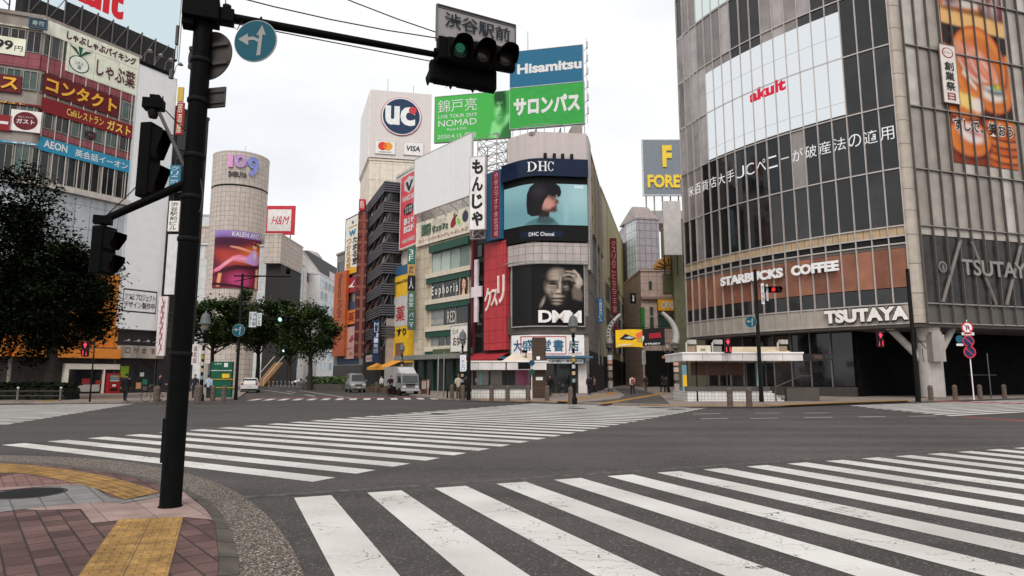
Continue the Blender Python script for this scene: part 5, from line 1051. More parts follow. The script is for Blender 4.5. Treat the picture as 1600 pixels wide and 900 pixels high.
m_.tube([(*PX(744, 77), zb_ + 1), (*PX(912, 76), zb_ + 1)], .06, 5); m_.build('truss', W('#8c8987'), tr_)
MB().tube([FG2(2.2, .5, q[3]), FG2(2.2, .5, q[3] + 2.8)], .05, 5).build('mast', STEEL, hs)
# ---------------------------------------------------------------- glass corner store on the right
CQ = PX(1434, 47.0)
def q_arc(L, n=28):
    x, y = CQ; pts = [(x, y)]
    for i in range(n):
        a = math.radians(141 - 35 * (i + .5) / n); x += math.cos(a) * L / n; y += math.sin(a) * L / n; pts.append((x, y))
    return pts[::-1]
lo_, hi_ = 10, 40
for _ in range(40):
    m_ = (lo_ + hi_) / 2; p = q_arc(m_)[0]
    if p[0] / p[1] > PX(1078, 1)[0]: lo_ = m_
    else: hi_ = m_
FQ = Fac(q_arc(lo_), True)
CQ2 = (CQ[0] + .95, CQ[1] + .02); dq = Vector((3.2, 1)).normalized()
FQR = Fac([CQ2, tuple(Vector(CQ2) + dq * 24)])
zq = lambda py: FQ.uv(1420, py)[1]
zR = lambda py: FQ.uv(1405, py)[1]
ZB = dict(g=zq(505), t=zq(474), s=zq(379), w=zq(367), b=zq(351), A=zR(263), B=zR(163), C=zR(65)); ZB['D'] = 2 * ZB['C'] - ZB['B']; ZB['E'] = 2 * ZB['D'] - ZB['C']; ZB['F'] = ZB['E'] + 4.6
ZTOP = ZB['F']
in_ = 1.2
qb = thing('glass_store', 'large curved glass store building with mullioned front and big white shop letters', 'building', (*CQ, .1))
back_pts = [tuple(FQ(u, 2.2, 0)[:2]) for u in [FQ.L * k / 14 for k in range(15)]] + [(CQ2[0] + 1.2, CQ2[1] + 2.4), tuple(FQR(24, 2.2, 0)[:2]), (FQR.p[1].x - 4, FQR.p[1].y + 20), (FQ.p[0].x + 7, FQ.p[0].y + 18)]
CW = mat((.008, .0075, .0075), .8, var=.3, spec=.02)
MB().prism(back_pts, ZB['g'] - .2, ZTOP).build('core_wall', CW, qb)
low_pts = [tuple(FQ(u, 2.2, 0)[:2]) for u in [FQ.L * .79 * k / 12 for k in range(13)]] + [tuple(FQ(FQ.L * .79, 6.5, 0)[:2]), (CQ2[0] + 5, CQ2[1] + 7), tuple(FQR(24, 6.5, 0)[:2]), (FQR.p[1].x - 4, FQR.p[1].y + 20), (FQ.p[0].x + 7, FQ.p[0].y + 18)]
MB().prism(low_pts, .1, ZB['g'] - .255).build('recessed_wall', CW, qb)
front_pts = [tuple(p) for p in FQ.p] + [CQ2, tuple(FQR.p[1]), (FQR.p[1].x - 4, FQR.p[1].y + 20), (FQ.p[0].x + 7, FQ.p[0].y + 18)]
MB().prism(front_pts, ZTOP + .003, ZTOP + .6).build('roof', W('#8b8580'), qb)
MB().prism([tuple(FQ(u, .06, 0)[:2]) for u in [FQ.L * k / 28 for k in range(29)]] + [(CQ2[0], CQ2[1] + .1), tuple(FQR(24, .06, 0)[:2]), tuple(FQR(24, 6.4, 0)[:2]), (CQ2[0] + 4.5, CQ2[1] + 6.8)] + [tuple(FQ(u, 6.4, 0)[:2]) for u in [FQ.L * (28 - k) / 28 for k in range(29)]], ZB['g'] - .25, ZB['g'] - .003).build('soffit', W('#5f5a56'), qb)
NB = 19; bw = FQ.L / NB
MAU = [mat(h, .09, var=.2, scale=.6, k=1.2, spec=.5) for h in ('#8a8280', '#989090', '#7d7675', '#a39c9b')]  # mauve panes: reflected sky and buildings painted into the glass colour
DG = [GLASS, GLASS, mat((.02, .019, .02), .05, var=.5, scale=.5, spec=.5), mat((.03, .028, .028), .06, var=.5, scale=.5, spec=.5)]
r2 = random.Random(5)
def band(name, z0, z1, fn, y0=-.03, y1=.04):
    mb = MB(); ms = []
    for i in range(NB):
        m = fn(i)
        if m not in ms: ms.append(m)
        mb.box(i * bw + .03, (i + 1) * bw - .03, y0, y1, z0, z1, FQ, 2, ms.index(m))
    return mb.build(name, ms, qb)
def pick(rows):
    return lambda i: r2.choice(rows(i))
band('glass_row', ZB['b'] + .06, ZB['A'] - .05, pick(lambda i: DG + ([MAU[2]] if i in (2, 9, 10) else [])))
band('glass_row', ZB['A'] + .06, ZB['B'] - .05, pick(lambda i: [MAU[0], MAU[2]] if i in (0, 1, 2, 12) else DG))
band('glass_row', ZB['B'] + .06, ZB['C'] - .05, pick(lambda i: [MAU[1], MAU[0]] if i < 4 else DG))
band('glass_row', ZB['C'] + .06, ZB['D'] - .05, pick(lambda i: MAU if i < 7 or 9 < i < 13 else DG))
band('glass_row', ZB['D'] + .06, ZB['E'] - .05, pick(lambda i: MAU if i < 7 or 9 < i < 14 else DG))
band('glass_row', ZB['E'] + .06, ZTOP - .05, pick(lambda i: MAU if i % 5 else DG))
band('spandrel_row', ZB['w'] + .05, ZB['b'] - .05, lambda i: W('#a38d70', grid=(bw / 2, 3), gm=.03, rough=.4))
band('dark_vent_row', ZB['s'] + .05, ZB['w'] - .05, lambda i: DARK)
BRW = [W(h, rough=.25, var=.25, scale=.8) for h in ('#7d5140', '#704838', '#885b48', '#764d3c')]  # brown panels with the lit cafe interior worked into their colour
zc_ = ZB['t'] + (ZB['s'] - ZB['t']) * .27
band('cafe_panel_row', zc_ + .03, ZB['s'] - .35, pick(lambda i: BRW)); band('cafe_glass_row', ZB['t'] + .05, zc_ - .03, pick(lambda i: DG))
band('cafe_header', ZB['s'] - .32, ZB['s'] - .02, lambda i: W('#5a534f'))
band('letter_band', ZB['g'] + .03, ZB['t'] - .05, lambda i: W('#9c9389', rough=.4, streak=.2) if i > 10 else W('#8b857c', rough=.3), -.06, .04)
MUL = W('#a59e9a', rough=.4, metal=.4)
for i in range(NB + 1):
    u = i * bw; mb = MB(); mb.box(u - .03, u + .03, -.17, -.052, ZB['g'], ZTOP, FQ); mb.box(u - .05, u + .05, -.05, -.031, ZB['t'], ZTOP, FQ); mb.build('mullion', MUL, qb)
for z in (ZB['g'], ZB['t'], ZB['s'], ZB['w'], ZB['b'], ZB['A'], ZB['B'], ZB['C'], ZB['D'], ZB['E'], ZTOP - .1):
    mb = MB(); mb.box(-.05, FQ.L, -.13, -.066, z - .05, z + .05, FQ, 28); mb.build('transom', MUL, qb)
zn_ = (ZB['b'] + ZB['A']) / 2
# rounded corner pier and frosted right front
COR = W('#a89d92', rough=.35, metal=.1, streak=.2, grid=(3, 1.5), gm=.03)
def cpx(k): a = math.radians(-125 + 60 * k); return None
mb = MB(); rows = []
pc = [FQ(FQ.L, -.03, 0)[:2]]; e_ = FQR(0.05, -.03, 0)[:2]
mid = (CQ[0] + .15, CQ[1] - .5)
cv = [tuple(Vector(pc[0]) * (1 - t) ** 2 + Vector(mid) * 2 * t * (1 - t) + Vector(e_) * t * t) for t in [k / 10 for k in range(11)]]
zs_ = [ZB['g'], ZB['t'], ZB['b'], ZB['A'], ZB['B'], ZB['C'], ZB['D'], ZTOP]
mb.grid([[(*p, z) for p in cv] for z in zs_], 0, True, False, (.12, 4)); mb.build('corner_pier', COR, qb)
NR = 19; br_ = 24 / NR
FRO = [W(h, rough=.25, var=.18, scale=.7, metal=.1) for h in ('#8f8780', '#9a928b', '#857d76', '#a59f99')]
DKR = [mat((.03, .028, .027), .15, var=.4), mat((.04, .037, .034), .2, var=.4)]
def rband(name, z0, z1, fn, y0=-.03, y1=.04):
    mb = MB(); ms = []
    for i in range(NR):
        m = fn(i)
        if m not in ms: ms.append(m)
        mb.box(i * br_ + .03, (i + 1) * br_ - .03, y0, y1, z0, z1, FQR, 1, ms.index(m))
    return mb.build(name, ms, qb)
for a, b in (('b', 'A'), ('A', 'B'), ('B', 'C'), ('C', 'D'), ('D', 'E'), ('E', 'F')):
    rband('frosted_row', ZB[a] + .06, ZB[b] - .05, pick(lambda i: FRO))
rband('white_rail_row', ZB['w'] + .1, ZB['b'] - .05, lambda i: W('#9d968f'))
rband('dark_glass_row', ZB['t'] + .05, ZB['w'] + .04, pick(lambda i: DKR)); rband('frosted_strip', ZB['g'] + .03, ZB['t'] - .05, lambda i: W('#4d4a45', rough=.3))
for i in range(NR + 1):
    u = i * br_; mb = MB(); mb.box(u - .03, u + .03, -.24, -.045, ZB['g'], ZTOP, FQR); mb.build('mullion', W('#5c5754', rough=.4, metal=.3), qb)
for z in (ZB['g'], ZB['t'], ZB['b'], ZB['A'], ZB['B'], ZB['C'], ZB['D'], ZB['E'], ZTOP - .1):
    mb = MB(); mb.box(-.02, 24, -.2, -.05, z - .045, z + .045, FQR); mb.build('transom', W('#7f7975', rough=.4, metal=.3), qb)
# ground storey: pillar, V braces, dark glazing
def pl(px_, Y): return PX(px_, Y)
pp = PX(1456, 48.3)
mb = MB(); mb.lathe([(.78, .12), (.78, ZB['g'] - .26)], (*pp, 0), 20); mb.build('pillar', W('#a59f9a', grid=(1.2, .8), gm=.02, rough=.4), qb)
for dx, dy in ((-2.2, 1.2), (2.5, .9)):
    mb = MB(); mb.tube([(pp[0] + dx * .12, pp[1] + dy * .1, 2.6), (pp[0] + dx, pp[1] + dy, ZB['g'] - .1)], .28, 8); mb.build('brace', W('#9b9691'), qb)
mb = MB(); mb.box(pp[0] - .55, pp[0] + .35, pp[1] - 1.25, pp[1] - .5, 2.75, 4.7); mb.box(pp[0] - .45, pp[0] + .25, pp[1] - 1.15, pp[1] - .6, 4.7, 4.9); mb.build('service_box', W('#918b86', streak=.2), qb)
for i in range(9):
    a, b = FQ.L * .02 + i * FQ.L * .084, FQ.L * .02 + (i + 1) * FQ.L * .084
    mb = MB(); mb.box(a + .04, b - .04, 1.9, 2.0, .9, ZB['g'] - .3, FQ, 3); mb.build('shop_glass', r2.choice(DG), qb)
    mb = MB(); mb.box(a - .04, a + .04, 1.75, 2.05, .13, ZB['g'] - .27, FQ); mb.build('shop_mullion', W('#6d6763', metal=.4), qb)
mb = MB(); mb.box(.1, FQ.L * .78, 1.6, 2.1, .13, .85, FQ, 12); mb.build('plinth', W('#3c3835'), qb)
for px_, y0, y1, dx in ((1490, 500, 395, 40), (1590, 500, 395, -40)):
    a = FQR.uv(px_ - dx, 474, .6); b = FQR.uv(px_ + dx * .6, 385, .6)
for ua, ub in ((1.6, 3.9), (6.9, 5.0), (8.0, 10.2)):
    mb = MB(); mb.tube([FQR(ua, -.14, ZB['t'] + .1), FQR(ub, -.14, ZB['w'] - .2)], .13, 8); mb.build('diagonal_strut', W('#6a6561'), qb)
# lettering and screens on the store
led = thing('video_screen', 'wide white video screen behind the store mullions with small red letters', 'screen', FQ(FQ.L * .5, 0, ZB['A']))
a, b = FQ.uv(1098, 112), FQ.uv(1328, 183); a2, b2_ = FQ.uv(1103, 248), FQ.uv(1317, 25)
lu0, lu1 = round((a[0] + a2[0]) / 2 / bw) * bw, round((b[0] + b2_[0]) / 2 / bw) * bw; lz0, lz1 = (b[1] + a2[1]) / 2, (a[1] + b2_[1]) / 2
mb = MB(); mb.box(lu0 + .04, lu1 - .04, -.06, -.032, lz0, lz1, FQ, 24); mb.build('display', em('#dfe4e8', .84), led)
mb = MB(); q0, q1 = FQ.uv(1173, 158)[0], FQ.uv(1229, 134)[0]; zz = (FQ.uv(1173, 158)[1] + FQ.uv(1229, 145)[1]) / 2
put_text(mb, FQ, 'akult', q0, q1, zz, zz + 1.15, -.13, .05); mb.build('lettering', em('#d21f3c', .85), led)
mb = MB(); mb.box(lu0 + .04, lu1 - .04, -.071, -.062, lz0 + 1.0, lz0 + 1.03, FQ, 24); mb.build('joint_line', em('#8f9498', .9), led); mb = MB(); mb.box(lu0 + .04, lu1 - .04, -.071, -.062, lz1 - 2.1, lz1 - 2.07, FQ, 24); mb.build('joint_line', em('#8f9498', .9), led)
mb = MB(); mb.box(round(FQ.uv(1088, 10)[0] / bw) * bw + .04, round(FQ.uv(1142, 10)[0] / bw) * bw - .04, -.06, -.032, FQ.uv(1112, 17)[1], FQ.uv(1112, 17)[1] + 5, FQ, 8)
tag(mb.build('video_screen', em('#cfdad8', .9)), 'small pale screen panel behind the glass above the wide white video screen', 'screen')
tk = thing('news_ticker', 'thin white kanji news ticker running across dark glass under the screen', 'ticker', FQ(FQ.L * .5, 0, ZB['A']))
mb = MB(); tz0, tz1 = FQ.uv(1397, 217)[1], FQ.uv(1397, 196)[1]; txt = '米百貨店大手ＪＣペニーが破産法の適用'; n_ = len(txt)
ta, tb = FQ.uv(1075, 290)[0], FQ.L - .1
for i, ch in enumerate(txt):
    a = ta + (tb - ta) * i / n_; b = ta + (tb - ta) * (i + 1) / n_; put_text(mb, FQ, ch, a + .1, b - .1, tz0, tz1, -.05, -.004, fit=ch not in 'ー')
mb.build('lettering', em('#f2f2f2', .8), tk)
sb = thing('shop_letters', 'white raised capitals of the coffee shop on the brown panels', 'lettering', FQ(FQ.L * .5, 0, ZB['t']))
z0 = (FQ.uv(1128, 446)[1] + FQ.uv(1312, 427)[1]) / 2; z1 = z0 + .78
for w_, x0, x1 in (('STARBUCKS', 1127, 1224), ('COFFEE', 1238, 1312)):
    mb = MB(); put_text(mb, FQ, w_, FQ.uv(x0, 440, -.3)[0], FQ.uv(x1, 430, -.3)[0], z0, z1 + .05, -.30, .05, depth=.12); mb.build('lettering', W('#dcd8d2', k=1.5), sb)
ts = thing('shop_letters', 'big white outlined capitals on the beige band above the entrance', 'lettering', FQ(FQ.L * .85, 0, ZB['g']))
a, b = FQ.uv(1288, 500, -.3)[0], FQ.L - .15
mb = MB(); put_text(mb, FQ, 'TSUTAYA', a, b, ZB['g'] + .14, ZB['t'] - .08, -.28, .09, depth=.05); mb.build('letter_backing', INK, ts)
mb = MB(); put_text(mb, FQ, 'TSUTAYA', a + .05, b - .05, ZB['g'] + .24, ZB['t'] - .18, -.34, .055, depth=.06); mb.build('lettering', W('#cfcac4'), ts)
tr2 = thing('shop_letters', 'dim grey capitals behind the dark glass of the right hand front', 'lettering', FQR(6, 0, ZB['t'] + 1.5))
a = FQR.uv(1503, 420, -.28)[0]; wch = FQR.uv(1600, 430, -.28)[0] - a
mb = MB(); zz = FQR.uv(1510, 430, -.28)[1]; put_text(mb, FQR, 'TSUTAYA', a, a + wch * 1.22, zz, FQR.uv(1510, 405, -.28)[1], -.30, .02, depth=.03); mb.build('lettering', W('#7d7a76'), tr2)
ru, rz = FQR.uv(1473, 417, -.28); mb = MB(); disc(mb, FQR, ru, rz, .42, -.27, .03); o = mb.build('round_sign', W('#6f6c68'))
tag(o, 'small round grey cafe badge behind the dark glass beside the grey capitals', 'sign'); MB2 = MB(); disc(MB2, FQR, ru, rz, .3, -.31, .01); MB2.build('inner_disc', mat((.05, .05, .05), .4), o)
MB2 = MB(); MB2.poly([FQR(ru - .12, -.33, rz - .25), FQR(ru + .12, -.33, rz - .25), FQR(ru + .05, -.33, rz + .1), FQR(ru, -.33, rz + .22), FQR(ru - .05, -.33, rz + .1)]); MB2.build('figure_mark', W('#6f6c68'), o)
# sushi banner
OW, OD, O3 = mat('#d9d0c8', .45, k=1.15), mat('#8e2a2c', .45, k=1.15), mat('#a8481f', .45, k=1.15)
def plate(cx, cy, rx, ry): return [(('e', cx, cy - .012, rx * 1.02, ry * 1.02), '#4a1d10', .012), (('e', cx, cy, rx, ry), '#b9541f', .006), (('e', cx, cy + .004, rx * .93, ry * .9), '#d8823c', .012), (('e', cx, cy - .004, rx * .82, ry * .78), '#c46a2c', .02)]
SU = [([(-.1, .69), (1.1, .67), (1.1, 1.1), (-.1, 1.1)], '#c96a2a', .01), ([(-.1, .62), (1.1, .60), (1.1, .675), (-.1, .695)], '#d9aa6c', .008), (('e', .5, .69, .7, .012), '#8a5a2c', .01),
      ([(.05, .70), (.06, .9), (.2, 1.05), (.66, 1.05), (.70, .84), (.6, .71)], '#c9bdb6', .01), (('e', .2, .86, .05, .12, .2), '#8e2a34', .02), (('e', .34, .92, .05, .1, -.3), '#3a2024', .02), (('e', .5, .84, .05, .08, .4), '#8e2a34', .02), (('e', .34, .80, .14, .05), '#d8a28e', .02), (('e', .36, .785, .07, .012), '#2a1416', .01), (('e', .27, .88, .03, .012), '#1a1012', .01), (('e', .45, .885, .03, .012), '#1a1012', .01), (('e', .6, .93, .08, .1), '#241318', .03), (('e', .15, .75, .1, .05), '#5a1f28', .03),
      ([(.62, .69), (.66, .84), (.78, .9), (1.1, .88), (1.1, .67)], '#2a1a16', .02), (('e', .70, .76, .06, .055, .3), '#b9a9a4', .02), (('e', .80, .75, .05, .06, .2), '#7a2c34', .02), (('e', .88, .745, .06, .05, -.2), '#c0b0aa', .02), (('e', .96, .73, .04, .04), '#7a2c34', .02), (('e', .75, .82, .06, .03), '#8d7a74', .02)]
SU += plate(.0, .43, .13, .09) + plate(1.02, .42, .16, .1) + plate(.52, .445, .44, .185)
for i, (cx, cy) in enumerate([(.40, .455), (.60, .445)]): SU += [(('e', cx + .03, cy - .022, .27, .052, -.85), '#7a2f18', .03), (('e', cx + .005, cy - .008, .26, .05, -.85), '#d9cdc2', .012), (('e', cx, cy + .006, .255, .05, -.85), ['#c86f55', '#cf7b60'][i], .012), (('e', cx - .01, cy + .024, .16, .014, -.85), '#e6ad98', .016), (('e', cx - .02, cy + .0, .2, .004, -.85), '#e9bda9', .006), (('e', cx + .02, cy - .012, .2, .004, -.85), '#b35a42', .008)]
SU += [([(.25, .40), (.52, .305), (.54, .315), (.27, .42)], '#d9c9c0', .008)] + plate(.72, .31, .28, .07) + [(('e', .72, .325, .17, .032), '#d6cbc2', .012), (('e', .74, .345, .15, .02, -.1), '#4c5864', .012), (('e', .70, .352, .1, .008, -.1), '#c3ccd2', .01), (('e', .76, .36, .05, .014), '#6c9a34', .012), (('e', .8, .362, .02, .008), '#d9b53a', .01)]
SU += plate(.24, .265, .31, .075) + [(('e', .15, .285, .12, .035, -.2), '#dfba62', .012), (('e', .31, .275, .12, .035, -.2), '#e3c274', .012), (('e', .44, .265, .09, .032), '#d9ccc2', .012)]
SU += [([(-.1, -.1), (1.1, -.1), (1.1, .2), (-.1, .2)], '#7a2f18', .03)]
for k in range(6): SU += [(('e', .84, .01 + .034 * k, .30, .03), '#5a2212', .006), (('e', .84, .018 + .034 * k, .30, .028), ['#b9541f', '#c86a2c'][k % 2], .006)]
SU += plate(.27, .11, .33, .078) + [(('e', .3, .135, .19, .04, -.25), '#d9c9c4', .012), (('e', .34, .15, .15, .02, -.25), '#b8525c', .014), (('e', .3, .16, .14, .01, -.25), '#e6d6d2', .012)]
sg = sign('sushi_banner', 'tall orange banner of sushi plates with white outlined brush lettering', FQR, ((1458, -95), (1592, 266)), O3, [('すしで、笑おう', .03, .97, .135, .2, OW, dict(bold=.07, y=.03)), ('すしで、笑おう', .04, .96, .14, .195, INK, dict(bold=.03, y=.05))], t=.03, y=-.05, cat='banner', pname='cloth')
q = FQR.rect((1458, -95), (1592, 266), -.08); photo(FQR, q[0], q[1], q[2], q[3], -.09, '#23130f', SU, sg, (80, 190), k=1.15)
sign('vertical_sign', 'narrow white framed sign with vertical kanji over the sushi banner', FQR, ((1467, 68), (1500, 163)), OW, [('創業祭', .2, .8, .2, .72, INK, dict(vertical=True, bold=.03)), ('スシロー', .2, .8, .85, .88, OD), ('日', .25, .75, .05, .17, OD, dict(bold=.02))], art=[(('e', .5, .865, .36, .09), OD), (('e', .5, .865, .30, .075), OW)], t=.06, y=-.26, frame=W('#6d6660'), fw=.04)
# ---------------------------------------------------------------- alley behind
FAL = Fac([PX(944.5, 92), (PX(944.5, 92)[0] + .25 * 52, 144)])
al = building('alley_building', 'beige alley building with a red blade sign, beyond the curved screen corner', [tuple(FAL.p[0]), tuple(FAL.p[1]), (FAL.p[1].x - 8, FAL.p[1].y), (FAL.p[0].x - 6, FAL.p[0].y)], AT(948, 296, 92).z, W('#a1967a', grid=(1.5, 1.5), streak=.2))
part(FAL, 'upper_wall', al, W('#8f8a63', grid=(1.2, 1.2)), (8, FAL.L - .3, -.15, -.003, AT(948, 420, 92).z, AT(948, 300, 92).z))
windows(FAL, 2, FAL.L - 2, 5, AT(948, 430, 92).z, 5, 3, al, glasses=[GLASS2, GLASSG], sill=False)
part(FAL, 'shopfront', al, BLACK, (.3, FAL.L - .3, -.1, -.003, .13, 4.5))
FP = Fac([(PX(900, 88)[0], 88), (PX(1000, 88)[0], 88)])
sign('blade_sign', 'tall dark red blade sign with vertical lettering over the alley', FP, ((953, 372), (966, 492)), W('#5a1f24'), [('クスリのことなら三千里', .2, .8, .03, .97, W('#b8837c'), dict(vertical=True))], t=.5)
sign('blade_sign', 'short dark red sign hanging below the tall alley blade sign', FP, ((954, 496), (964, 516)), W('#6a2529'), (), t=.4)
FT = Fac([(PX(985, 128)[0], 128), (PX(1000, 124)[0], 124)]); FT2 = Fac([(PX(1000, 124)[0], 124), (PX(1037, 125)[0], 125)])
gt = building('office_tower', 'grey gridded office tower at the end of the alley with a slanted top', [tuple(FT.p[0]), tuple(FT.p[1]), tuple(FT2.p[1]), (FT2.p[1].x, 138), (FT.p[0].x, 140)], AT(1000, 342, 124).z, W('#8d878c', grid=(1.2, 1.5), gm=.06, rough=.35))
part(FT, 'glass_wall', gt, W('#b9c2c6', grid=(1.2, 1.5), gm=.06, rough=.2), (.05, FT.L, -.1, -.003, 4, AT(1000, 345, 124).z))
mb = MB(); z0, z1 = AT(1000, 342, 124).z + .36, AT(1015, 312, 124).z; L_ = FT2.L
a, b, c, d = FT2(0, .1, z0), FT2(L_, .1, z0), FT2(L_, 5, z1), FT2(1.6, 5, z1); e, f = FT2(L_, 9, z0), FT2(0, 9, z0)
mb.poly([a, b, c, d]); mb.poly([a, d, FT2(1.6, 6, z1), f]); mb.poly([b, e, FT2(L_, 6, z1), c]); mb.poly([d, c, FT2(L_, 6, z1), FT2(1.6, 6, z1)]); mb.poly([e, f, FT2(1.6, 6, z1), FT2(L_, 6, z1)]); mb.build('slanted_top', W('#8a807c', grid=(1.2, .9)), gt)
FFn = fac_px(1005, 1085, 103, 103)
fb = building('arched_building', 'pinkish end building with a golden half round fan over its centre bay', back(FFn, 16), AT(1020, 424, 103).z, W('#a9948a', grid=(1.3, 1.1), gm=.03))
q = FFn.uv(1044, 423); mb = MB(); n = 18
p0 = [FFn(q[0] + 2.3 * math.cos(math.pi * k / n), -.3, q[1] + .3 + 1.9 * math.sin(math.pi * k / n)) for k in range(n + 1)]; p1 = [FFn(q[0] + 2.3 * math.cos(math.pi * k / n), .6, q[1] + .3 + 1.9 * math.sin(math.pi * k / n)) for k in range(n + 1)]
mb.grid([p0, p1]); mb.poly(p0); mb.poly(p1[::-1]); fan = mb.build('fan_gable', W('#a9793d'), fb)
mb = MB()
for k in range(7): a = math.pi * (k + .5) / 7; mb.tube([FFn(q[0] + .5 * math.cos(a), -.36, q[1] + .4 + .4 * math.sin(a)), FFn(q[0] + 2.0 * math.cos(a), -.36, q[1] + .3 + 1.65 * math.sin(a))], .1, 5)
mb.build('fan_rib', W('#5d4426'), fan)
part(FFn, 'green_bay', fb, W('#5c5f45', rough=.3), (*FFn.rect((1035, 428), (1052, 458))[:2], -.2, -.003, *FFn.rect((1035, 428), (1052, 458))[2:]))
for tl, br in [((1014, 440), (1018, 452)), ((1016, 480), (1020, 492)), ((1016, 496), (1021, 512)), ((1028, 492), (1060, 512))]:
    u0, u1, z0, z1 = FFn.rect(tl, br); window(FFn, u0, u1, z0, z1, fb, glass=W('#33443a', rough=.15), mull=1 if u1 - u0 < 2 else 3, sill=False)
part(FFn, 'lower_cornice', fb, W('#7d6a60'), (0, FFn.L, -.5, -.003, AT(1020, 468, 103).z, AT(1020, 464, 103).z))
part(FFn, 'shop_strip', fb, BLACK, (.3, FFn.L, -.2, -.003, .2, AT(1020, 548, 103).z)); part(FFn, 'lit_strip', fb, em('#b98a72', .5), (3, FFn.L - .3, -.3, -.203, AT(1020, 560, 103).z, AT(1020, 556, 103).z))
sign('panel_sign', 'yellow signboard with three pale cards on the pinkish alley building', FFn, ((1028, 468), (1059, 485)), W('#c08a24'), [('商', .22, .34, .3, .7, INK), ('店', .44, .56, .3, .7, INK), ('街', .66, .78, .3, .7, INK)], art=[(('e', .28, .5, .1, .32), W('#cbb9a2')), (('e', .5, .5, .1, .32), W('#cbb9a2')), (('e', .72, .5, .1, .32), W('#cbb9a2'))], t=.4, y=-.3, frame=W('#8a5f1e'))
FW_ = fac_px(1034, 1075, 99, 99)
wb2 = sign('billboard', 'blank white upright billboard standing on an alley roof beside the glass store', FW_, ((1036, 314), (1066, 398)), W('#c5bebb', k=1.35), (), cat='billboard', t=.5)
q = FW_.rect((1036, 314), (1066, 398)); mb = MB()
for k in range(4): mb.tube([FW_(q[0] + k, .3, q[2]), FW_(q[0] + k, .3, q[2] - 3.2)], .08, 6)
mb.build('legs', DARK, wb2)
far_block('office_building', 'olive slim building squeezed between the blank alley board and the glass store', 1058, 1150, 101.5, 101.5, (1060, 345), W('#6a6852'), 8)
FF_ = fac_px(1003, 1100, 132, 132)
fv = sign('billboard', 'grey roof billboard with golden raised capitals behind the glass store', FF_, ((1004, 219), (1090, 304)), W('#6f757d', rough=.4), [('F', .36, .54, .5, .9, W('#d9b23f'), dict(bold=.05, depth=.2)), ('FOREVER', .07, 1.13, .12, .36, W('#d9b23f'), dict(bold=.04, depth=.2))], cat='billboard', frame=W('#b5b8ba'), fw=.2, t=.6)
q = FF_.rect((1004, 219), (1090, 304)); mb = MB()
for k in range(7): mb.tube([FF_(q[0] + .5 + k * 1.7, .5, q[2] - .2), FF_(q[0] + .5 + k * 1.7, .5, q[2] - 4)], .15, 6)
mb.box(q[0], q[1], .6, 8, q[2] - 6, q[2] - 3.3, FF_); mb.build('roof_base', W('#8f8a87'), fv)
# ---------------------------------------------------------------- the near pole with its arm, signals and signs
def up(px, py, Y): return AT(px, py, Y)
PB = G(266, 792, SZ); YP = PB[1]
PK = mat((.0035, .0034, .0034), .6, var=.25, scale=6, spec=.05); PK2 = mat((.009, .0087, .0087), .6, var=.3, scale=8, spec=.08); PGREY = mat((.09, .087, .085), .5, var=.25, scale=9)
pole = thing('signal_pole', 'thick black steel signal pole rising from the brick pavement corner', 'pole', (*PB, SZ))
zt = 8.2
MB().lathe([(.128, SZ), (.128, SZ + .02), (.122, SZ + .03), (.122, 2.2), (.118, 5.0), (.112, zt), (.09, zt + .05), (0, zt + .06)], (*PB, 0), 24).build('shaft', PK, pole)
MB().lathe([(.142, SZ), (.135, SZ + .012), (.125, SZ + .02)], (*PB, 0), 24).build('base_plate', PK, pole)
mb = MB(); mb.box(PB[0] - .138, PB[0] - .1, PB[1] - .06, PB[1] + .06, .62, 1.15); mb.build('service_hatch', PK2, pole, bevel=.01)
for z in (1.9, 3.35, 3.9, 4.45, 5.2, 5.75):
    MB().lathe([(.127, z), (.135, z + .01), (.135, z + .05), (.127, z + .06)], (*PB, 0), 20).build('strap', PK2, pole)
za = AT(318, 22, YP).z
A0 = Vector((PB[0] + .1, PB[1], za)); g_ = G(690, 87, za); A1 = Vector((*g_, za))
MB().tube([A0, A0.lerp(A1, .5), A1], [.062, .055, .045], 12).build('mast_arm', PK, pole)
MB().tube([A0 + Vector((.2, 0, -.11)), A0.lerp(A1, .96) + Vector((0, 0, -.12))], .008, 6).build('tie_rod', PK2, pole)
ad = (A1 - A0).normalized(); FAm = Fac([(A0.x, A0.y), (A1.x, A1.y)])
mb = MB(); mb.box(-.34, .10, -.16, .16, za - .14, za + .16, FAm); mb.box(.1, .28, -.1, .1, za - .1, za + .08, FAm); mb.box(-.34, -.2, -.1, .1, za - .24, za - .14, FAm); mb.build('arm_clamp', PK, pole, bevel=.012)
mb = MB(); p = A0.lerp(A1, .06); mb.lathe([(.03, -.02), (.055, 0), (.055, .05), (.02, .07)], (p.x, p.y - .02, p.z + .1), 10); mb.tube([p + Vector((-.05, 0, .5)), p + Vector((-.02, -.02, .16)), p + Vector((.06, -.02, .06)), p + Vector((.1, -.03, -.16)), p + Vector((.16, -.03, -.2)), p + Vector((.22, -.02, -.06))], .007, 6); mb.build('cable_loop', PK2, pole)
mb = MB(); q = up(283, 60, YP); mb.tube([q + Vector((0, -.1, -.14)), q + Vector((0, -.1, .12))], .022, 8); mb.tube([q + Vector((-.03, -.12, -.62)), q + Vector((-.02, -.12, -.5))], .03, 8); mb.tube([q + Vector((0, -.1, -.14)), q + Vector((-.02, -.12, -.3)), q + Vector((-.02, -.12, -.5))], .006, 6); mb.build('conduit', PGREY, pole)
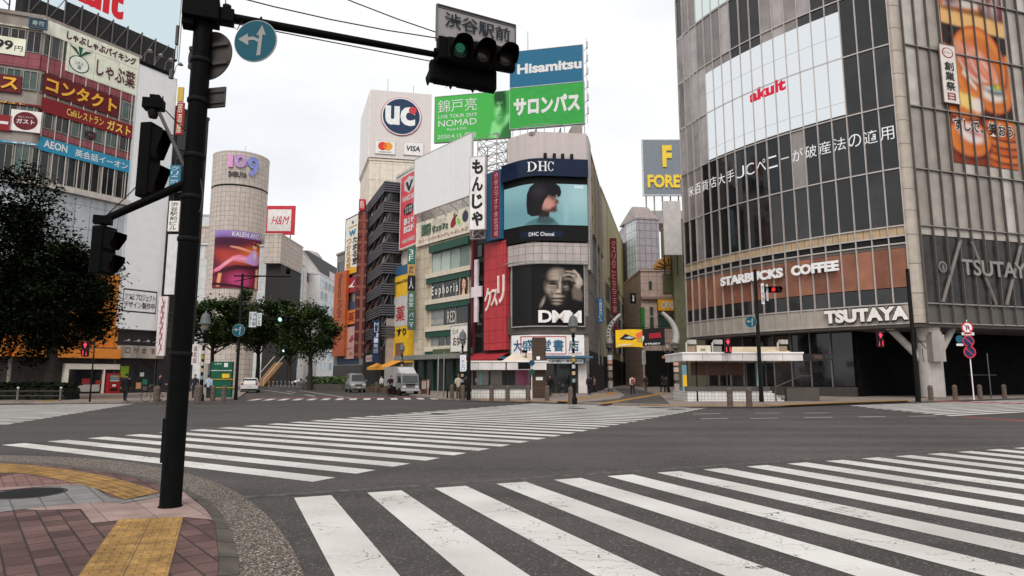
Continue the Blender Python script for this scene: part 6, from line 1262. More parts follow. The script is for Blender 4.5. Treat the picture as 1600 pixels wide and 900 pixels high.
mb = MB(); q = up(309, 264, YP); mb.lathe([(.0, -.05), (.02, -.03), (.035, -.01), (.015, 0), (.012, .03), (0, .03)], (q.x + .02, q.y - .03, q.z), 10); mb.tube([q + Vector((.03, -.03, -.02)), q + Vector((.10, -.02, -.35)), q + Vector((.08, -.02, -.55)), q + Vector((-.03, -.02, -.68))], .006, 6); mb.tube([q + Vector((-.02, -.05, 0)), q + Vector((.01, -.04, -.4)), q + Vector((-.06, -.04, -.75))], .007, 6); mb.build('cable_loop', PGREY, pole)
for py in (195, 207, 400): 
    q = up(312 if py < 300 else 303, py, YP); MB().tube([q + Vector((-.08, -.02, 0)), q + Vector((.03, -.02, 0))], .008, 6).build('bolt', PGREY, pole)
# lower arm to the left with its strut
L0 = up(292, 286, YP); L1 = up(161, 344, YP - .25)
MB().tube([L0, L1], [.058, .045], 10).build('side_arm', PK, pole)
MB().tube([up(249, 176, YP - .15), up(288, 260, YP - .05)], .024, 4).build('brace_strut', mat((.12, .118, .116), .5), pole)
def rbox(mb, c, sx, sy, sz, ang=0): 
    ca_, sa_ = math.cos(ang), math.sin(ang)
    f = lambda x, y, z: (c[0] + x * ca_ - y * sa_, c[1] + x * sa_ + y * ca_, c[2] + z)
    mb.box(-sx / 2, sx / 2, -sy / 2, sy / 2, -sz / 2, sz / 2, f); return f
def hood(mb, c, d, r, ln, a0=-25, a1=205, drop=.12, n=18, th=.012):
    d = Vector(d).normalized(); s = d.cross(Vector((0, 0, 1))).normalized(); u = Vector((0, 0, 1)); c = Vector(c)
    for rr in (r, r - th):
        rows = []
        for t in (0, .5, 1):
            row = []
            for k in range(n + 1):
                a = math.radians(a0 + (a1 - a0) * k / n); up_ = max(0, math.sin(a))
                row.append(c + d * (ln * t * (.35 + .65 * max(0, min(1, up_ + .25)))) + s * math.cos(a) * rr + u * (math.sin(a) * rr - drop * t * ln))
            rows.append(row)
        mb.grid(rows)
    return mb
def lens(name, c, d, r, m, parent):
    d = Vector(d).normalized(); s = d.cross(Vector((0, 0, 1))).normalized(); u = s.cross(d); mb = MB(); rows = []
    for t in range(6):
        a = t / 5 * math.pi / 2
        rows.append([Vector(c) + d * (.035 * math.cos(a)) + (s * math.cos(2 * math.pi * k / 24) + u * math.sin(2 * math.pi * k / 24)) * max(1e-4, r * math.sin(a)) for k in range(24)])
    mb.grid(rows, 0, True, True); return mb.build(name, m, parent)
# side-on pedestrian signals
def ped_signal(label, c, ang, h=.98, w_=.34, lens_on=None, mk=PK):
    r = thing('pedestrian_signal', label, 'traffic signal', c)
    d = Vector((math.sin(ang), -math.cos(ang), 0)); mb = MB(); rbox(mb, c, w_, .16, h, ang); mb.build('housing', mk, r, bevel=.02)
    for k in (1, -1):
        cc = Vector(c) + d * .082 + Vector((0, 0, k * h * .24)); m2 = MB()
        s = Vector((math.cos(ang), math.sin(ang), 0)); hw = w_ * .42; hh = h * .2
        a = [cc - s * hw - Vector((0, 0, hh)), cc + s * hw - Vector((0, 0, hh)), cc + s * hw + Vector((0, 0, hh)), cc - s * hw + Vector((0, 0, hh))]
        lit = lens_on if (k == 1 and lens_on) else mat((.012, .006, .006), .3, spec=.1)
        m3 = MB(); m3.poly([p + d * .006 for p in a]); m3.build('lens', mat((.012, .006, .006), .3, spec=.1), r)
        if lens_on and k == 1:
            m4 = MB(); 
            for pts in ([(-.10, .13), (.10, .13), (.16, .02), (.08, .02), (.06, -.17), (-.06, -.17), (-.08, .02), (-.16, .02)], [(-.05, .16), (.05, .16), (.07, .21), (.05, .26), (-.05, .26), (-.07, .21)]):
                m4.poly([cc + d * .012 + s * (x * w_ * 2.2) + Vector((0, 0, y * h * .8 - .02)) for x, y in pts])
            m4.build('lit_figure', lens_on, r)
        if lens_on and k == -1:
            for sx in (-.32, .2):
                m4 = MB(); m4.poly([cc + d * .012 + s * (w_ * sx) - Vector((0, 0, hh * .9)), cc + d * .012 + s * (w_ * (sx + .13)) - Vector((0, 0, hh * .9)), cc + d * .012 + s * (w_ * (sx + .13)) + Vector((0, 0, hh * .7)), cc + d * .012 + s * (w_ * sx) + Vector((0, 0, hh * .7))]); m4.build('lit_bar', lens_on, r)
        e = MB(); top0, top1 = a[3], a[2]
        ln = .15
        P3 = [top0, top1, top1 + d * ln - Vector((0, 0, .05)), top0 + d * ln - Vector((0, 0, .05))]
        e.poly(P3); e.poly([a[0], top0, P3[3], P3[3] - Vector((0, 0, .06)), a[0] + d * .05]); e.poly([a[1], a[1] + d * .05, P3[2] - Vector((0, 0, .06)), P3[2], top1]); e.build('visor', mk, r)
    return r
c = up(233, 252, YP - .05); ped_signal('black pedestrian signal seen side on, nearest the thick black pole', c, math.radians(83), .98, .24)
q = up(240, 168, YP - .05); cm = thing('camera_unit', 'black boxy camera unit perched over the side on signal', 'camera', q); mb = MB(); rbox(mb, q + Vector((0, 0, .04)), .24, .16, .14, .2); rbox(mb, q + Vector((.02, 0, .13)), .12, .12, .06, .2); mb.build('camera_body', PK, cm, bevel=.01)
mb = MB(); mb.lathe([(.05, -.14), (.07, -.06), (.06, -.03)], q, 10); mb.tube([q + Vector((.1, 0, .02)), up(290, 205, YP)], .008, 6); mb.build('mount', PK2, cm); MB().tube([q + Vector((.12, 0, 0)), q + Vector((.11, 0, .15))], .008, 6).build('aerial', PK, cm)
c = up(161, 392, YP - .25); ped_signal('black pedestrian signal hanging from the end of the lower side arm', c, math.radians(80), .60, .24)
mb = MB(); mb.tube([L1 + Vector((0, 0, .02)), up(163, 362, YP - .25)], .035, 8); rbox(mb, L1, .2, .12, .1, .4); mb.tube([L1 + Vector((.02, 0, .04)), up(205, 300, YP - .1), up(222, 282, YP - .06)], .006, 6); mb.build('arm_joint', PK, pole)
# disc seen from behind, and the small board below it
GB = mat((.075, .066, .060), .55, var=.25, scale=4)
q = up(329, 88, YP + .12); db_ = thing('road_sign', 'round road sign seen from behind, half hidden by the thick pole', 'sign', q)
Fq = Fac([(q.x - 1, q.y + .25), (q.x + 1, q.y - .25)])
cu_ = Fq.uv(329, 88)[0]; mb = MB(); disc(mb, Fq, cu_, q.z, .34, 0, .02); mb.build('disc', GB, db_)
mb = MB(); [mb.box(cu_ - .3, cu_ + .3, -.06, -.021, q.z + dz, q.z + dz + .05, Fq) for dz in (-.16, .10)]; mb.build('rib', GB, db_); mb = MB(); mb.box(cu_ - .02, cu_ + .04, -.09, -.061, q.z - .66, q.z + .3, Fq); mb.build('back_bar', mat((.1, .096, .09), .5), db_)
q = up(333, 154, YP + .12); bb = thing('road_sign', 'small rectangular sign board seen from behind, under the reversed disc', 'sign', q)
Fq = Fac([(q.x - 1, q.y + .2), (q.x + 1, q.y - .2)]); u_ = Fq.uv(333, 154)[0]; mb = MB(); mb.box(u_ - .2, u_ + .2, -.03, 0, q.z - .145, q.z + .145, Fq); mb.build('board', GB, bb, bevel=.02)
mb = MB(); [mb.box(u_ - .19, u_ + .19, -.05, -.031, q.z + dz, q.z + dz + .025, Fq) for dz in (-.09, .06)]; mb.build('rib', GB, bb)
# blue direction disc
def arrow_disc(label, c, r, ang=0.0, post=None, tilt=0, rim=True):
    t = thing('direction_sign', label, 'road sign', c); F = Fac([(c[0] - math.cos(ang), c[1] - math.sin(ang)), (c[0] + math.cos(ang), c[1] + math.sin(ang))])
    mb = MB(); disc(mb, F, 1, c[2], r, 0, .02, 48); mb.build('rim', mat((.45, .47, .47), .4), t); mb = MB(); disc(mb, F, 1, c[2], r * .965, -.018, .006, 48); mb.build('face', mat('#147085', .4, k=.55, var=.08), t)
    mb = MB(); W_ = lambda x, z: F(1 + x * r, -.028, c[2] + z * r)
    a = [(.10, -.72), (.28, -.72), (.34, .28), (.50, .24), (.30, .74), (.04, .24), (.18, .27)]
    b = [(.14, -.1), (.02, .0), (-.14, .04), (-.32, .02), (-.30, -.22), (-.80, .10), (-.36, .36), (-.34, .18), (-.10, .2), (.08, .12), (.16, .06)]
    mb.poly([W_(*p) for p in a]); mb.poly([W_(*p) for p in b]); mb.build('arrow', mat((.33, .33, .32), .5), t); return t
q = up(400, 65, YP - .25); ds = arrow_disc('large blue round sign with white straight and left arrows under the mast arm', q, 36.5 / 1015 * q.y / 1.0 * 1.0, -.08)
mb = MB(); mb.tube([q + Vector((-.02, .03, .2)), q + Vector((-.03, .2, .45))], .015, 6); mb.box(q.x - .1, q.x + .04, q.y + .02, q.y + .2, q.z + .18, q.z + .24); mb.build('bracket', PK2, ds)
# overhead vehicle signal, its twin facing away, and the station name board
H0 = Vector((*G(715, 81, za + .02), za + .02)); hd = Vector((ad.x, ad.y, 0)).normalized(); fd = Vector((hd.y, -hd.x, 0))
FH_ = Fac([(H0.x, H0.y), (H0.x + hd.x, H0.y + hd.y)])
sg_ = thing('traffic_signal', 'overhead three lens traffic signal showing green on the mast arm', 'traffic signal', H0)
def lamp3(F, u0, zc_, y, r, mk, step=.36, R=.155, on=0):
    mb = MB(); mb.box(u0 - .19, u0 + step * 2 + .19, y, y + .16, zc_ - .19, zc_ + .19, F); mb.build('housing', mk, r, bevel=.05)
    for k in range(3):
        c = F(u0 + step * k, y - .005, zc_); d = Vector(F(u0, y - 1, 0)) - Vector(F(u0, y, 0))
        m2 = MB(); hood(m2, c, d, R, .30, -35, 215, .20); m2.build('hood', mk, r)
        if k == on: 
            lens('green_lens', c, d, .14, mat((.012, .05, .032), .25), r)
            s = hd; m3 = MB()
            for ring_ in range(8):
                nn = max(1, ring_ * 6)
                for j in range(nn):
                    a = 2 * math.pi * j / nn + ring_ * .2; rr = .0165 * ring_; cc = Vector(c) + d.normalized() * (.036 * math.cos(rr / .14 * 1.5) + .004) + s * rr * math.cos(a) + Vector((0, 0, rr * math.sin(a)))
                    m3.poly([cc + s * .0045 * math.cos(t) + Vector((0, 0, .0045 * math.sin(t))) for t in [2 * math.pi * e / 6 for e in range(6)]])
            m3.build('lit_diodes', em('#4fb787', .8), r)
        else: lens('dark_lens', c, d, .14, mat((.03, .022, .018), .2, spec=.35), r)
lamp3(FH_, 0, za + .02, -.1, sg_, PK)
mb = MB(); mb.tube([A1 - ad * .25, A1 + ad * .15, A1 + ad * 1.0], .04, 8); mb.box(-.3, -.17, -.05, .12, za - .14, za + .2, FH_); mb.box(-.36, .1, -.02, .04, za - .05, za + .01, FH_); mb.build('mount', PK, sg_)
sg2 = thing('traffic_signal', 'black traffic signal body facing away, slung below the green signal', 'traffic signal', H0 - Vector((0, 0, .4)))
c2 = Vector((*G(727, 117, za - .26), za - .26)); F2 = Fac([(c2.x - hd.x, c2.y - hd.y), (c2.x + hd.x, c2.y + hd.y)])
mb = MB(); mb.box(1 - .54, 1 + .52, .0, .16, za - .42, za - .08, F2); mb.build('housing', PK, sg2, bevel=.04)
for k in range(3):
    m2 = MB(); cc = F2(1 - .36 + .36 * k, .16, za - .25); d = Vector(F2(1, 1, 0)) - Vector(F2(1, 0, 0)); hood(m2, cc, d, .175, .32, -35, 215, .1); m2.build('hood', PK, sg2)
    m3 = MB(); m3.tube([F2(1 - .36 + .36 * k - .12, .06, za - .43), F2(1 - .36 + .36 * k + .12, .06, za - .43)], .03, 6); m3.build('latch', PK, sg2)
mb = MB(); mb.box(.52, 1.3, .02, .08, za - .1, za - .03, F2); mb.build('hanger', PK2, sg2)
s1 = AT(682, 8, 9.25); s2 = AT(803, 43, 9.85); z1_ = (s1.z + s2.z) / 2; FSg = Fac([(s1.x, s1.y), (s2.x, s2.y)])
zb1 = AT(682, 57, 9.25).z
nsn = sign('name_board', 'white station name board with dark kanji behind the overhead signal', FSg, (0, FSg.L, zb1 - .06, z1_), mat('#9a9593', .5, var=.08, k=1.05), [('渋谷駅前', .09, .93, .42, .86, mat((.012, .02, .03), .5), dict(bold=.035)), ('Shibuya Sta.', .24, .8, .12, .31, mat((.03, .045, .06), .5))], t=.03, y=0, frame=mat((.16, .155, .15), .5), fw=.012, px=False)
mb = MB(); mb.box(.01, FSg.L - .01, -.034, -.0305, zb1 - .045, zb1 - .035, FSg); mb.box(.01, FSg.L - .01, -.034, -.0305, z1_ - .035, z1_ - .025, FSg); mb.build('border_line', mat((.03, .045, .06), .5), nsn)
mb = MB(); mb.tube([FSg(.3, .04, zb1 - .3), FSg(.3, .04, z1_)], .02, 6); mb.tube([FSg(.9, .04, zb1 - .3), FSg(.9, .04, z1_)], .02, 6); mb.build('posts', PK2, nsn)
for lb_, a, b in (('thin black overhead cable reaching the left edge of the name board', up(330, -15, YP + .1), AT(686, 60, 9.25)), ('upper thin black overhead cable dropping steeply to the name board', AT(420, -56, 9.5), AT(692, 54, 9.27))):
    mid_ = a.lerp(b, .5) - Vector((0, 0, .06)); tag(MB().tube([a, a.lerp(b, .25) - Vector((0, 0, .045)), mid_, a.lerp(b, .75) - Vector((0, 0, .045)), b], .009, 6).build('cable', PK2), lb_, 'cable')

# ---------------------------------------------------------------- poles, lamps and signals across the crossing
def pole_thing(label, px_, py_, top, r, name='street_pole', m=PK2, z=FZ):
    b = G(px_, py_, z); t = thing(name, label, 'pole', (*b, z)); zt_ = AT(px_, top, b[1]).z
    r *= .68; MB().lathe([(r * 1.15, z), (r * 1.15, z + .3), (r, z + .5), (r * .8, zt_), (0, zt_ + .02)], (*b, 0), 10).build('shaft', m, t); return t, b, zt_
def cbar(t, name, a, b, r=.05, m=PK2): return MB().tube([a, b], r, 8).build(name, m, t)
t, b, zt_ = pole_thing('dark street pole with two long arms in front of the round tower trees', 368, 625, 428, .16)
Y = b[1]; cbar(t, 'arm', AT(366, 431, Y), AT(455, 432, Y)); cbar(t, 'brace', AT(366, 440, Y), AT(405, 432, Y), .03); cbar(t, 'lower_arm', AT(369, 497, Y), AT(436, 500, Y), .035)
q = AT(450, 426, Y); mb = MB(); mb.lathe([(.1, -.1), (.16, .0), (.16, .2), (.06, .32), (0, .33)], q, 10); mb.build('camera_dome', PK, t)
arrow_disc('small blue arrow disc on the dark pole by the tower trees', AT(373, 516, Y - .25), .42)
def small_signal(label, c, lm, n=3, on=0, m=PK):
    r = thing('traffic_signal', label, 'traffic signal', c); F = Fac([(c[0], c[1]), (c[0] + 1, c[1])])
    mb = MB(); mb.box(-.2, .36 * (n - 1) + .2, 0, .18, c[2] - .2, c[2] + .2, F); mb.build('housing', m, r, bevel=.04)
    for k in range(n):
        cc = F(.36 * k, -.006, c[2]); lens('lens', cc, (0, -1, 0), .15, lm if k == on else mat((.03, .028, .026), .2), r); m2 = MB(); hood(m2, cc, (0, -1, 0), .17, .25); m2.build('hood', m, r)
    return r
small_signal('green lit traffic signal at the end of an arm among the street trees', AT(438, 499, Y - .1), em('#bff5dc', 1.1))
small_signal('far pale green lit signal low over the uphill street', AT(443, 548, 78), em('#d2f5e6', 1.1))
FQ1 = Fac([(AT(380, 500, Y - .1).x, Y - .1), (AT(420, 500, Y - .1).x, Y - .1)])
sign('street_sign', 'pale double column name sign on the arm, left of the green signal', FQ1, ((390, 487), (400, 511)), W('#b3b9bd'), [('渋谷駅', .45, .95, .05, .95, INK, dict(vertical=True)), ('SHIBUYA', .1, .35, .1, .9, INK, dict(rot=True))], t=.04, y=-.05, frame=mat((.1, .1, .1), .5), fw=.02)
sign('street_sign', 'narrow pale name sign beside the double column sign on the arm', FQ1, ((402, 489), (408, 509)), W('#b3b9bd'), [('ハチ公前', .2, .8, .05, .95, INK, dict(vertical=True))], t=.04, y=-.05)
t, b, zt_ = pole_thing('thick black pole beside the bell lamp, left of the left subway entrance', 732, 625, 474, .2); Y = b[1]
FQ2 = Fac([(AT(715, 560, Y - .3).x, Y - .3), (AT(740, 560, Y - .3).x, Y - .3)])
sign('street_sign', 'white vertical sign on the thick black pole by the bell lamp', FQ2, ((719, 555), (728, 580)), W('#c5c8cc'), [('ハチ公口', .2, .8, .05, .95, W('#4a6a86'), dict(vertical=True))], t=.06, y=-.02)
cbar(t, 'bracket', AT(722, 559, Y - .3), AT(733, 559, Y), .03)
t, b, zt_ = pole_thing('black signal pole in front of the right subway entrance', 1190, 628, 421, .19); Y = b[1]
cbar(t, 'arm', AT(1186, 447, Y), AT(1200, 449, Y - .1), .04); cbar(t, 'lower_arm', AT(1140, 527, Y), AT(1187, 524, Y), .03)
small_signal('red lit traffic signal on the black pole before the coffee letters', AT(1199, 452, Y - .2), em('#e0303a', .9), on=1)
FQ3 = Fac([(AT(1180, 460, Y - .25).x, Y - .25), (AT(1210, 460, Y - .25).x, Y - .25)])
sign('street_sign', 'white vertical name sign on the black pole below the coffee letters', FQ3, ((1189, 443), (1195, 475)), W('#c5c8cc'), [('渋谷駅', .15, .85, .05, .95, INK, dict(vertical=True))], t=.05, y=0)
sign('street_sign', 'slim white sign tucked between the name sign and red signal', FQ3, ((1197, 444), (1201, 470)), W('#b7babd'), [('SHIBUYA', .3, .7, .1, .9, INK, dict(rot=True))], t=.05, y=0)
arrow_disc('blue arrow disc on the black pole above the right subway entrance', AT(1173, 503, Y - .25), .36)
RED = em('#ff4a66', 1.1)
ped_signal('red lit pedestrian signal above the right subway entrance roof', AT(1137, 540, Y - .1), 0.0, .95, .42, RED, mat((.03, .012, .014), .5))
t, b, zt_ = pole_thing('tall black pole in front of the glass store corner pillar', 1435, 628, 420, .2); Y = b[1]
cbar(t, 'arm', AT(1395, 517, Y), AT(1430, 515, Y), .03); cbar(t, 'brace', AT(1430, 525, Y), AT(1447, 545, Y), .025); cbar(t, 'pipe', AT(1441, 545, Y), AT(1443, 565, Y), .02)
ped_signal('red lit pedestrian signal in the dark entrance of the glass store', AT(1375, 530, Y - .1), 0.0, 1.0, .42, RED, mat((.03, .012, .014), .5)); cbar(t, 'signal_arm', AT(1375, 517, Y), AT(1395, 517, Y), .03)
ped_signal('red lit pedestrian signal in front of the big dark tree', AT(134, 545, 44), 0.0, 1.05, .44, RED, mat((.03, .012, .014), .5))
sp_ = pole_thing('slim dark pole under the red pedestrian signal by the big tree', 140, 628, 530, .07)
# prohibition signs
t, b, zt_ = pole_thing('slim white sign pole carrying round red rimmed signs by the bollards', 1522, 625, 500, .055, 'sign_pole', W('#c9c4c0')); Y = b[1]
def red_disc(label, px_, py_, r, cross=False, Yo=.12):
    c = AT(px_, py_, Y - Yo); r_ = thing('road_sign', label, 'road sign', c); F = Fac([(c.x - 1, c.y), (c.x + 1, c.y)])
    mb = MB(); disc(mb, F, 1, c.z, r, 0, .02, 32); mb.build('rim', W('#a8323a'), r_); mb = MB(); disc(mb, F, 1, c.z, r * .78, -.018, .008, 32); mb.build('face', W('#d0cdca') if not cross else mat('#1d3560', .5, k=1.0), r_)
    mb = MB()
    for a in ((.8, 45) if not cross else (.78, 45)), : pass
    def bar(a, w_, l): 
        ca_, sa_ = math.cos(a), math.sin(a); mb.poly([F(1 + (x * ca_ - z * sa_) * r, -.032, c.z + (x * sa_ + z * ca_) * r) for x, z in ((-l, -w_), (l, -w_), (l, w_), (-l, w_))])
    bar(math.radians(-45), .09, .8); mb.build('slash', W('#a8323a'), r_)
    if not cross:
        mb = MB(); mb.poly([F(1 + x * r, -.028, c.z + z * r) for x, z in ((-.25, -.45), (-.08, -.45), (-.08, .1), (.0, .22), (.14, .2), (.18, .05), (.05, .05), (.26, -.25), (.46, .05), (.34, .05), (.3, .3), (.1, .42), (-.12, .38), (-.25, .15))]); mb.build('arrow', mat('#1d3560', .5, k=1.0), r_)
    return r_
red_disc('topmost round red rimmed sign with a turn arrow on the slim white pole', 1511, 512, .40)
red_disc('second round blue and red no parking sign on the slim white pole', 1513, 533, .40, True)
red_disc('lowest round blue and red no parking sign on the slim white pole', 1515, 550, .42, True)
c = AT(1499, 530, Y - .05); o = thing('round_mirror', 'glossy blue round sign left of the red rimmed signs', 'road sign', c); F = Fac([(c.x - 1, c.y), (c.x + 1, c.y)]); mb = MB(); disc(mb, F, 1, c.z, .26, 0, .03); mb.build('face', mat('#146076', .15, k=1.0), o); mb = MB(); mb.box(.76, 1.24, -.03, 0, c.z - .45, c.z - .3, F); mb.build('sub_plate', W('#c9c4c0'), o)
mb = MB(); F = Fac([(AT(1512, 522, Y - .1).x - 1, Y - .1), (AT(1512, 522, Y - .1).x + 1, Y - .1)]); mb.box(.58, 1.42, -.03, 0, AT(1512, 524, Y).z, AT(1512, 519.5, Y).z, F); mb.build('sub_plate', W('#c9c4c0'), t); mb = MB(); mb.box(.7, 1.3, -.034, -.0302, AT(1512, 522.6, Y).z, AT(1512, 521, Y).z, F); mb.build('sub_plate_text', W('#7d2a2e'), t)
t, b, zt_ = pole_thing('slim grey post with a crossbar in front of the dark store recess', 1549, 622, 552, .06, 'post', PGREY); cbar(t, 'crossbar', AT(1514, 586, b[1]), AT(1557, 586, b[1]), .02, PGREY)
t, b, zt_ = pole_thing('slim white sign pole with a small blue disc before the left entrance', 831, 624, 560, .05, 'sign_pole', W('#b9b5b0')); c = AT(831, 567, b[1] - .1); F = Fac([(c.x - 1, c.y), (c.x + 1, c.y)]); mb = MB(); disc(mb, F, 1, c.z, .2, 0, .02); mb.build('blue_disc', mat('#1d4a66', .4, k=1.0), t); mb = MB(); disc(mb, F, 1, c.z - .62, .2, 0, .02); mb.build('green_disc', mat('#1d4a44', .4, k=1.0), t)
pole_thing('slim dark post standing before the left subway entrance glass', 791, 624, 566, .07, 'post', PK2); pole_thing('slim dark post at the left end of the right subway entrance', 1090, 627, 564, .07, 'post', PK2)
for lb_, px_, py_, tp, c_ in (('slim grey post nearest the truck before the green banded building', 684, 620, 556, '#77736d'), ('taller brown grey post beside the thick black pole', 693, 621, 550, '#6a615a')): pole_thing(lb_, px_, py_, tp, .07, 'post', W(c_))
for lb_, px_, py_, tp in (('short dark post among people left of the pole', 671, 617, 604), ('short dark post right of the grey posts', 699, 622, 606)): pole_thing(lb_, px_, py_, tp, .08, 'post', PK2)
# bell lamps
LAMPH = 5.3
lamp = thing('street_lamp', 'bell lamp', 'street lamp', (0, 0, 0))
MB().lathe([(.2, 0), (.2, .35), (.13, .5), (.11, 1.2), (.13, 1.25), (.09, 1.3), (.075, 4.1), (.12, 4.15), (.12, 4.25), (.07, 4.3), (.07, 4.45), (0, 4.46)], (0, 0, 0), 12).build('post', PK2, lamp)
MB().lathe([(.34, 4.78), (.345, 4.83), (.30, 4.9), (.28, 5.15), (.2, 5.4), (.06, 5.5), (.05, 5.6), (0, 5.65)], (0, 0, 0), 16).build('bell_shade', mat((.12, .125, .13), .45), lamp)
MB().lathe([(.14, 4.42), (.21, 4.6), (.22, 4.78), (0, 4.79)], (0, 0, 0), 12).build('lantern_glass', mat((.2, .17, .13), .15), lamp)
mb = MB(); mb.tube([(-.2, 0, 3.55), (.2, 0, 3.55)], .03, 6); mb.lathe_s((-.12, -.1, 3.75), .13, 1, 1, 1, 8, 0); mb.lathe_s((.0, -.1, 3.5), .1, 1, 1, 1, 8, 0); mb.build('globe_pair', mat((.3, .29, .27), .3), lamp)
for z, c_ in ((.9, '#8d8a80'), (1.35, '#6f7f86'), (1.8, '#a58d6a'), (2.2, '#9c9c98'), (2.6, '#8d7a3a'), (2.9, '#aaa6a0')): MB().lathe([(.105, z), (.105, z + .22)], (0, 0, 0), 10).build('sticker', W(c_), lamp)
lamps = [(897, 632, 489, 'bell shaped street lamp with stickered post in front of the bookshop sign'), (722, 624, 514, 'bell shaped street lamp next to the thick black pole'), (313, 627, 485, 'bell shaped street lamp by the stone bollards near the left pole'), (627, 611, 536, 'far bell shaped street lamp before the yellow drugstore')]
for i, (px_, py_, tp, lb_) in enumerate(lamps):
    o = lamp if i == 0 else copy_tree(lamp); b = G(px_, py_, FZ); s = (AT(px_, tp, b[1]).z - FZ) / 5.65
    o.location = (*b, FZ); o.scale = (s, s, s); o['label'] = lb_; o['group'] = 'bell street lamps'
# bollards
bol = thing('stone_bollard', 'bollard', 'bollard', (0, 0, 0))
MB().lathe([(.15, 0), (.15, .82), (.145, .9), (.11, .97), (.05, 1.0), (0, 1.005)], (0, 0, 0), 14).build('stone_post', mat((.13, .095, .078), .85, var=.35, scale=9, bump=.5, spec=.1), bol)
MB().lathe([(.153, .74), (.158, .76), (.158, .8), (.153, .82)], (0, 0, 0), 14).build('band', mat((.10, .085, .075), .7), bol)
bl = [(1141, 636, 'left granite bollard of the pair before the right subway entrance'), (1171, 636, 'right granite bollard of the pair before the right subway entrance'), (1455, 626, 'granite bollard just right of the black pole at the corner pillar'), (1493, 624.5, 'granite bollard between the corner pillar and the round signs'), (1532, 623.5, 'granite bollard just right of the slim white sign pole'), (1570, 622.5, 'granite bollard nearest the right edge of the photo'),
      (768, 626.5, 'granite bollard left of centre before the left subway entrance tiles'), (793, 626.5, 'granite bollard in line with a slim post at the left entrance'), (825, 626, 'granite bollard just left of the slim white sign pole'), (855, 626, 'granite bollard before the brown column'), (892, 632, 'granite bollard touching the stickered lamp post'), (706, 623, 'granite bollard beside the man in the beige jacket'), (723, 625, 'granite bollard beside the thick black pole'),
      (309, 628, 'wide granite bollard closest to the thick near pole on its right'), (332, 627.5, 'middle granite bollard in front of the green hoarding'), (349, 627.5, 'granite bollard in front of the hoarding beside the dark pole'), (244, 629, 'granite bollard by the bicycle, left of the near pole'), (588, 612, 'far granite bollard on the planted strip by the truck')]
for i, (px_, py_, lb_) in enumerate(bl):
    o = bol if i == 0 else copy_tree(bol); o.location = (*G(px_, py_, FZ), FZ); o['label'] = lb_; o['group'] = 'granite bollards along the kerbs'; o.rotation_euler = (0, 0, i)
    if px_ in (309,): o.scale = (1.5, 1.5, 1.05)
    if px_ == 244: o.scale = (1.25, 1.25, 1)
# ---------------------------------------------------------------- subway entrances
TILEW = mat((.72, .69, .66), .3, var=.1, grid=(.22, .22), gc=(.3, .29, .28), gm=.012)
def kiosk(label, l, r, yb, yt_roof, yb_roof, ytile, lr, rr, depth, side=None):
    a = G(l, yb, FZ); Y = a[1]; F = fac_px(l, r, Y, Y); t = thing('subway_entrance', label, 'subway entrance', (*a, FZ)); L_ = F.L
    zr1, zr0, zt_ = AT(l, yt_roof, Y).z, AT(l, yb_roof, Y).z, AT(l, ytile, Y).z
    o0 = F.uv(lr, 560)[0]; o1 = F.uv(rr, 560)[0]
    mb = MB(); mb.box(o0, o1, -.7, depth + .3, zr0, zr1, F); mb.build('roof_slab', W('#c3bdbb', rough=.4, streak=.12), t)
    mb = MB(); mb.box(o0 - .05, o1 + .05, -.76, depth + .35, zr1 + .002, zr1 + .09, F); mb.build('roof_edge', W('#d5d0cc'), t)
    for k in range(1, 6): mb = MB(); u = o0 + (o1 - o0) * k / 6; mb.box(u - .012, u + .012, -.706, -.69, zr0, zr1, F); mb.build('joint', mat((.2, .19, .19), .6), t)
    mb = MB(); mb.box(0, L_, 0, .25, FZ, zt_, F); mb.box(0, .25, .25, depth, FZ, zt_, F); mb.build('tiled_wall', TILEW, t)
    mb = MB(); mb.box(-.05, L_ + .05, -.06, .32, zt_ + .003, zt_ + .28, F); mb.build('wall_cap', mat((.10, .088, .078), .6), t)
    n = max(4, int(L_ / 1.1))
    for k in range(n + 1): u = .08 + (L_ - .16) * k / n; mb = MB(); mb.box(u - .035, u + .035, .08, .15, zt_ + .28, zr0, F); mb.build('mullion', mat((.05, .048, .046), .5), t)
    return t, F, Y, zr1, zr0, zt_, o0, o1
t, F, Y, zr1, zr0, zt_, o0, o1 = kiosk('subway entrance with white roof slab and tiled wall before the bookshop', 737, 849, 622, 566, 578, 608, 727, 853, 4.2)
mb = MB(); mb.poly([F(2.2, 0, zr1 + .1), F(5.2, 0, zr1 + .1), F(5.0, 1.2, zr1 + .65), F(3.0, 1.2, zr1 + .65)]); mb.poly([F(5.2, 0, zr1 + .1), F(5.2, 2, zr1 + .1), F(5.0, 1.2, zr1 + .65)]); mb.poly([F(2.2, 2, zr1 + .1), F(2.2, 0, zr1 + .1), F(3.0, 1.2, zr1 + .65)]); mb.build('skylight_hood', W('#b9ab9a'), t)
for k, m_ in enumerate([W('#9c9896', rough=.4), W('#8a8580', rough=.4), mat((.06, .06, .06), .3), W('#b05a7a', rough=.3), W('#a85274', rough=.3)]):
    mb = MB(); mb.box(.3 + k * 1.0, 1.2 + k * 1.0, 1.0, 1.1, zt_ + .3, zr0 - .02, F); mb.build('inner_panel', m_, t)
mb = MB(); mb.box(.55, .75, .4, .6, zt_ + .3, zr0, F); mb.build('teal_column', W('#6f9a96'), t)
mb = MB(); mb.box(3.4, 4.3, -.74, -.70, zr0 + .06, zr1 - .03, F); mb.build('dark_plate', PK2, t)
cam2 = thing('camera_unit', 'small dark camera on a stand on the left entrance roof', 'camera', F(4.0, .5, zr1)); mb = MB(); mb.tube([F(4.0, .5, zr1 + .09), F(4.0, .5, zr1 + .7)], .04, 6); rbox(mb, F(3.9, .4, zr1 + .8), .35, .2, .2, .3); mb.build('camera_body', PK, cam2)
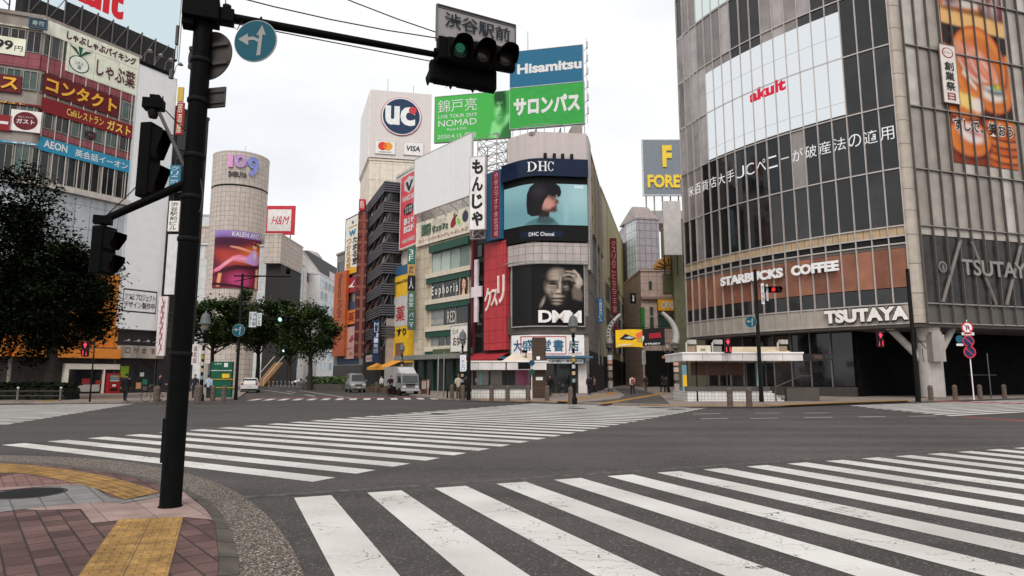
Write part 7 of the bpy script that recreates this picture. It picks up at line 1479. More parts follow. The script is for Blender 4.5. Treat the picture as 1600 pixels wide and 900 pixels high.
cu_ = thing('brown_column', 'square dark brown column rising through the left entrance roof', 'column', F(F.L, 0, FZ)); Fc = Fac([(AT(832, 575, Y - .2).x, Y - .2), (AT(853, 575, Y - .2).x, Y - .2)])
mb = MB(); mb.box(0, Fc.L, 0, .9, FZ, AT(842, 527, Y - .2).z, Fc); mb.build('shaft', W('#42332a', grid=(.9, .25), gm=.01), cu_); mb = MB(); mb.box(.3, .55, -.02, 0, AT(842, 562, Y).z, AT(842, 557, Y).z, Fc); mb.build('notice', WHITE, cu_)
mb = MB(); mb.box(.25, .75, -.02, 0, AT(842, 594, Y).z, AT(842, 589, Y).z, Fc); mb.build('notice', WHITE, cu_)
t, F, Y, zr1, zr0, zt_, o0, o1 = kiosk('subway entrance with long white roof slab and stepped tiled wall before the glass store', 1073, 1200, 627, 553, 564, 611, 1062, 1247, 3.6)
mb = MB(); mb.box(o1 + .06, o1 + 2.1, -.5, 3.6, zr0 + .05, zr1 - .02, F); mb.build('dark_sign_end', mat((.035, .028, .027), .4), t)
for k in range(3): mb = MB(); mb.box(o1 + .15 + k * .65, o1 + .65 + k * .65, -.53, -.5, zr0 + .12, zr1 - .1, F); mb.build('sign_plate', mat([(.02, .02, .02), (.09, .055, .045), (.03, .04, .035)][k], .4), t)
for k in range(6): mb = MB(); u = F.L + k * .19; mb.box(u, u + .185, 0, .25, FZ, zt_ - .14 * k, F); mb.build('stepped_wall', TILEW, t)
mb = MB(); mb.tube([F(F.L + .4, -.1, zt_ + .25), F(F.L + 2.2, .3, zt_ + .95), F(F.L + 3.0, .3, zt_ + .95)], .04, 6); mb.tube([F(F.L + .4, -.1, FZ), F(F.L + .4, -.1, zt_ + .25)], .04, 6); mb.build('handrail', PGREY, t)
mb = MB(); mb.box(F.L + 1.3, F.L + 3.4, .4, .7, FZ, zt_ + .2, F); mb.build('stair_wall', mat((.09, .078, .07), .6), t)
mb = MB(); mb.box(1.0, F.L - .6, 2.6, 2.7, zt_ + 1.0, zr0 - .02, F); mb.build('inner_panel', W('#5d4032', rough=.3), t); mb = MB(); mb.box(F.L - .55, F.L - .2, .4, .6, zt_ + .3, zr0, F); mb.build('teal_column', W('#7f9a94'), t)
mb = MB(); mb.poly([F(2.5, 0, zr1 + .1), F(6.8, 0, zr1 + .1), F(6.5, 1, zr1 + .5), F(2.9, 1, zr1 + .5)]); mb.poly([F(6.8, 0, zr1 + .1), F(6.8, 2, zr1 + .1), F(6.5, 1, zr1 + .5)]); mb.build('skylight_hood', W('#b3a38a'), t)
for px_, lb_ in ((1082, 'pale air vent pipes at the left end of the right entrance roof'), (1123, 'grey twin hooded machine beside the red figure on the entrance roof'), (1226, 'grey camera machine on a box at the right end of the entrance roof')):
    u = F.uv(px_, 545)[0]; v = thing('roof_unit', lb_, 'roof unit', F(u, .2, zr1)); mb = MB(); rbox(mb, F(u, .4, zr1 + .3), .5, .4, .42); mb.build('base_box', W('#7d6a5c' if px_ != 1123 else '#6f6c69'), v)
    mb = MB(); rbox(mb, F(u + .05, .3, zr1 + .78), .5, .3, .28, .2); mb.tube([F(u - .3, .3, zr1 + .1), F(u - .3, .3, zr1 + .7), F(u - .1, .3, zr1 + .85)], .07, 8); mb.build('head_unit', W('#98948f'), v)
lbx = thing('roof_unit', 'cream box on the left part of the right entrance roof', 'roof unit', F(1, .3, zr1)); mb = MB(); u = F.uv(1101, 545)[0]; mb.box(u - .45, u + .45, .2, 1.0, zr1 + .09, zr1 + .55, F); mb.build('case', W('#b0a693'), lbx); mb = MB(); mb.box(u - .2, u + .1, .18, .2, zr1 + .2, zr1 + .35, F); mb.build('plate', W('#77706a'), lbx)
yb = thing('poster_stand', 'yellow and blue poster stand beside the right arch pillar', 'poster', (*G(1070, 621, FZ), FZ)); Fp_ = fac_px(1066, 1074, G(1070, 619, FZ)[1], G(1070, 619, FZ)[1]); mb = MB(); mb.box(0, Fp_.L, 0, .1, .3, 2.6, Fp_); mb.build('board', W('#5f7f8d'), yb); mb = MB(); mb.box(.05, Fp_.L - .05, -.02, 0, .9, 1.8, Fp_); mb.build('picture', W('#d0a02a'), yb)
# ---------------------------------------------------------------- alley arch with hanging flags
ap = thing('arch_pillar', 'pillar', 'arch pillar', (0, 0, 0))
MB().lathe([(.3, 0), (.3, .25), (.22, .35), (.2, 1.2), (.24, 1.25), (.24, 2.8), (.27, 2.85), (.27, 4.0), (.2, 4.1), (.2, 4.6), (.42, 4.65), (.42, 4.8), (.3, 4.85), (.42, 5.0), (.42, 5.15), (.34, 5.2), (0, 5.21)], (0, 0, 0), 14).build('column', mat((.10, .09, .085), .5, var=.4, scale=3), ap)
for z0, z1, c_ in ((.35, 1.15, '#8a837c'), (1.5, 2.1, '#6f6660'), (2.3, 2.75, '#a08f86'), (2.95, 3.3, '#b58a7a'), (3.35, 3.9, '#b9bcc0')): MB().lathe([(.28, z0), (.28, z1)], (0, 0, 0), 12).build('sticker', W(c_), ap)
hp = [(0, 0, 5.2), (-.12, 0, 5.9), (-.02, 0, 6.6), (.3, 0, 7.3), (.75, 0, 7.85), (1.25, 0, 8.3)]
MB().tube(cr([(p[0], p[2]) for p in hp], 4) and [(v.x, 0, v.y) for v in cr([(p[0], p[2]) for p in hp], 4)], [.38 - .2 * (k / 20) for k in range(21)], 14).build('horn', mat((.42, .40, .385), .35, metal=.2), ap)
hv = [(v.x, v.y) for v in cr([(p[0], p[2]) for p in hp], 4)]; mb = MB(); mk2 = MB()
for k in range(3, 15):
    (x0, z0), (x1, z1) = hv[k], hv[k + 1]; r0 = .38 - .01 * k
    mb.poly([(x0 - r0 * .55, -r0 * .86, z0), (x0 + .02, -r0 * 1.04, z0), (x1 + .02, -r0 * 1.04, z1), (x1 - r0 * .55, -r0 * .86, z1)])
    cx_, cz_ = (x0 + x1) / 2 - r0 * .27, (z0 + z1) / 2
    if k % 2: mk2.poly([(cx_ - .09, -r0 * .99, cz_ - .1), (cx_ + .09, -r0 * 1.07, cz_ - .1), (cx_ + .11, -r0 * 1.07, cz_ + .12), (cx_ - .07, -r0 * .99, cz_ + .12)])
mb.build('letter_strip', W('#c5c0bb'), ap); mk2.build('letter_marks', INK, ap)
o2 = copy_tree(ap)
b = G(954, 612, FZ); ap.location = (*b, FZ); s = (AT(954, 536, b[1]).z - FZ) / 5.2; ap.scale = (s, s, s); ap['label'] = 'grey horn topped arch pillar at the left side of the alley mouth'; ap['group'] = 'horn pillars of the alley arch'
b2 = G(1058, 617.5, FZ); o2.location = (*b2, FZ); s = (AT(1058, 536, b2[1]).z - FZ) / 5.2; o2.scale = (s, s, s); o2.rotation_euler = (0, 0, math.pi); o2['label'] = 'grey horn topped arch pillar beside the right subway entrance'; o2['group'] = 'horn pillars of the alley arch'
Yf = (b[1] + b2[1]) / 2
def flag(label, tl, br, m, texts, art, Y):
    F = Fac([(AT(tl[0], 530, Y).x, Y), (AT(br[0], 530, Y).x, Y - .8)]); u1 = F.L; z1, z0 = AT(tl[0], tl[1], Y).z, AT(br[0], br[1], Y).z
    t = thing('hanging_flag', label, 'flag', F(u1 / 2, 0, z0)); wv = lambda u, y, z: F(u, y + .06 * math.sin(u * 2.2) * (1 if z else 1), z + .06 * math.sin(u * 1.3))
    mb = MB(); mb.box(0, u1, -.01, .01, z0, z1, wv, 10); mb.build('cloth', m, t)
    class WF: sm = False
    wf = WF(); wf_call = wv
    if art: 
        mb = MB(); ms = []
        for i, (pts, mm) in enumerate(art):
            if mm not in ms: ms.append(mm)
            mb.poly([wv(a * u1, -.03 - .01 * i, z0 + b_ * (z1 - z0)) for a, b_ in pts], None, ms.index(mm))
        mb.build('printed_shapes', ms, t)
    for s_, a, b_, c, d, mm in texts: mb = MB(); put_text(mb, wv, s_, a * u1, b_ * u1, z0 + c * (z1 - z0), z0 + d * (z1 - z0), -.09, .03); mb.build('lettering', mm, t)
    mb = MB(); mb.tube([wv(0, 0, z1), wv(0, 0, z1 + .5)], .02, 5); mb.tube([wv(u1, 0, z1), wv(u1, 0, z1 + .5)], .02, 5); mb.build('cords', PK2, t)
    return t
flag('yellow flag with a dark splash mark hung across the alley mouth', (962, 516), (1003, 543), W('#d9a520'), [('BASKET', .1, .6, .06, .16, WHITE)], [([(.12, .45), (.35, .75), (.75, .5), (.6, .38), (.3, .42)], INK), ([(.3, .52), (.5, .6), (.68, .5), (.5, .46)], W('#a9b4bd')), ([(.72, .75), (.98, .95), (.98, .3), (.8, .3)], W('#c9603a')), ([(.8, .4), (.97, .6), (.97, .4), (.85, .3)], W('#7f9a4a'))], Yf)
flag('black flag with a red block of print next to the yellow flag', (1004, 514), (1036, 541), mat((.015, .014, .015), .7), [('STREET', .1, .8, .05, .15, WHITE)], [([(.3, .4), (.85, .45), (.82, .75), (.28, .7)], W('#8c1f2a')), ([(0, .2), (.08, .5), (.03, .62), (0, .6)], WHITE)], Yf - .9)
cb = thing('cable', 'thin cable strung between the two horn pillars carrying the flags', 'cable', (*b, 7)); MB().tube([AT(954, 512, b[1]), AT(1004, 512, Yf), AT(1056, 508, b2[1])], .025, 5).build('wire', PK2, cb)
al_ = thing('lantern_post', 'ornate dark lantern post with a round scroll behind the right arch pillar', 'street lamp', (*G(1045, 613, FZ), FZ)); b3 = G(1045, 613, FZ); q = AT(1043, 548, b3[1])
mb = MB(); mb.lathe([(.18, FZ), (.09, .6), (.07, q.z)], (*b3, 0), 8); mb.build('post', PK2, al_); mb = MB(); mb.tube([(q.x + .5 * math.cos(a), q.y, q.z + .3 + .5 * math.sin(a)) for a in [2 * math.pi * k / 20 for k in range(21)]], .05, 6); mb.build('scroll_ring', PGREY, al_); mb = MB(); mb.lathe_s((q.x, q.y, q.z + .3), .22, 1, 1, 1.3, 10, 0); mb.build('lantern', mat((.3, .29, .27), .3), al_)
sign('blade_sign', 'tall green light box sign deep in the alley', Fac([(PX(990, 100)[0], 100), (PX(1030, 100)[0], 100)]), ((1001, 480), (1008, 514)), W('#2a6a35', rough=.4), [('スポーツ', .2, .8, .1, .9, W('#3f8a4a'), dict(vertical=True))], t=.5)
sign('blade_sign', 'small white blade sign under the flags deep in the alley', Fac([(PX(990, 96)[0], 96), (PX(1030, 96)[0], 96)]), ((1003, 548), (1009, 569)), W('#b0aeab'), [('カフェ', .2, .8, .1, .9, INK, dict(vertical=True))], t=.3)
sign('square_sign', 'dark square sign with a white rabbit-ear mark on the alley wall', Fac([(PX(980, 97)[0], 97), (PX(1000, 97)[0], 97)]), ((985, 458), (994, 474)), BLACK, (), t=.3, art=[(('e', .5, .35, .16, .16), WHITE), (('e', .42, .65, .06, .2, .2), WHITE), (('e', .6, .62, .06, .2, -.4), WHITE)])
# ---------------------------------------------------------------- trees
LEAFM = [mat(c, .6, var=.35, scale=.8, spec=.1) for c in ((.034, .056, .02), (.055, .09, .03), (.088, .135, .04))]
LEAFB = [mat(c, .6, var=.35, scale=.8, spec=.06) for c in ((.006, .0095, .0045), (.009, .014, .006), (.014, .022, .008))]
def tree(label, x, y, h, rx, ry, rz, cz, n, ls, mats, seed, ncl=40, trunk=.28, low=.0, group=None, z=FZ):
    R = random.Random(seed); t = thing('street_tree', label, 'tree', (x, y, z), group)
    mb = MB(); top = (x + R.uniform(-.3, .3), y, z + cz)
    mb.tube([(x, y, z - .05), (x + .05, y, z + cz * .3), (x - .06, y, z + cz * .62), top], [trunk * 1.35, trunk, trunk * .85, trunk * .4], 9)
    cl = []
    for k in range(ncl):
        while True:
            p = (R.uniform(-1, 1), R.uniform(-1, 1), R.uniform(-1, 1)); d = math.sqrt(sum(q * q for q in p))
            if .25 < d < 1: break
        f = .55 + .45 * R.random(); p = [q / d * f * (.5 + .5 * d) for q in p]
        c = (x + p[0] * rx, y + p[1] * ry, z + cz + p[2] * rz + low)
        cl.append((c, R.uniform(.55, 1.25) * min(rx, rz) * .30, R.randrange(3)))
    for c, r_, _ in cl[:14]:
        b0 = (x, y, z + cz * R.uniform(.45, .75)); m1 = tuple((a + b_) / 2 + R.uniform(-.3, .3) for a, b_ in zip(b0, c)); mb.tube([b0, m1, c], [trunk * .45, trunk * .25, trunk * .08], 6)
    mb.build('trunk', mat((.05, .042, .036), .9, var=.3, scale=5, bump=.6), t)
    lf = MB(); per = n // ncl
    for c, r_, mi in cl:
        for k in range(per):
            a, b_ = R.uniform(0, 2 * math.pi), math.acos(R.uniform(-1, 1)); rr = r_ * (R.random() ** .45) * (1.0 if R.random() < .85 else 1.45)
            p = Vector((c[0] + rr * math.sin(b_) * math.cos(a) * 1.15, c[1] + rr * math.sin(b_) * math.sin(a) * 1.15, c[2] + rr * math.cos(b_) * .8))
            d1 = Vector((R.uniform(-1, 1), R.uniform(-1, 1), R.uniform(-.6, .5))).normalized(); d2 = d1.cross(Vector((R.uniform(-.5, .5), R.uniform(-.5, .5), 1))).normalized(); s = ls * R.uniform(.6, 1.25)
            lf.poly([p - d1 * s * .5, p + d2 * s * .3, p + d1 * s * .5, p - d2 * s * .3], [(0, 0)] * 4, (mi + (R.random() < .25)) % 3)
    lf.build('crown', mats, t); return t
q = G(62, 627, FZ)
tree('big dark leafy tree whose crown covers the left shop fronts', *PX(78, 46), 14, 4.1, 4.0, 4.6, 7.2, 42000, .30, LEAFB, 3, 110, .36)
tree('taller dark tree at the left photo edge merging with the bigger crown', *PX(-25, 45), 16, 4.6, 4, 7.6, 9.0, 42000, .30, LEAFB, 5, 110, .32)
tree('bushy street tree left of the dark pole, under the round tower', *PX(330, 92), 11, 7.0, 4, 3.9, 9.2, 16000, .5, LEAFM, 8, 64)
tree('street tree right of the dark pole, in front of the tower poster', *PX(402, 96), 12, 6.4, 4, 4.6, 10.0, 16000, .5, LEAFM, 13, 64)
tree('rounded street tree standing in the planter at the street bend', *PX(484, 84), 11, 4.1, 3.4, 3.9, 7.6, 14000, .42, LEAFM, 21, 60)
tree('small street tree far up the hill between the two larger crowns', *PX(452, 120), 10, 3.2, 3, 3.2, 7.4, 4000, .5, LEAFM, 34, 24)
pl_ = thing('planter', 'low dark stone planter with shrubs under the tree at the street bend', 'planter', (*PX(500, 82), 0)); Fp = Fac([PX(472, 86), PX(534, 80)]); mb = MB(); mb.box(0, Fp.L, 0, 2.2, 0, .75, Fp); mb.build('kerb_box', mat((.10, .085, .075), .8, var=.3), pl_)
def shrub(F, u0, u1, y0, y1, z0, z1, n, m, parent, seed, s=.16, name='shrub'):
    R = random.Random(seed); mb = MB()
    for k in range(n):
        p = Vector(F(R.uniform(u0, u1), R.uniform(y0, y1), z0 + (z1 - z0) * R.random() ** .8)); d1 = Vector((R.uniform(-1, 1), R.uniform(-1, 1), R.uniform(-.5, .8))).normalized(); d2 = d1.orthogonal().normalized(); q_ = s * R.uniform(.6, 1.3)
        mb.poly([p - d1 * q_, p + d2 * q_ * .5, p + d1 * q_, p - d2 * q_ * .5], [(0, 0)] * 4, R.randrange(3))
    return mb.build(name, m, parent)
shrub(Fp, .1, Fp.L - .1, .1, 2.1, .7, 1.7, 1200, LEAFM, pl_, 2)
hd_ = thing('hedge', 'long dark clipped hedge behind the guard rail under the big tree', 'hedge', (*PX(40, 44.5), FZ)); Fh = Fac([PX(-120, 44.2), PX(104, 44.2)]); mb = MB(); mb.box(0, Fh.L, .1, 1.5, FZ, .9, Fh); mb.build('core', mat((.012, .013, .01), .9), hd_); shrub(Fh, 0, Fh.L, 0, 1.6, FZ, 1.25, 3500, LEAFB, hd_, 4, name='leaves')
gr_ = thing('guard_rail', 'dark two bar guard rail with pale capped posts at the left kerb', 'guard rail', (*PX(40, 42.4), FZ)); Fg = Fac([PX(-140, 42.2), PX(102, 42.2)])
for k in range(6): mb = MB(); u = Fg.L - .2 - k * 2.75; mb.tube([Fg(u, 0, FZ), Fg(u, 0, .92)], .06, 8); mb.build('post', mat((.16, .15, .14), .6), gr_); MB().lathe([(.075, .92), (.075, 1.0), (0, 1.03)], Fg(u, 0, 0), 10).build('cap', W('#a9a49e'), gr_)
for z in (.45, .75): mb = MB(); mb.tube([Fg(0, 0, z), Fg(Fg.L, 0, z)], .035, 8); mb.build('rail', mat((.06, .056, .053), .5), gr_)
# green hoarding and street bits on the left
Yg = G(345, 621, FZ)[1]; Fgr = fac_px(329, 362, Yg, Yg)
hg = thing('hoarding', 'green site hoarding with yellow stripes behind the dark pole', 'hoarding', Fgr(0, 0, FZ)); z_ = lambda py: AT(345, py, Yg).z
mb = MB(); mb.box(0, Fgr.L, 0, .3, FZ, z_(565), Fgr); mb.build('panel', mat('#1c5c46', .5, var=.15, k=.9), hg)
for py in (592, 605): mb = MB(); mb.box(-.1, Fgr.L + .3, -.05, -.003, z_(py + 1.2), z_(py), Fgr); mb.build('yellow_band', W('#a8842a'), hg)
mb = MB(); mb.box(0, Fgr.L, -.03, -.003, z_(579.5), z_(578.5), Fgr); mb.build('white_line', W('#b5bab5'), hg); mb = MB(); mb.box(Fgr.L * .55, Fgr.L * .9, -.04, -.003, z_(590.5), z_(584), Fgr); mb.build('yellow_notice', W('#c9a22a'), hg)
mb = MB(); mb.box(Fgr.L * .62, Fgr.L * .8, -.04, -.003, z_(573.5), z_(567), Fgr); mb.build('white_emblem', W('#b9c4bd'), hg); mb = MB(); put_text(mb, Fgr, '工事中', Fgr.L * .15, Fgr.L * .5, z_(570), z_(567), -.02); mb.build('lettering', W('#b9c4bd'), hg)
mb = MB(); mb.box(-.35, -.1, -.3, .1, FZ, z_(568), Fgr); mb.build('side_post', W('#8a8580'), hg)
for lb_, px_, py0, py1, tx, Yv in (('white vertical banner with red marks near the bell lamp by the left pole', 305, 538, 570, '道玄坂', 52),):
    Fv = Fac([(AT(px_ - 20, 550, Yv).x, Yv), (AT(px_ + 20, 550, Yv).x, Yv)]); sign('street_banner', lb_, Fv, ((px_ - 4, py0), (px_ + 4, py1)), W('#c2bcb8'), [(tx, .2, .8, .05, .95, W('#6a3a40'), dict(vertical=True))], t=.05, y=0)
sr = thing('stairway', 'orange brown railed stairway up to the shops at the street bend', 'stairway', (*PX(412, 112), 0)); Fs = fac_px(398, 430, 112, 112)
mb = MB(); mb.poly([Fs(0, 0, .1), Fs(1.6, 0, .1), Fs(3.4, 4, 4.2), Fs(1.8, 4, 4.2)]); mb.poly([Fs(0, 0, 0), Fs(1.8, 4, 4.2), Fs(1.8, 4, 0)]); mb.build('steps', W('#7a5a38', grid=(2, .3)), sr)
for u in (0, 1.6): mb = MB(); mb.tube([Fs(u, 0, 1.2), Fs(u + 1.8, 4, 5.3)], .07, 6); mb.tube([Fs(u, 0, .1), Fs(u, 0, 1.2)], .07, 6); mb.build('handrail', W('#b5aaa0'), sr)
for k in range(8):
    o = thing('street_post', f'small white post in the row at the far bend, number-like in a line', 'post', (0, 0, 0)) if k == 0 else copy_tree(o0_)
    if k == 0: o0_ = o; MB().lathe([(.08, 0), (.08, .8), (.1, .82), (.1, .95), (0, 1)], (0, 0, 0), 8).build('shaft', W('#a9a6a2'), o)
    o.location = (*PX(421 + k * 6.3, 108), 0); o['label'] = 'small pale post in the evenly spaced row at the far street bend'; o['group'] = 'pale posts at the far bend'
# ---------------------------------------------------------------- vehicles
TYRE = mat((.015, .015, .015), .85); RIM = mat((.3, .3, .3), .35, .7); CGL = mat((.02, .025, .027), .05, spec=.9)
def wheel(r, x, y, rad, w_=.18):
    mb = MB(); mb.lathe([(rad * .62, -w_ / 2), (rad * .95, -w_ / 2), (rad, -w_ * .3), (rad, w_ * .3), (rad * .95, w_ / 2), (rad * .62, w_ / 2)], (x, y, rad), 20, axis='x'); o = mb.build('wheel', TYRE, r)
    mb = MB(); mb.lathe([(0, -w_ * .45), (rad * .3, -w_ * .5), (rad * .62, -w_ * .35), (rad * .62, w_ * .35), (rad * .3, w_ * .5), (0, w_ * .45)], (x, y, rad), 14, axis='x'); mb.build('rim', RIM, o)
def ext(mb, prof, x0, x1):
    n = len(prof)
    for i in range(n):
        a, b = prof[i], prof[(i + 1) % n]; mb.poly([(x0, *a), (x1, *a), (x1, *b), (x0, *b)])
    mb.poly([(x0, *p) for p in prof]); mb.poly([(x1, *p) for p in reversed(prof)]); return mb
def place(r, px_, py_, ang, z=0.0):
    r.location = (*G(px_, py_, z), z); r.rotation_euler = (0, 0, ang)
def loft(sec):
    mb = MB(); rows = []
    for (y, zb, wb, zm, wm, zt, wt) in sec:
        rows.append([(-wb * .9, y, zb), (-wb, y, zb + .08), (-wm, y, zm), (-wt, y, zt - .07), (-wt + .12, y, zt), (wt - .12, y, zt), (wt, y, zt - .07), (wm, y, zm), (wb, y, zb + .08), (wb * .9, y, zb)])
    mb.grid(rows, 0, True, True); mb.poly(rows[0]); mb.poly(rows[-1][::-1]); return mb
def side_at(sec, y, s, f):
    for a, b in zip(sec, sec[1:]):
        if a[0] <= y <= b[0]:
            t = (y - a[0]) / (b[0] - a[0]); v = [p + (q - p) * t for p, q in zip(a, b)]
            return Vector((s * ((v[4] + (v[6] - v[4]) * f) + .012), y, v[3] + (v[5] - .07 - v[3]) * f))
def side_window(r, sec, y0, y1, f0=.08, f1=.9, name='side_window'):
    for s in (-1, 1):
        mb = MB(); mb.poly([side_at(sec, y0, s, f0), side_at(sec, y1, s, f0), side_at(sec, y1, s, f1), side_at(sec, y0, s, f1)]); mb.build(name, CGL, r)
# box truck
tk_ = thing('box_truck', 'silver grey box truck with a white cargo box parked by the kerb', 'truck')
CAB = mat((.22, .22, .22), .3, metal=.3, var=.12)
MB().box(-.93, .93, .15, 3.9, .82, 2.72).build('cargo_box', mat((.36, .345, .33), .5, var=.08), tk_, bevel=.025)
mb = MB(); ext(mb, [(.05, .5), (-1.5, .5), (-1.72, .55), (-1.76, 1.12), (-1.5, 1.95), (-1.36, 2.05), (.05, 2.05)], -.86, .86); mb.build('cab', CAB, tk_, bevel=.04)
mb = MB(); ext(mb, [(.05, 2.06), (-1.25, 2.06), (-.15, 2.66), (.05, 2.66)], -.78, .78); mb.build('wind_deflector', mat((.5, .5, .5), .35), tk_, bevel=.03)
mb = MB(); mb.poly([(-.76, -1.765, 1.2), (.76, -1.765, 1.2), (.72, -1.56, 1.86), (-.72, -1.56, 1.86)]); mb.build('windscreen', CGL, tk_)
for s in (-1, 1):
    mb = MB(); mb.poly([(s * .872, -1.55, 1.2), (s * .872, -.45, 1.15), (s * .872, -.45, 1.85), (s * .872, -1.33, 1.85)]); mb.build('side_window', CGL, tk_)
    mb = MB(); mb.box(s * .62 - .17, s * .62 + .17, -1.80, -1.75, .72, .92); mb.build('headlight', mat((.6, .6, .58), .1), tk_)
    mb = MB(); mb.tube([(s * .86, -1.5, 1.75), (s * 1.08, -1.62, 1.7)], .02, 6); mb.box(s * 1.08 - .08, s * 1.08 + .08, -1.66, -1.6, 1.3, 1.72); mb.build('mirror', DARK, tk_)
    for y in (-1.05, 2.6): wheel(tk_, s * .78, y, .38, .24)
mb = MB(); mb.box(-.88, .88, -1.86, -1.72, .42, .66); mb.build('bumper', mat((.42, .42, .42), .4), tk_, bevel=.02); mb = MB(); mb.box(-.45, .45, -1.79, -1.75, .95, 1.08); mb.build('grille', DARK, tk_); mb = MB(); mb.box(-.17, .17, -1.88, -1.862, .46, .62); mb.build('number_plate', mat((.5, .5, .48), .5), tk_)
mb = MB(); mb.box(-.42, .42, -1.6, 3.8, .5, .8); mb.build('chassis', DARK, tk_); mb = MB(); mb.tube([(-.5, -1.74, 1.16), (.1, -1.76, 1.2)], .012, 5); mb.tube([(.0, -1.74, 1.16), (.55, -1.76, 1.2)], .012, 5); mb.build('wiper', DARK, tk_)
place(tk_, 632, 617.5, math.radians(27)); tk_.scale = (.95,) * 3
# small silver van
vn = thing('small_van', 'silver and grey small passenger van waiting behind the truck', 'van')
S = [(-1.7, .3, .62, .62, .66, .66, .62), (-1.62, .25, .70, .86, .70, .93, .64), (-1.25, .25, .73, 1.0, .72, 1.08, .66), (-.75, .25, .74, 1.02, .73, 1.74, .62), (-.2, .25, .74, 1.02, .73, 1.86, .62), (1.3, .25, .74, 1.02, .73, 1.84, .62), (1.62, .28, .73, 1.02, .72, 1.7, .60), (1.7, .4, .70, .95, .68, 1.1, .58)]
VB = mat((.33, .33, .33), .25, metal=.5, var=.05); loft(S).build('body', VB, vn)
mb = MB(); mb.poly([(-.62, -1.27, 1.09), (.62, -1.27, 1.09), (.55, -.79, 1.70), (-.55, -.79, 1.70)]); mb.build('windscreen', CGL, vn)
for y0, y1 in ((-.68, -.05), (.02, .7), (.78, 1.4)): side_window(vn, S, y0, y1)
mb = MB(); 
for s in (-1, 1): mb.poly([(s * .752, -1.2, .35), (s * .752, 1.5, .35), (s * .746, 1.5, .62), (s * .746, -1.2, .62)])
mb.build('lower_panel', mat((.10, .10, .105), .4), vn)
for s in (-1, 1):
    mb = MB(); mb.box(s * .52 - .13, s * .52 + .13, -1.72, -1.6, .68, .84); mb.build('headlight', mat((.6, .6, .58), .1), vn, bevel=.02)
    mb = MB(); mb.box(s * .84 - .08, s * .84 + .08, -1.0, -.9, 1.05, 1.2); mb.build('mirror', VB, vn, bevel=.02)
    for y in (-1.1, 1.1): wheel(vn, s * .66, y, .29, .17)
mb = MB(); mb.box(-.34, .34, -1.73, -1.66, .68, .78); mb.build('grille', DARK, vn); mb = MB(); mb.box(-.17, .17, -1.74, -1.68, .42, .54); mb.build('number_plate', mat((.5, .5, .3), .5), vn); mb = MB(); mb.box(-.6, .6, -1.71, -1.64, .3, .4); mb.build('lower_grille', DARK, vn)
place(vn, 555, 613, math.radians(24)); vn.scale = (1.1, 1.1, 1.1)
# white hatchback from behind
def hatch(label, colr, px_, py_, ang, sc_=1.0):
    c = thing('hatchback_car', label, 'car')
    S = [(-1.9, .3, .70, .55, .72, .60, .66), (-1.8, .22, .78, .72, .80, .78, .7), (-.9, .2, .82, .9, .82, .98, .72), (-.3, .2, .83, .92, .82, 1.42, .64), (.3, .2, .83, .93, .82, 1.5, .64), (1.3, .2, .83, .95, .81, 1.44, .62), (1.75, .25, .82, .95, .80, 1.05, .66), (1.9, .35, .78, .85, .77, .9, .68)]
    loft(S).build('body', colr, c)
    mb = MB(); mb.poly([(-.6, 1.36, 1.40), (.6, 1.36, 1.40), (.68, 1.76, 1.03), (-.68, 1.76, 1.03)]); mb.build('rear_window', CGL, c)
    mb = MB(); mb.poly([(-.68, -.92, 1.0), (.68, -.92, 1.0), (.58, -.36, 1.38), (-.58, -.36, 1.38)]); mb.build('windscreen', CGL, c)
    for y0, y1 in ((-.25, .4), (.48, 1.2)): side_window(c, S, y0, y1)
    for s in (-1, 1):
        mb = MB(); mb.box(s * .66 - .1, s * .66 + .1, 1.84, 1.915, .78, .98); mb.build('tail_light', mat((.25, .01, .012), .2), c, bevel=.02)
        mb = MB(); mb.box(s * .6 - .14, s * .6 + .14, -1.9, -1.84, .6, .72); mb.build('headlight', mat((.6, .6, .58), .1), c, bevel=.02)
        for y in (-1.2, 1.2): wheel(c, s * .74, y, .31, .19)
    mb = MB(); mb.box(-.2, .2, 1.9, 1.92, .6, .72); mb.build('number_plate', mat((.55, .55, .53), .5), c); mb = MB(); mb.box(-.75, .75, 1.86, 1.93, .3, .42); mb.build('rear_bumper_strip', DARK, c)
    place(c, px_, py_, ang); c.scale = (sc_,) * 3; return c
hatch('white hatchback seen from behind, driving up the street', mat((.66, .63, .61), .25, var=.05), 391, 613.5, math.radians(198), 1.05)
hatch('silver car far up the street beyond the planter tree', mat((.35, .35, .34), .25, metal=.4), 470, 602, math.radians(-75), 1.0)
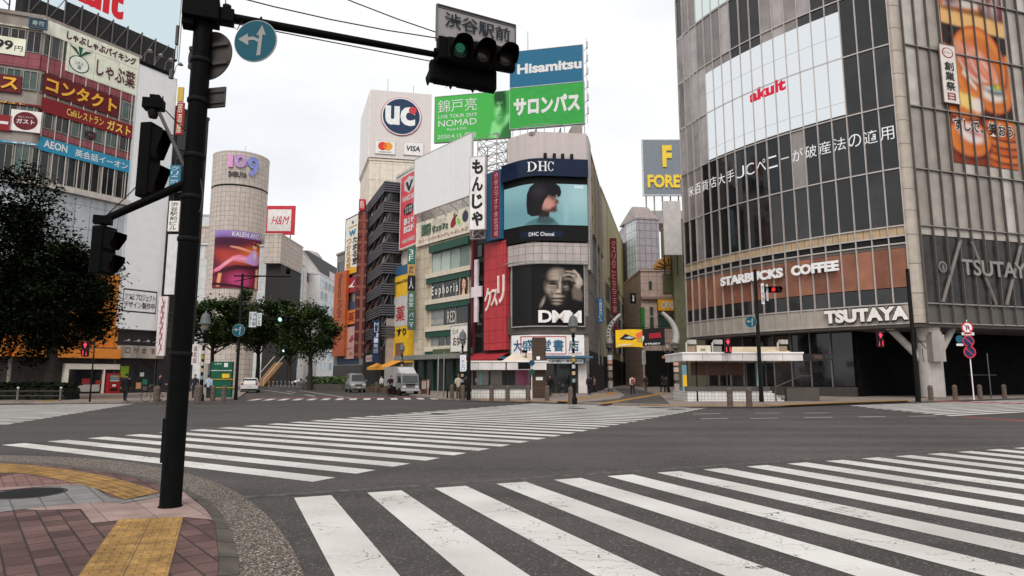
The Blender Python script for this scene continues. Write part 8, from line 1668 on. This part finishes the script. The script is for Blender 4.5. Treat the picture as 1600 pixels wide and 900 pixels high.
# ---------------------------------------------------------------- bicycles and people
def bicycle(label, loc=(0, 0, 0), ang=0, col_=(.04, .04, .045), basket=True, steer=0):
    r = thing('bicycle', label, 'bicycle'); fm = mat(col_, .35, metal=.3)
    for x in (-.52, .52):
        mb = MB(); mb.tube([(x + .32 * math.cos(a), 0, .33 + .32 * math.sin(a)) for a in [2 * math.pi * k / 22 for k in range(23)]], .018, 6); o = mb.build('wheel', TYRE, r)
        mb = MB(); [mb.tube([(x, 0, .33), (x + .31 * math.cos(a), 0, .33 + .31 * math.sin(a))], .004, 4) for a in [2 * math.pi * k / 10 for k in range(10)]]; mb.build('spokes', RIM, o)
    mb = MB(); 
    for a, b in [((-.52, 0, .33), (-.1, 0, .33)), ((-.1, 0, .33), (-.22, 0, .78)), ((-.22, 0, .72), (-.52, 0, .33)), ((-.1, 0, .33), (.36, 0, .72)), ((-.2, 0, .66), (.36, 0, .78)), ((.34, 0, .9), (.52, 0, .33))]: mb.tube([a, b], .018, 6)
    mb.build('frame', fm, r)
    mb = MB(); mb.tube([(.34, 0, .88), (.32, 0, 1.02), (.3, -.1, 1.04), (.18, -.28, 1.02)], .014, 6); mb.tube([(.32, 0, 1.02), (.3, .1, 1.04), (.18, .28, 1.02)], .014, 6); mb.build('handlebar', RIM, r)
    mb = MB(); mb.lathe_s((-.25, 0, .83), .12, 1.2, .7, .35, 10, 0); mb.build('saddle', DARK, r)
    mb = MB(); mb.tube([(-.1, -.1, .25), (-.1, .1, .41)], .012, 5); mb.box(-.16, -.04, -.16, -.1, .235, .265); mb.box(-.16, -.04, .1, .16, .395, .425); mb.build('pedals', DARK, r)
    if basket: mb = MB(); mb.box(.42, .68, -.16, .16, .72, .96); mb.build('basket', mat((.06, .06, .06), .6), r)
    mb = MB(); mb.box(-.78, -.3, -.06, .06, .68, .70); mb.build('rear_rack', fm, r)
    r.location = loc; r.rotation_euler = (0, 0, ang); return r
def person(label, loc, ang, h=1.68, top='#222', legs='#222', hair='#1a1412', skin='#b98a70', pose='stand', bag=None, coat=False, ph=0.0, arm=None, sleeve=True):
    """one skinned body; clothes and hair are its children. Built facing -y."""
    r = thing('person', label, 'person'); k = h / 1.68
    st = .24 * k if pose == 'walk' else .0
    hip, kn, an = .86 * k, .47 * k, .08 * k; hw, sw = .085 * k, .18 * k; sh = 1.38 * k
    J = []; E = []; Rr = []
    def add(p, rad, par=None): J.append(p); Rr.append(rad * k); (E.append((par, len(J) - 1)) if par is not None else None); return len(J) - 1
    pel = add((0, 0, hip + .06 * k), .12); wa = add((0, 0, 1.05 * k), .11, pel); ch = add((0, .0, 1.27 * k), .13, wa); nb_ = add((0, .01, 1.42 * k), .06, ch); nt_ = add((0, -.005, 1.49 * k), .05, nb_)
    hd0 = add((0, -.025 * k, 1.545 * k), .078, nt_); hd1 = add((0, -.01 * k, 1.61 * k), .085, hd0); add((0, 0, 1.655 * k), .05, hd1)
    add((0, -.10 * k, 1.555 * k), .018, hd0)
    for s in (-1, 1):
        add((s * .085 * k, .0, 1.57 * k), .016, hd1)
    legs_ = []; arms_ = []
    for s in (-1, 1):
        fy = -st * s if pose == 'walk' else 0
        if pose == 'ride': hp_, kp, ap_, tp = (s * hw, .0, hip), (s * .12 * k, -.30 * k, .66 * k), (s * .11 * k, -.16 * k, .30 * k if s > 0 else .42 * k), (s * .11 * k, -.30 * k, (.26 if s > 0 else .38) * k)
        else: hp_, kp, ap_, tp = (s * hw, 0, hip), (s * hw, fy * .6 - .02 * k, kn), (s * hw, fy + (.05 * k if fy > 0 else 0), an + (.03 * k if fy > 0 else 0)), (s * hw * 1.15, fy - .15 * k, .035 * k)
        a = add(hp_, .088, pel); b = add(kp, .058, a); c = add(ap_, .042, b); add(tp, .035, c); legs_.append((hp_, kp, ap_, tp))
        sy = st * s * .8 if pose == 'walk' else 0
        if pose == 'ride' or arm == 'fwd': sp__, ep, wp = (s * sw, 0, sh), (s * .24 * k, -.16 * k, 1.15 * k), (s * .2 * k, -.38 * k, 1.06 * k)
        elif arm == 'bent': sp__, ep, wp = (s * sw, 0, sh), (s * .24 * k, .03 * k, 1.12 * k), (s * .10 * k, -.22 * k, 1.18 * k)
        else: sp__, ep, wp = (s * sw, 0, sh), (s * .225 * k, sy * .5 + .02, 1.1 * k), (s * .235 * k, sy - .04 * k, .87 * k)
        a = add(sp__, .055, ch); b = add(ep, .042, a); c = add(wp, .03, b); d = (Vector(wp) - Vector(ep)).normalized(); hp2 = Vector(wp) + d * .06 * k; m = add(tuple(hp2), .028, c); arms_.append((sp__, ep, wp))
        sd_ = d.cross(Vector((s, 0, 0))); sd_ = sd_.normalized() if sd_.length > .01 else Vector((0, 1, 0))
        for fi in range(4): 
            o_ = hp2 + sd_ * (fi - 1.5) * .018 * k; f1 = add(tuple(o_ + d * .03 * k), .009, m); add(tuple(o_ + d * (.075 - .006 * abs(fi - 1.4)) * k + Vector((-s * .012, 0, 0)) * k), .0075, f1)
        add(tuple(hp2 - sd_ * .035 * k + d * .02 * k), .01, m)
    me = bpy.data.meshes.new('body'); me.from_pydata(J, E, []); me.materials.append(W(skin, k=1.0))
    o = bpy.data.objects.new('body', me); COL.objects.link(o); o.parent = r; o.modifiers.new('skin', 'SKIN')
    for i, q in enumerate(Rr): me.skin_vertices[0].data[i].radius = (q, q)
    me.skin_vertices[0].data[0].use_root = True; sb_ = o.modifiers.new('sub', 'SUBSURF'); sb_.levels = sb_.render_levels = 1
    # face marks
    mb = MB(); [mb.lathe_s((s * .032 * k, -.094 * k, 1.585 * k), .011 * k, 1, .6, .7, 6, 0) for s in (-1, 1)]; mb.build('eyes', INK, o); mb = MB(); mb.lathe_s((0, -.093 * k, 1.515 * k), .02 * k, 1, .4, .35, 6, 0); mb.build('mouth', W('#7d4a42', k=1), o)
    mb = MB()
    for i in range(5):
        pass
    rows = []
    for i in range(6):
        t_ = i / 5 * math.pi * .60; rr = max(1e-4, math.sin(t_)) * .108 * k; z = 1.60 * k + .115 * k * math.cos(t_)
        rows.append([(rr * math.cos(a) * .92, .018 * k + rr * math.sin(a) * (1.02 if math.sin(a) > 0 else .72), z) for a in [2 * math.pi * j / 14 for j in range(14)]])
    mb.grid(rows, 0, True, True); mb.build('hair', W(hair, k=1.0), r)
    def torso(z0, z1, m, name, flare=1.0):
        mb = MB(); rows = []
        pr_ = [(z0, .165 * flare, .115 * flare), (.95 * k / k, .165, .115), (1.05, .155, .108), (1.2, .175, .118), (1.33, .195, .115), (1.41, .15, .09), (1.455, .075, .07)]
        for z, a_, b__ in pr_: rows.append([(a_ * k * math.cos(q), b__ * k * math.sin(q), z * k) for q in [2 * math.pi * j / 16 for j in range(16)]])
        mb.grid(rows, 0, True, True)
        for sp__, ep, wp in arms_: mb.tube([Vector(sp__) * .93, sp__, ep, wp] if sleeve else [sp__, Vector(sp__).lerp(Vector(ep), .7)], [.072 * k, .068 * k, .054 * k, .042 * k] if sleeve else [.07 * k, .062 * k], 8)
        return mb.build(name, m, r)
    torso(.62 if coat else .80, 1.45, W(top, k=1.1, rough=.8, var=.2, scale=8), 'coat' if coat else 'jacket', 1.12 if coat else 1.0)
    mb = MB()
    for hp_, kp, ap_, tp in legs_: mb.tube([Vector(hp_) + Vector((0, 0, .06 * k)), Vector(hp_).lerp(Vector(kp), .5), kp, Vector(kp).lerp(Vector(ap_), .5), ap_], [.105 * k, .092 * k, .072 * k, .065 * k, .06 * k], 9)
    mb.lathe_s((0, 0, hip + .03 * k), .165 * k, 1, .72, .62, 12, 0); mb.build('trousers', W(legs, k=1.1, rough=.8, var=.2, scale=8), r)
    for hp_, kp, ap_, tp in legs_: mb = MB(); mb.tube([Vector(ap_) + Vector((0, .05 * k, -.03 * k)), Vector(ap_).lerp(Vector(tp), .5), Vector(tp) + Vector((0, -.03 * k, .0))], [.045 * k, .05 * k, .035 * k], 8); mb.build('shoe', W('#2a2624', k=1.0), r)
    if bag == 'back': mb = MB(); mb.box(-.15 * k, .15 * k, .11 * k, .26 * k, .98 * k, 1.38 * k); mb.build('backpack', W('#8a3a34'), r, bevel=.04)
    if bag == 'dark': mb = MB(); mb.box(-.15 * k, .15 * k, .11 * k, .24 * k, 1.0 * k, 1.38 * k); mb.build('backpack', W('#1c1c20', k=1), r, bevel=.04)
    if bag == 'side': mb = MB(); mb.box(.17 * k, .27 * k, -.14 * k, .16 * k, .78 * k, 1.02 * k); mb.tube([(.2 * k, .02, 1.0 * k), (.0, .125 * k, 1.25 * k), (-.14 * k, .06 * k, 1.43 * k)], .014, 5); mb.build('shoulder_bag', W('#2a2420', k=1), r, bevel=.02)
    r.location = loc; r.rotation_euler = (0, 0, ang); return r
def at_(px_, py_, z=FZ): return (*G(px_, py_, z), z)
PI = math.pi
person('person in a long black coat walking away past the vending machine', at_(195, 626.5), PI + .3, 1.72, '#16161a', '#16161a', pose='walk', coat=True)
person('person in a beige jacket and brown trousers seen from behind by the bollards', at_(716, 622.5), PI - .2, 1.70, '#b5ab9a', '#5a4436', hair='#5a524a', bag='side')
person('person in a dark top partly hidden behind the thick black pole', at_(728.5, 623), PI, 1.68, '#4a352c', '#1c1a1c', bag='dark')
person('person with a dark backpack walking beside the white pier', at_(921, 616.5), PI - .3, 1.68, '#26262e', '#1a1a22', pose='walk', bag='dark')
person('long haired person in a dusty pink top next to the backpack walker', at_(928, 613), .6, 1.58, '#a5837c', '#3a2a2e', hair='#2a1a18', pose='walk', arm='bent')
person('person in a white shirt with a red backpack walking into the alley', at_(988.5, 615.5), PI, 1.68, '#c0b5b0', '#20202a', pose='walk', bag='back')
person('dark clothed person standing deep in the alley under the white blade sign', at_(1009, 611), 0, 1.7, '#2c2a2a', '#4a443e')
person('dark clothed person in the alley left of the lantern post', at_(1036, 612.5), PI + .4, 1.72, '#1c1c20', '#1c1c20', pose='walk')
person('second dark clothed person in the alley, walking close beside the first', at_(1041, 613), PI, 1.66, '#26242a', '#1a1a1e', pose='walk')
person('person in a white shirt standing inside the glass of the left subway entrance', at_(748, 619.5), PI, 1.72, '#c9cacb', '#26282c', arm='bent')
person('person in dark clothes looking over the wall inside the left subway entrance', at_(762, 618.5), 0, 1.52, '#221e1e', '#221e1e')
person('person in a pale shirt standing on the strip behind the truck', at_(595.5, 612, .1), -.5, 1.66, '#b9b6b0', '#1c2030')
person('person in a pale blue shirt beside the green hoarding', at_(325, 622), PI, 1.66, '#9fb0bd', '#26262a', bag='side')
person('person in dark clothes among the shade left of the hoarding', at_(303, 622), .3, 1.7, '#26262c', '#2a2a30')
bicycle('black bicycle parked beside the brown column of the left entrance', at_(869, 618.5), .15)
p_ = person('person in a dark jacket leaning over the parked bicycle by the brown column', at_(860, 618), -PI / 2 + .3, 1.66, '#1c1c22', '#1c1c22', arm='fwd', bag='dark')
bicycle('bicycle with thin wheels held by a person left of the near pole', at_(241, 628), PI + .05, (.08, .03, .03))
person('person in a dark jacket and blue scarf holding a bicycle left of the pole', at_(247, 626), PI / 2 + .2, 1.7, '#202228', '#2c2a26', arm='fwd')
cb_ = at_(609.5, 620.5, 0.0)
bicycle('dark bicycle ridden towards the crossing in front of the truck', cb_, -PI / 2 - .1, (.02, .02, .02))
person('person in black riding a bicycle in front of the truck', (cb_[0] - .02, cb_[1] + .22, .06), -.1, 1.68, '#18181c', '#18181c', pose='ride')
for i, (px_, py_) in enumerate([(662, 617), (667, 616)]):
    o = thing('menu_board', ['dark standing menu board at the green shop front', 'second slimmer menu board further along the green shop front'][i], 'sign board', at_(px_, py_)); x, y, z = at_(px_, py_); mb = MB(); mb.box(x - .25 + .05 * i, x + .25 - .05 * i, y, y + .06, z + .1, z + 1.3); mb.build('board', W(['#3a2420', '#7a5a50'][i]), o); mb = MB(); mb.box(x - .18, x + .18, y - .02, y, z + .5, z + 1.2); mb.build('paper', W('#8a7a70'), o); mb = MB(); mb.tube([(x - .2, y + .03, z), (x - .2, y + .03, z + .1)], .02, 5); mb.tube([(x + .2, y + .03, z), (x + .2, y + .03, z + .1)], .02, 5); mb.build('legs', DARK, o)
gs = thing('planted_strip', 'low brick planter strip of weeds between the van and the truck', 'planter', at_(588, 613, .1)); Fgs = Fac([G(572, 610.5, .0), G(606, 616, .0)]); mb = MB(); mb.box(0, Fgs.L, 0, 1.6, 0, .5, Fgs); mb.build('brick_kerb', W('#5a4432'), gs); shrub(Fgs, .1, Fgs.L - .1, .2, 1.5, .45, .85, 500, [mat((.10, .09, .03), .7), mat((.07, .07, .025), .7), mat((.05, .06, .02), .7)], gs, 9, .09, 'weeds')
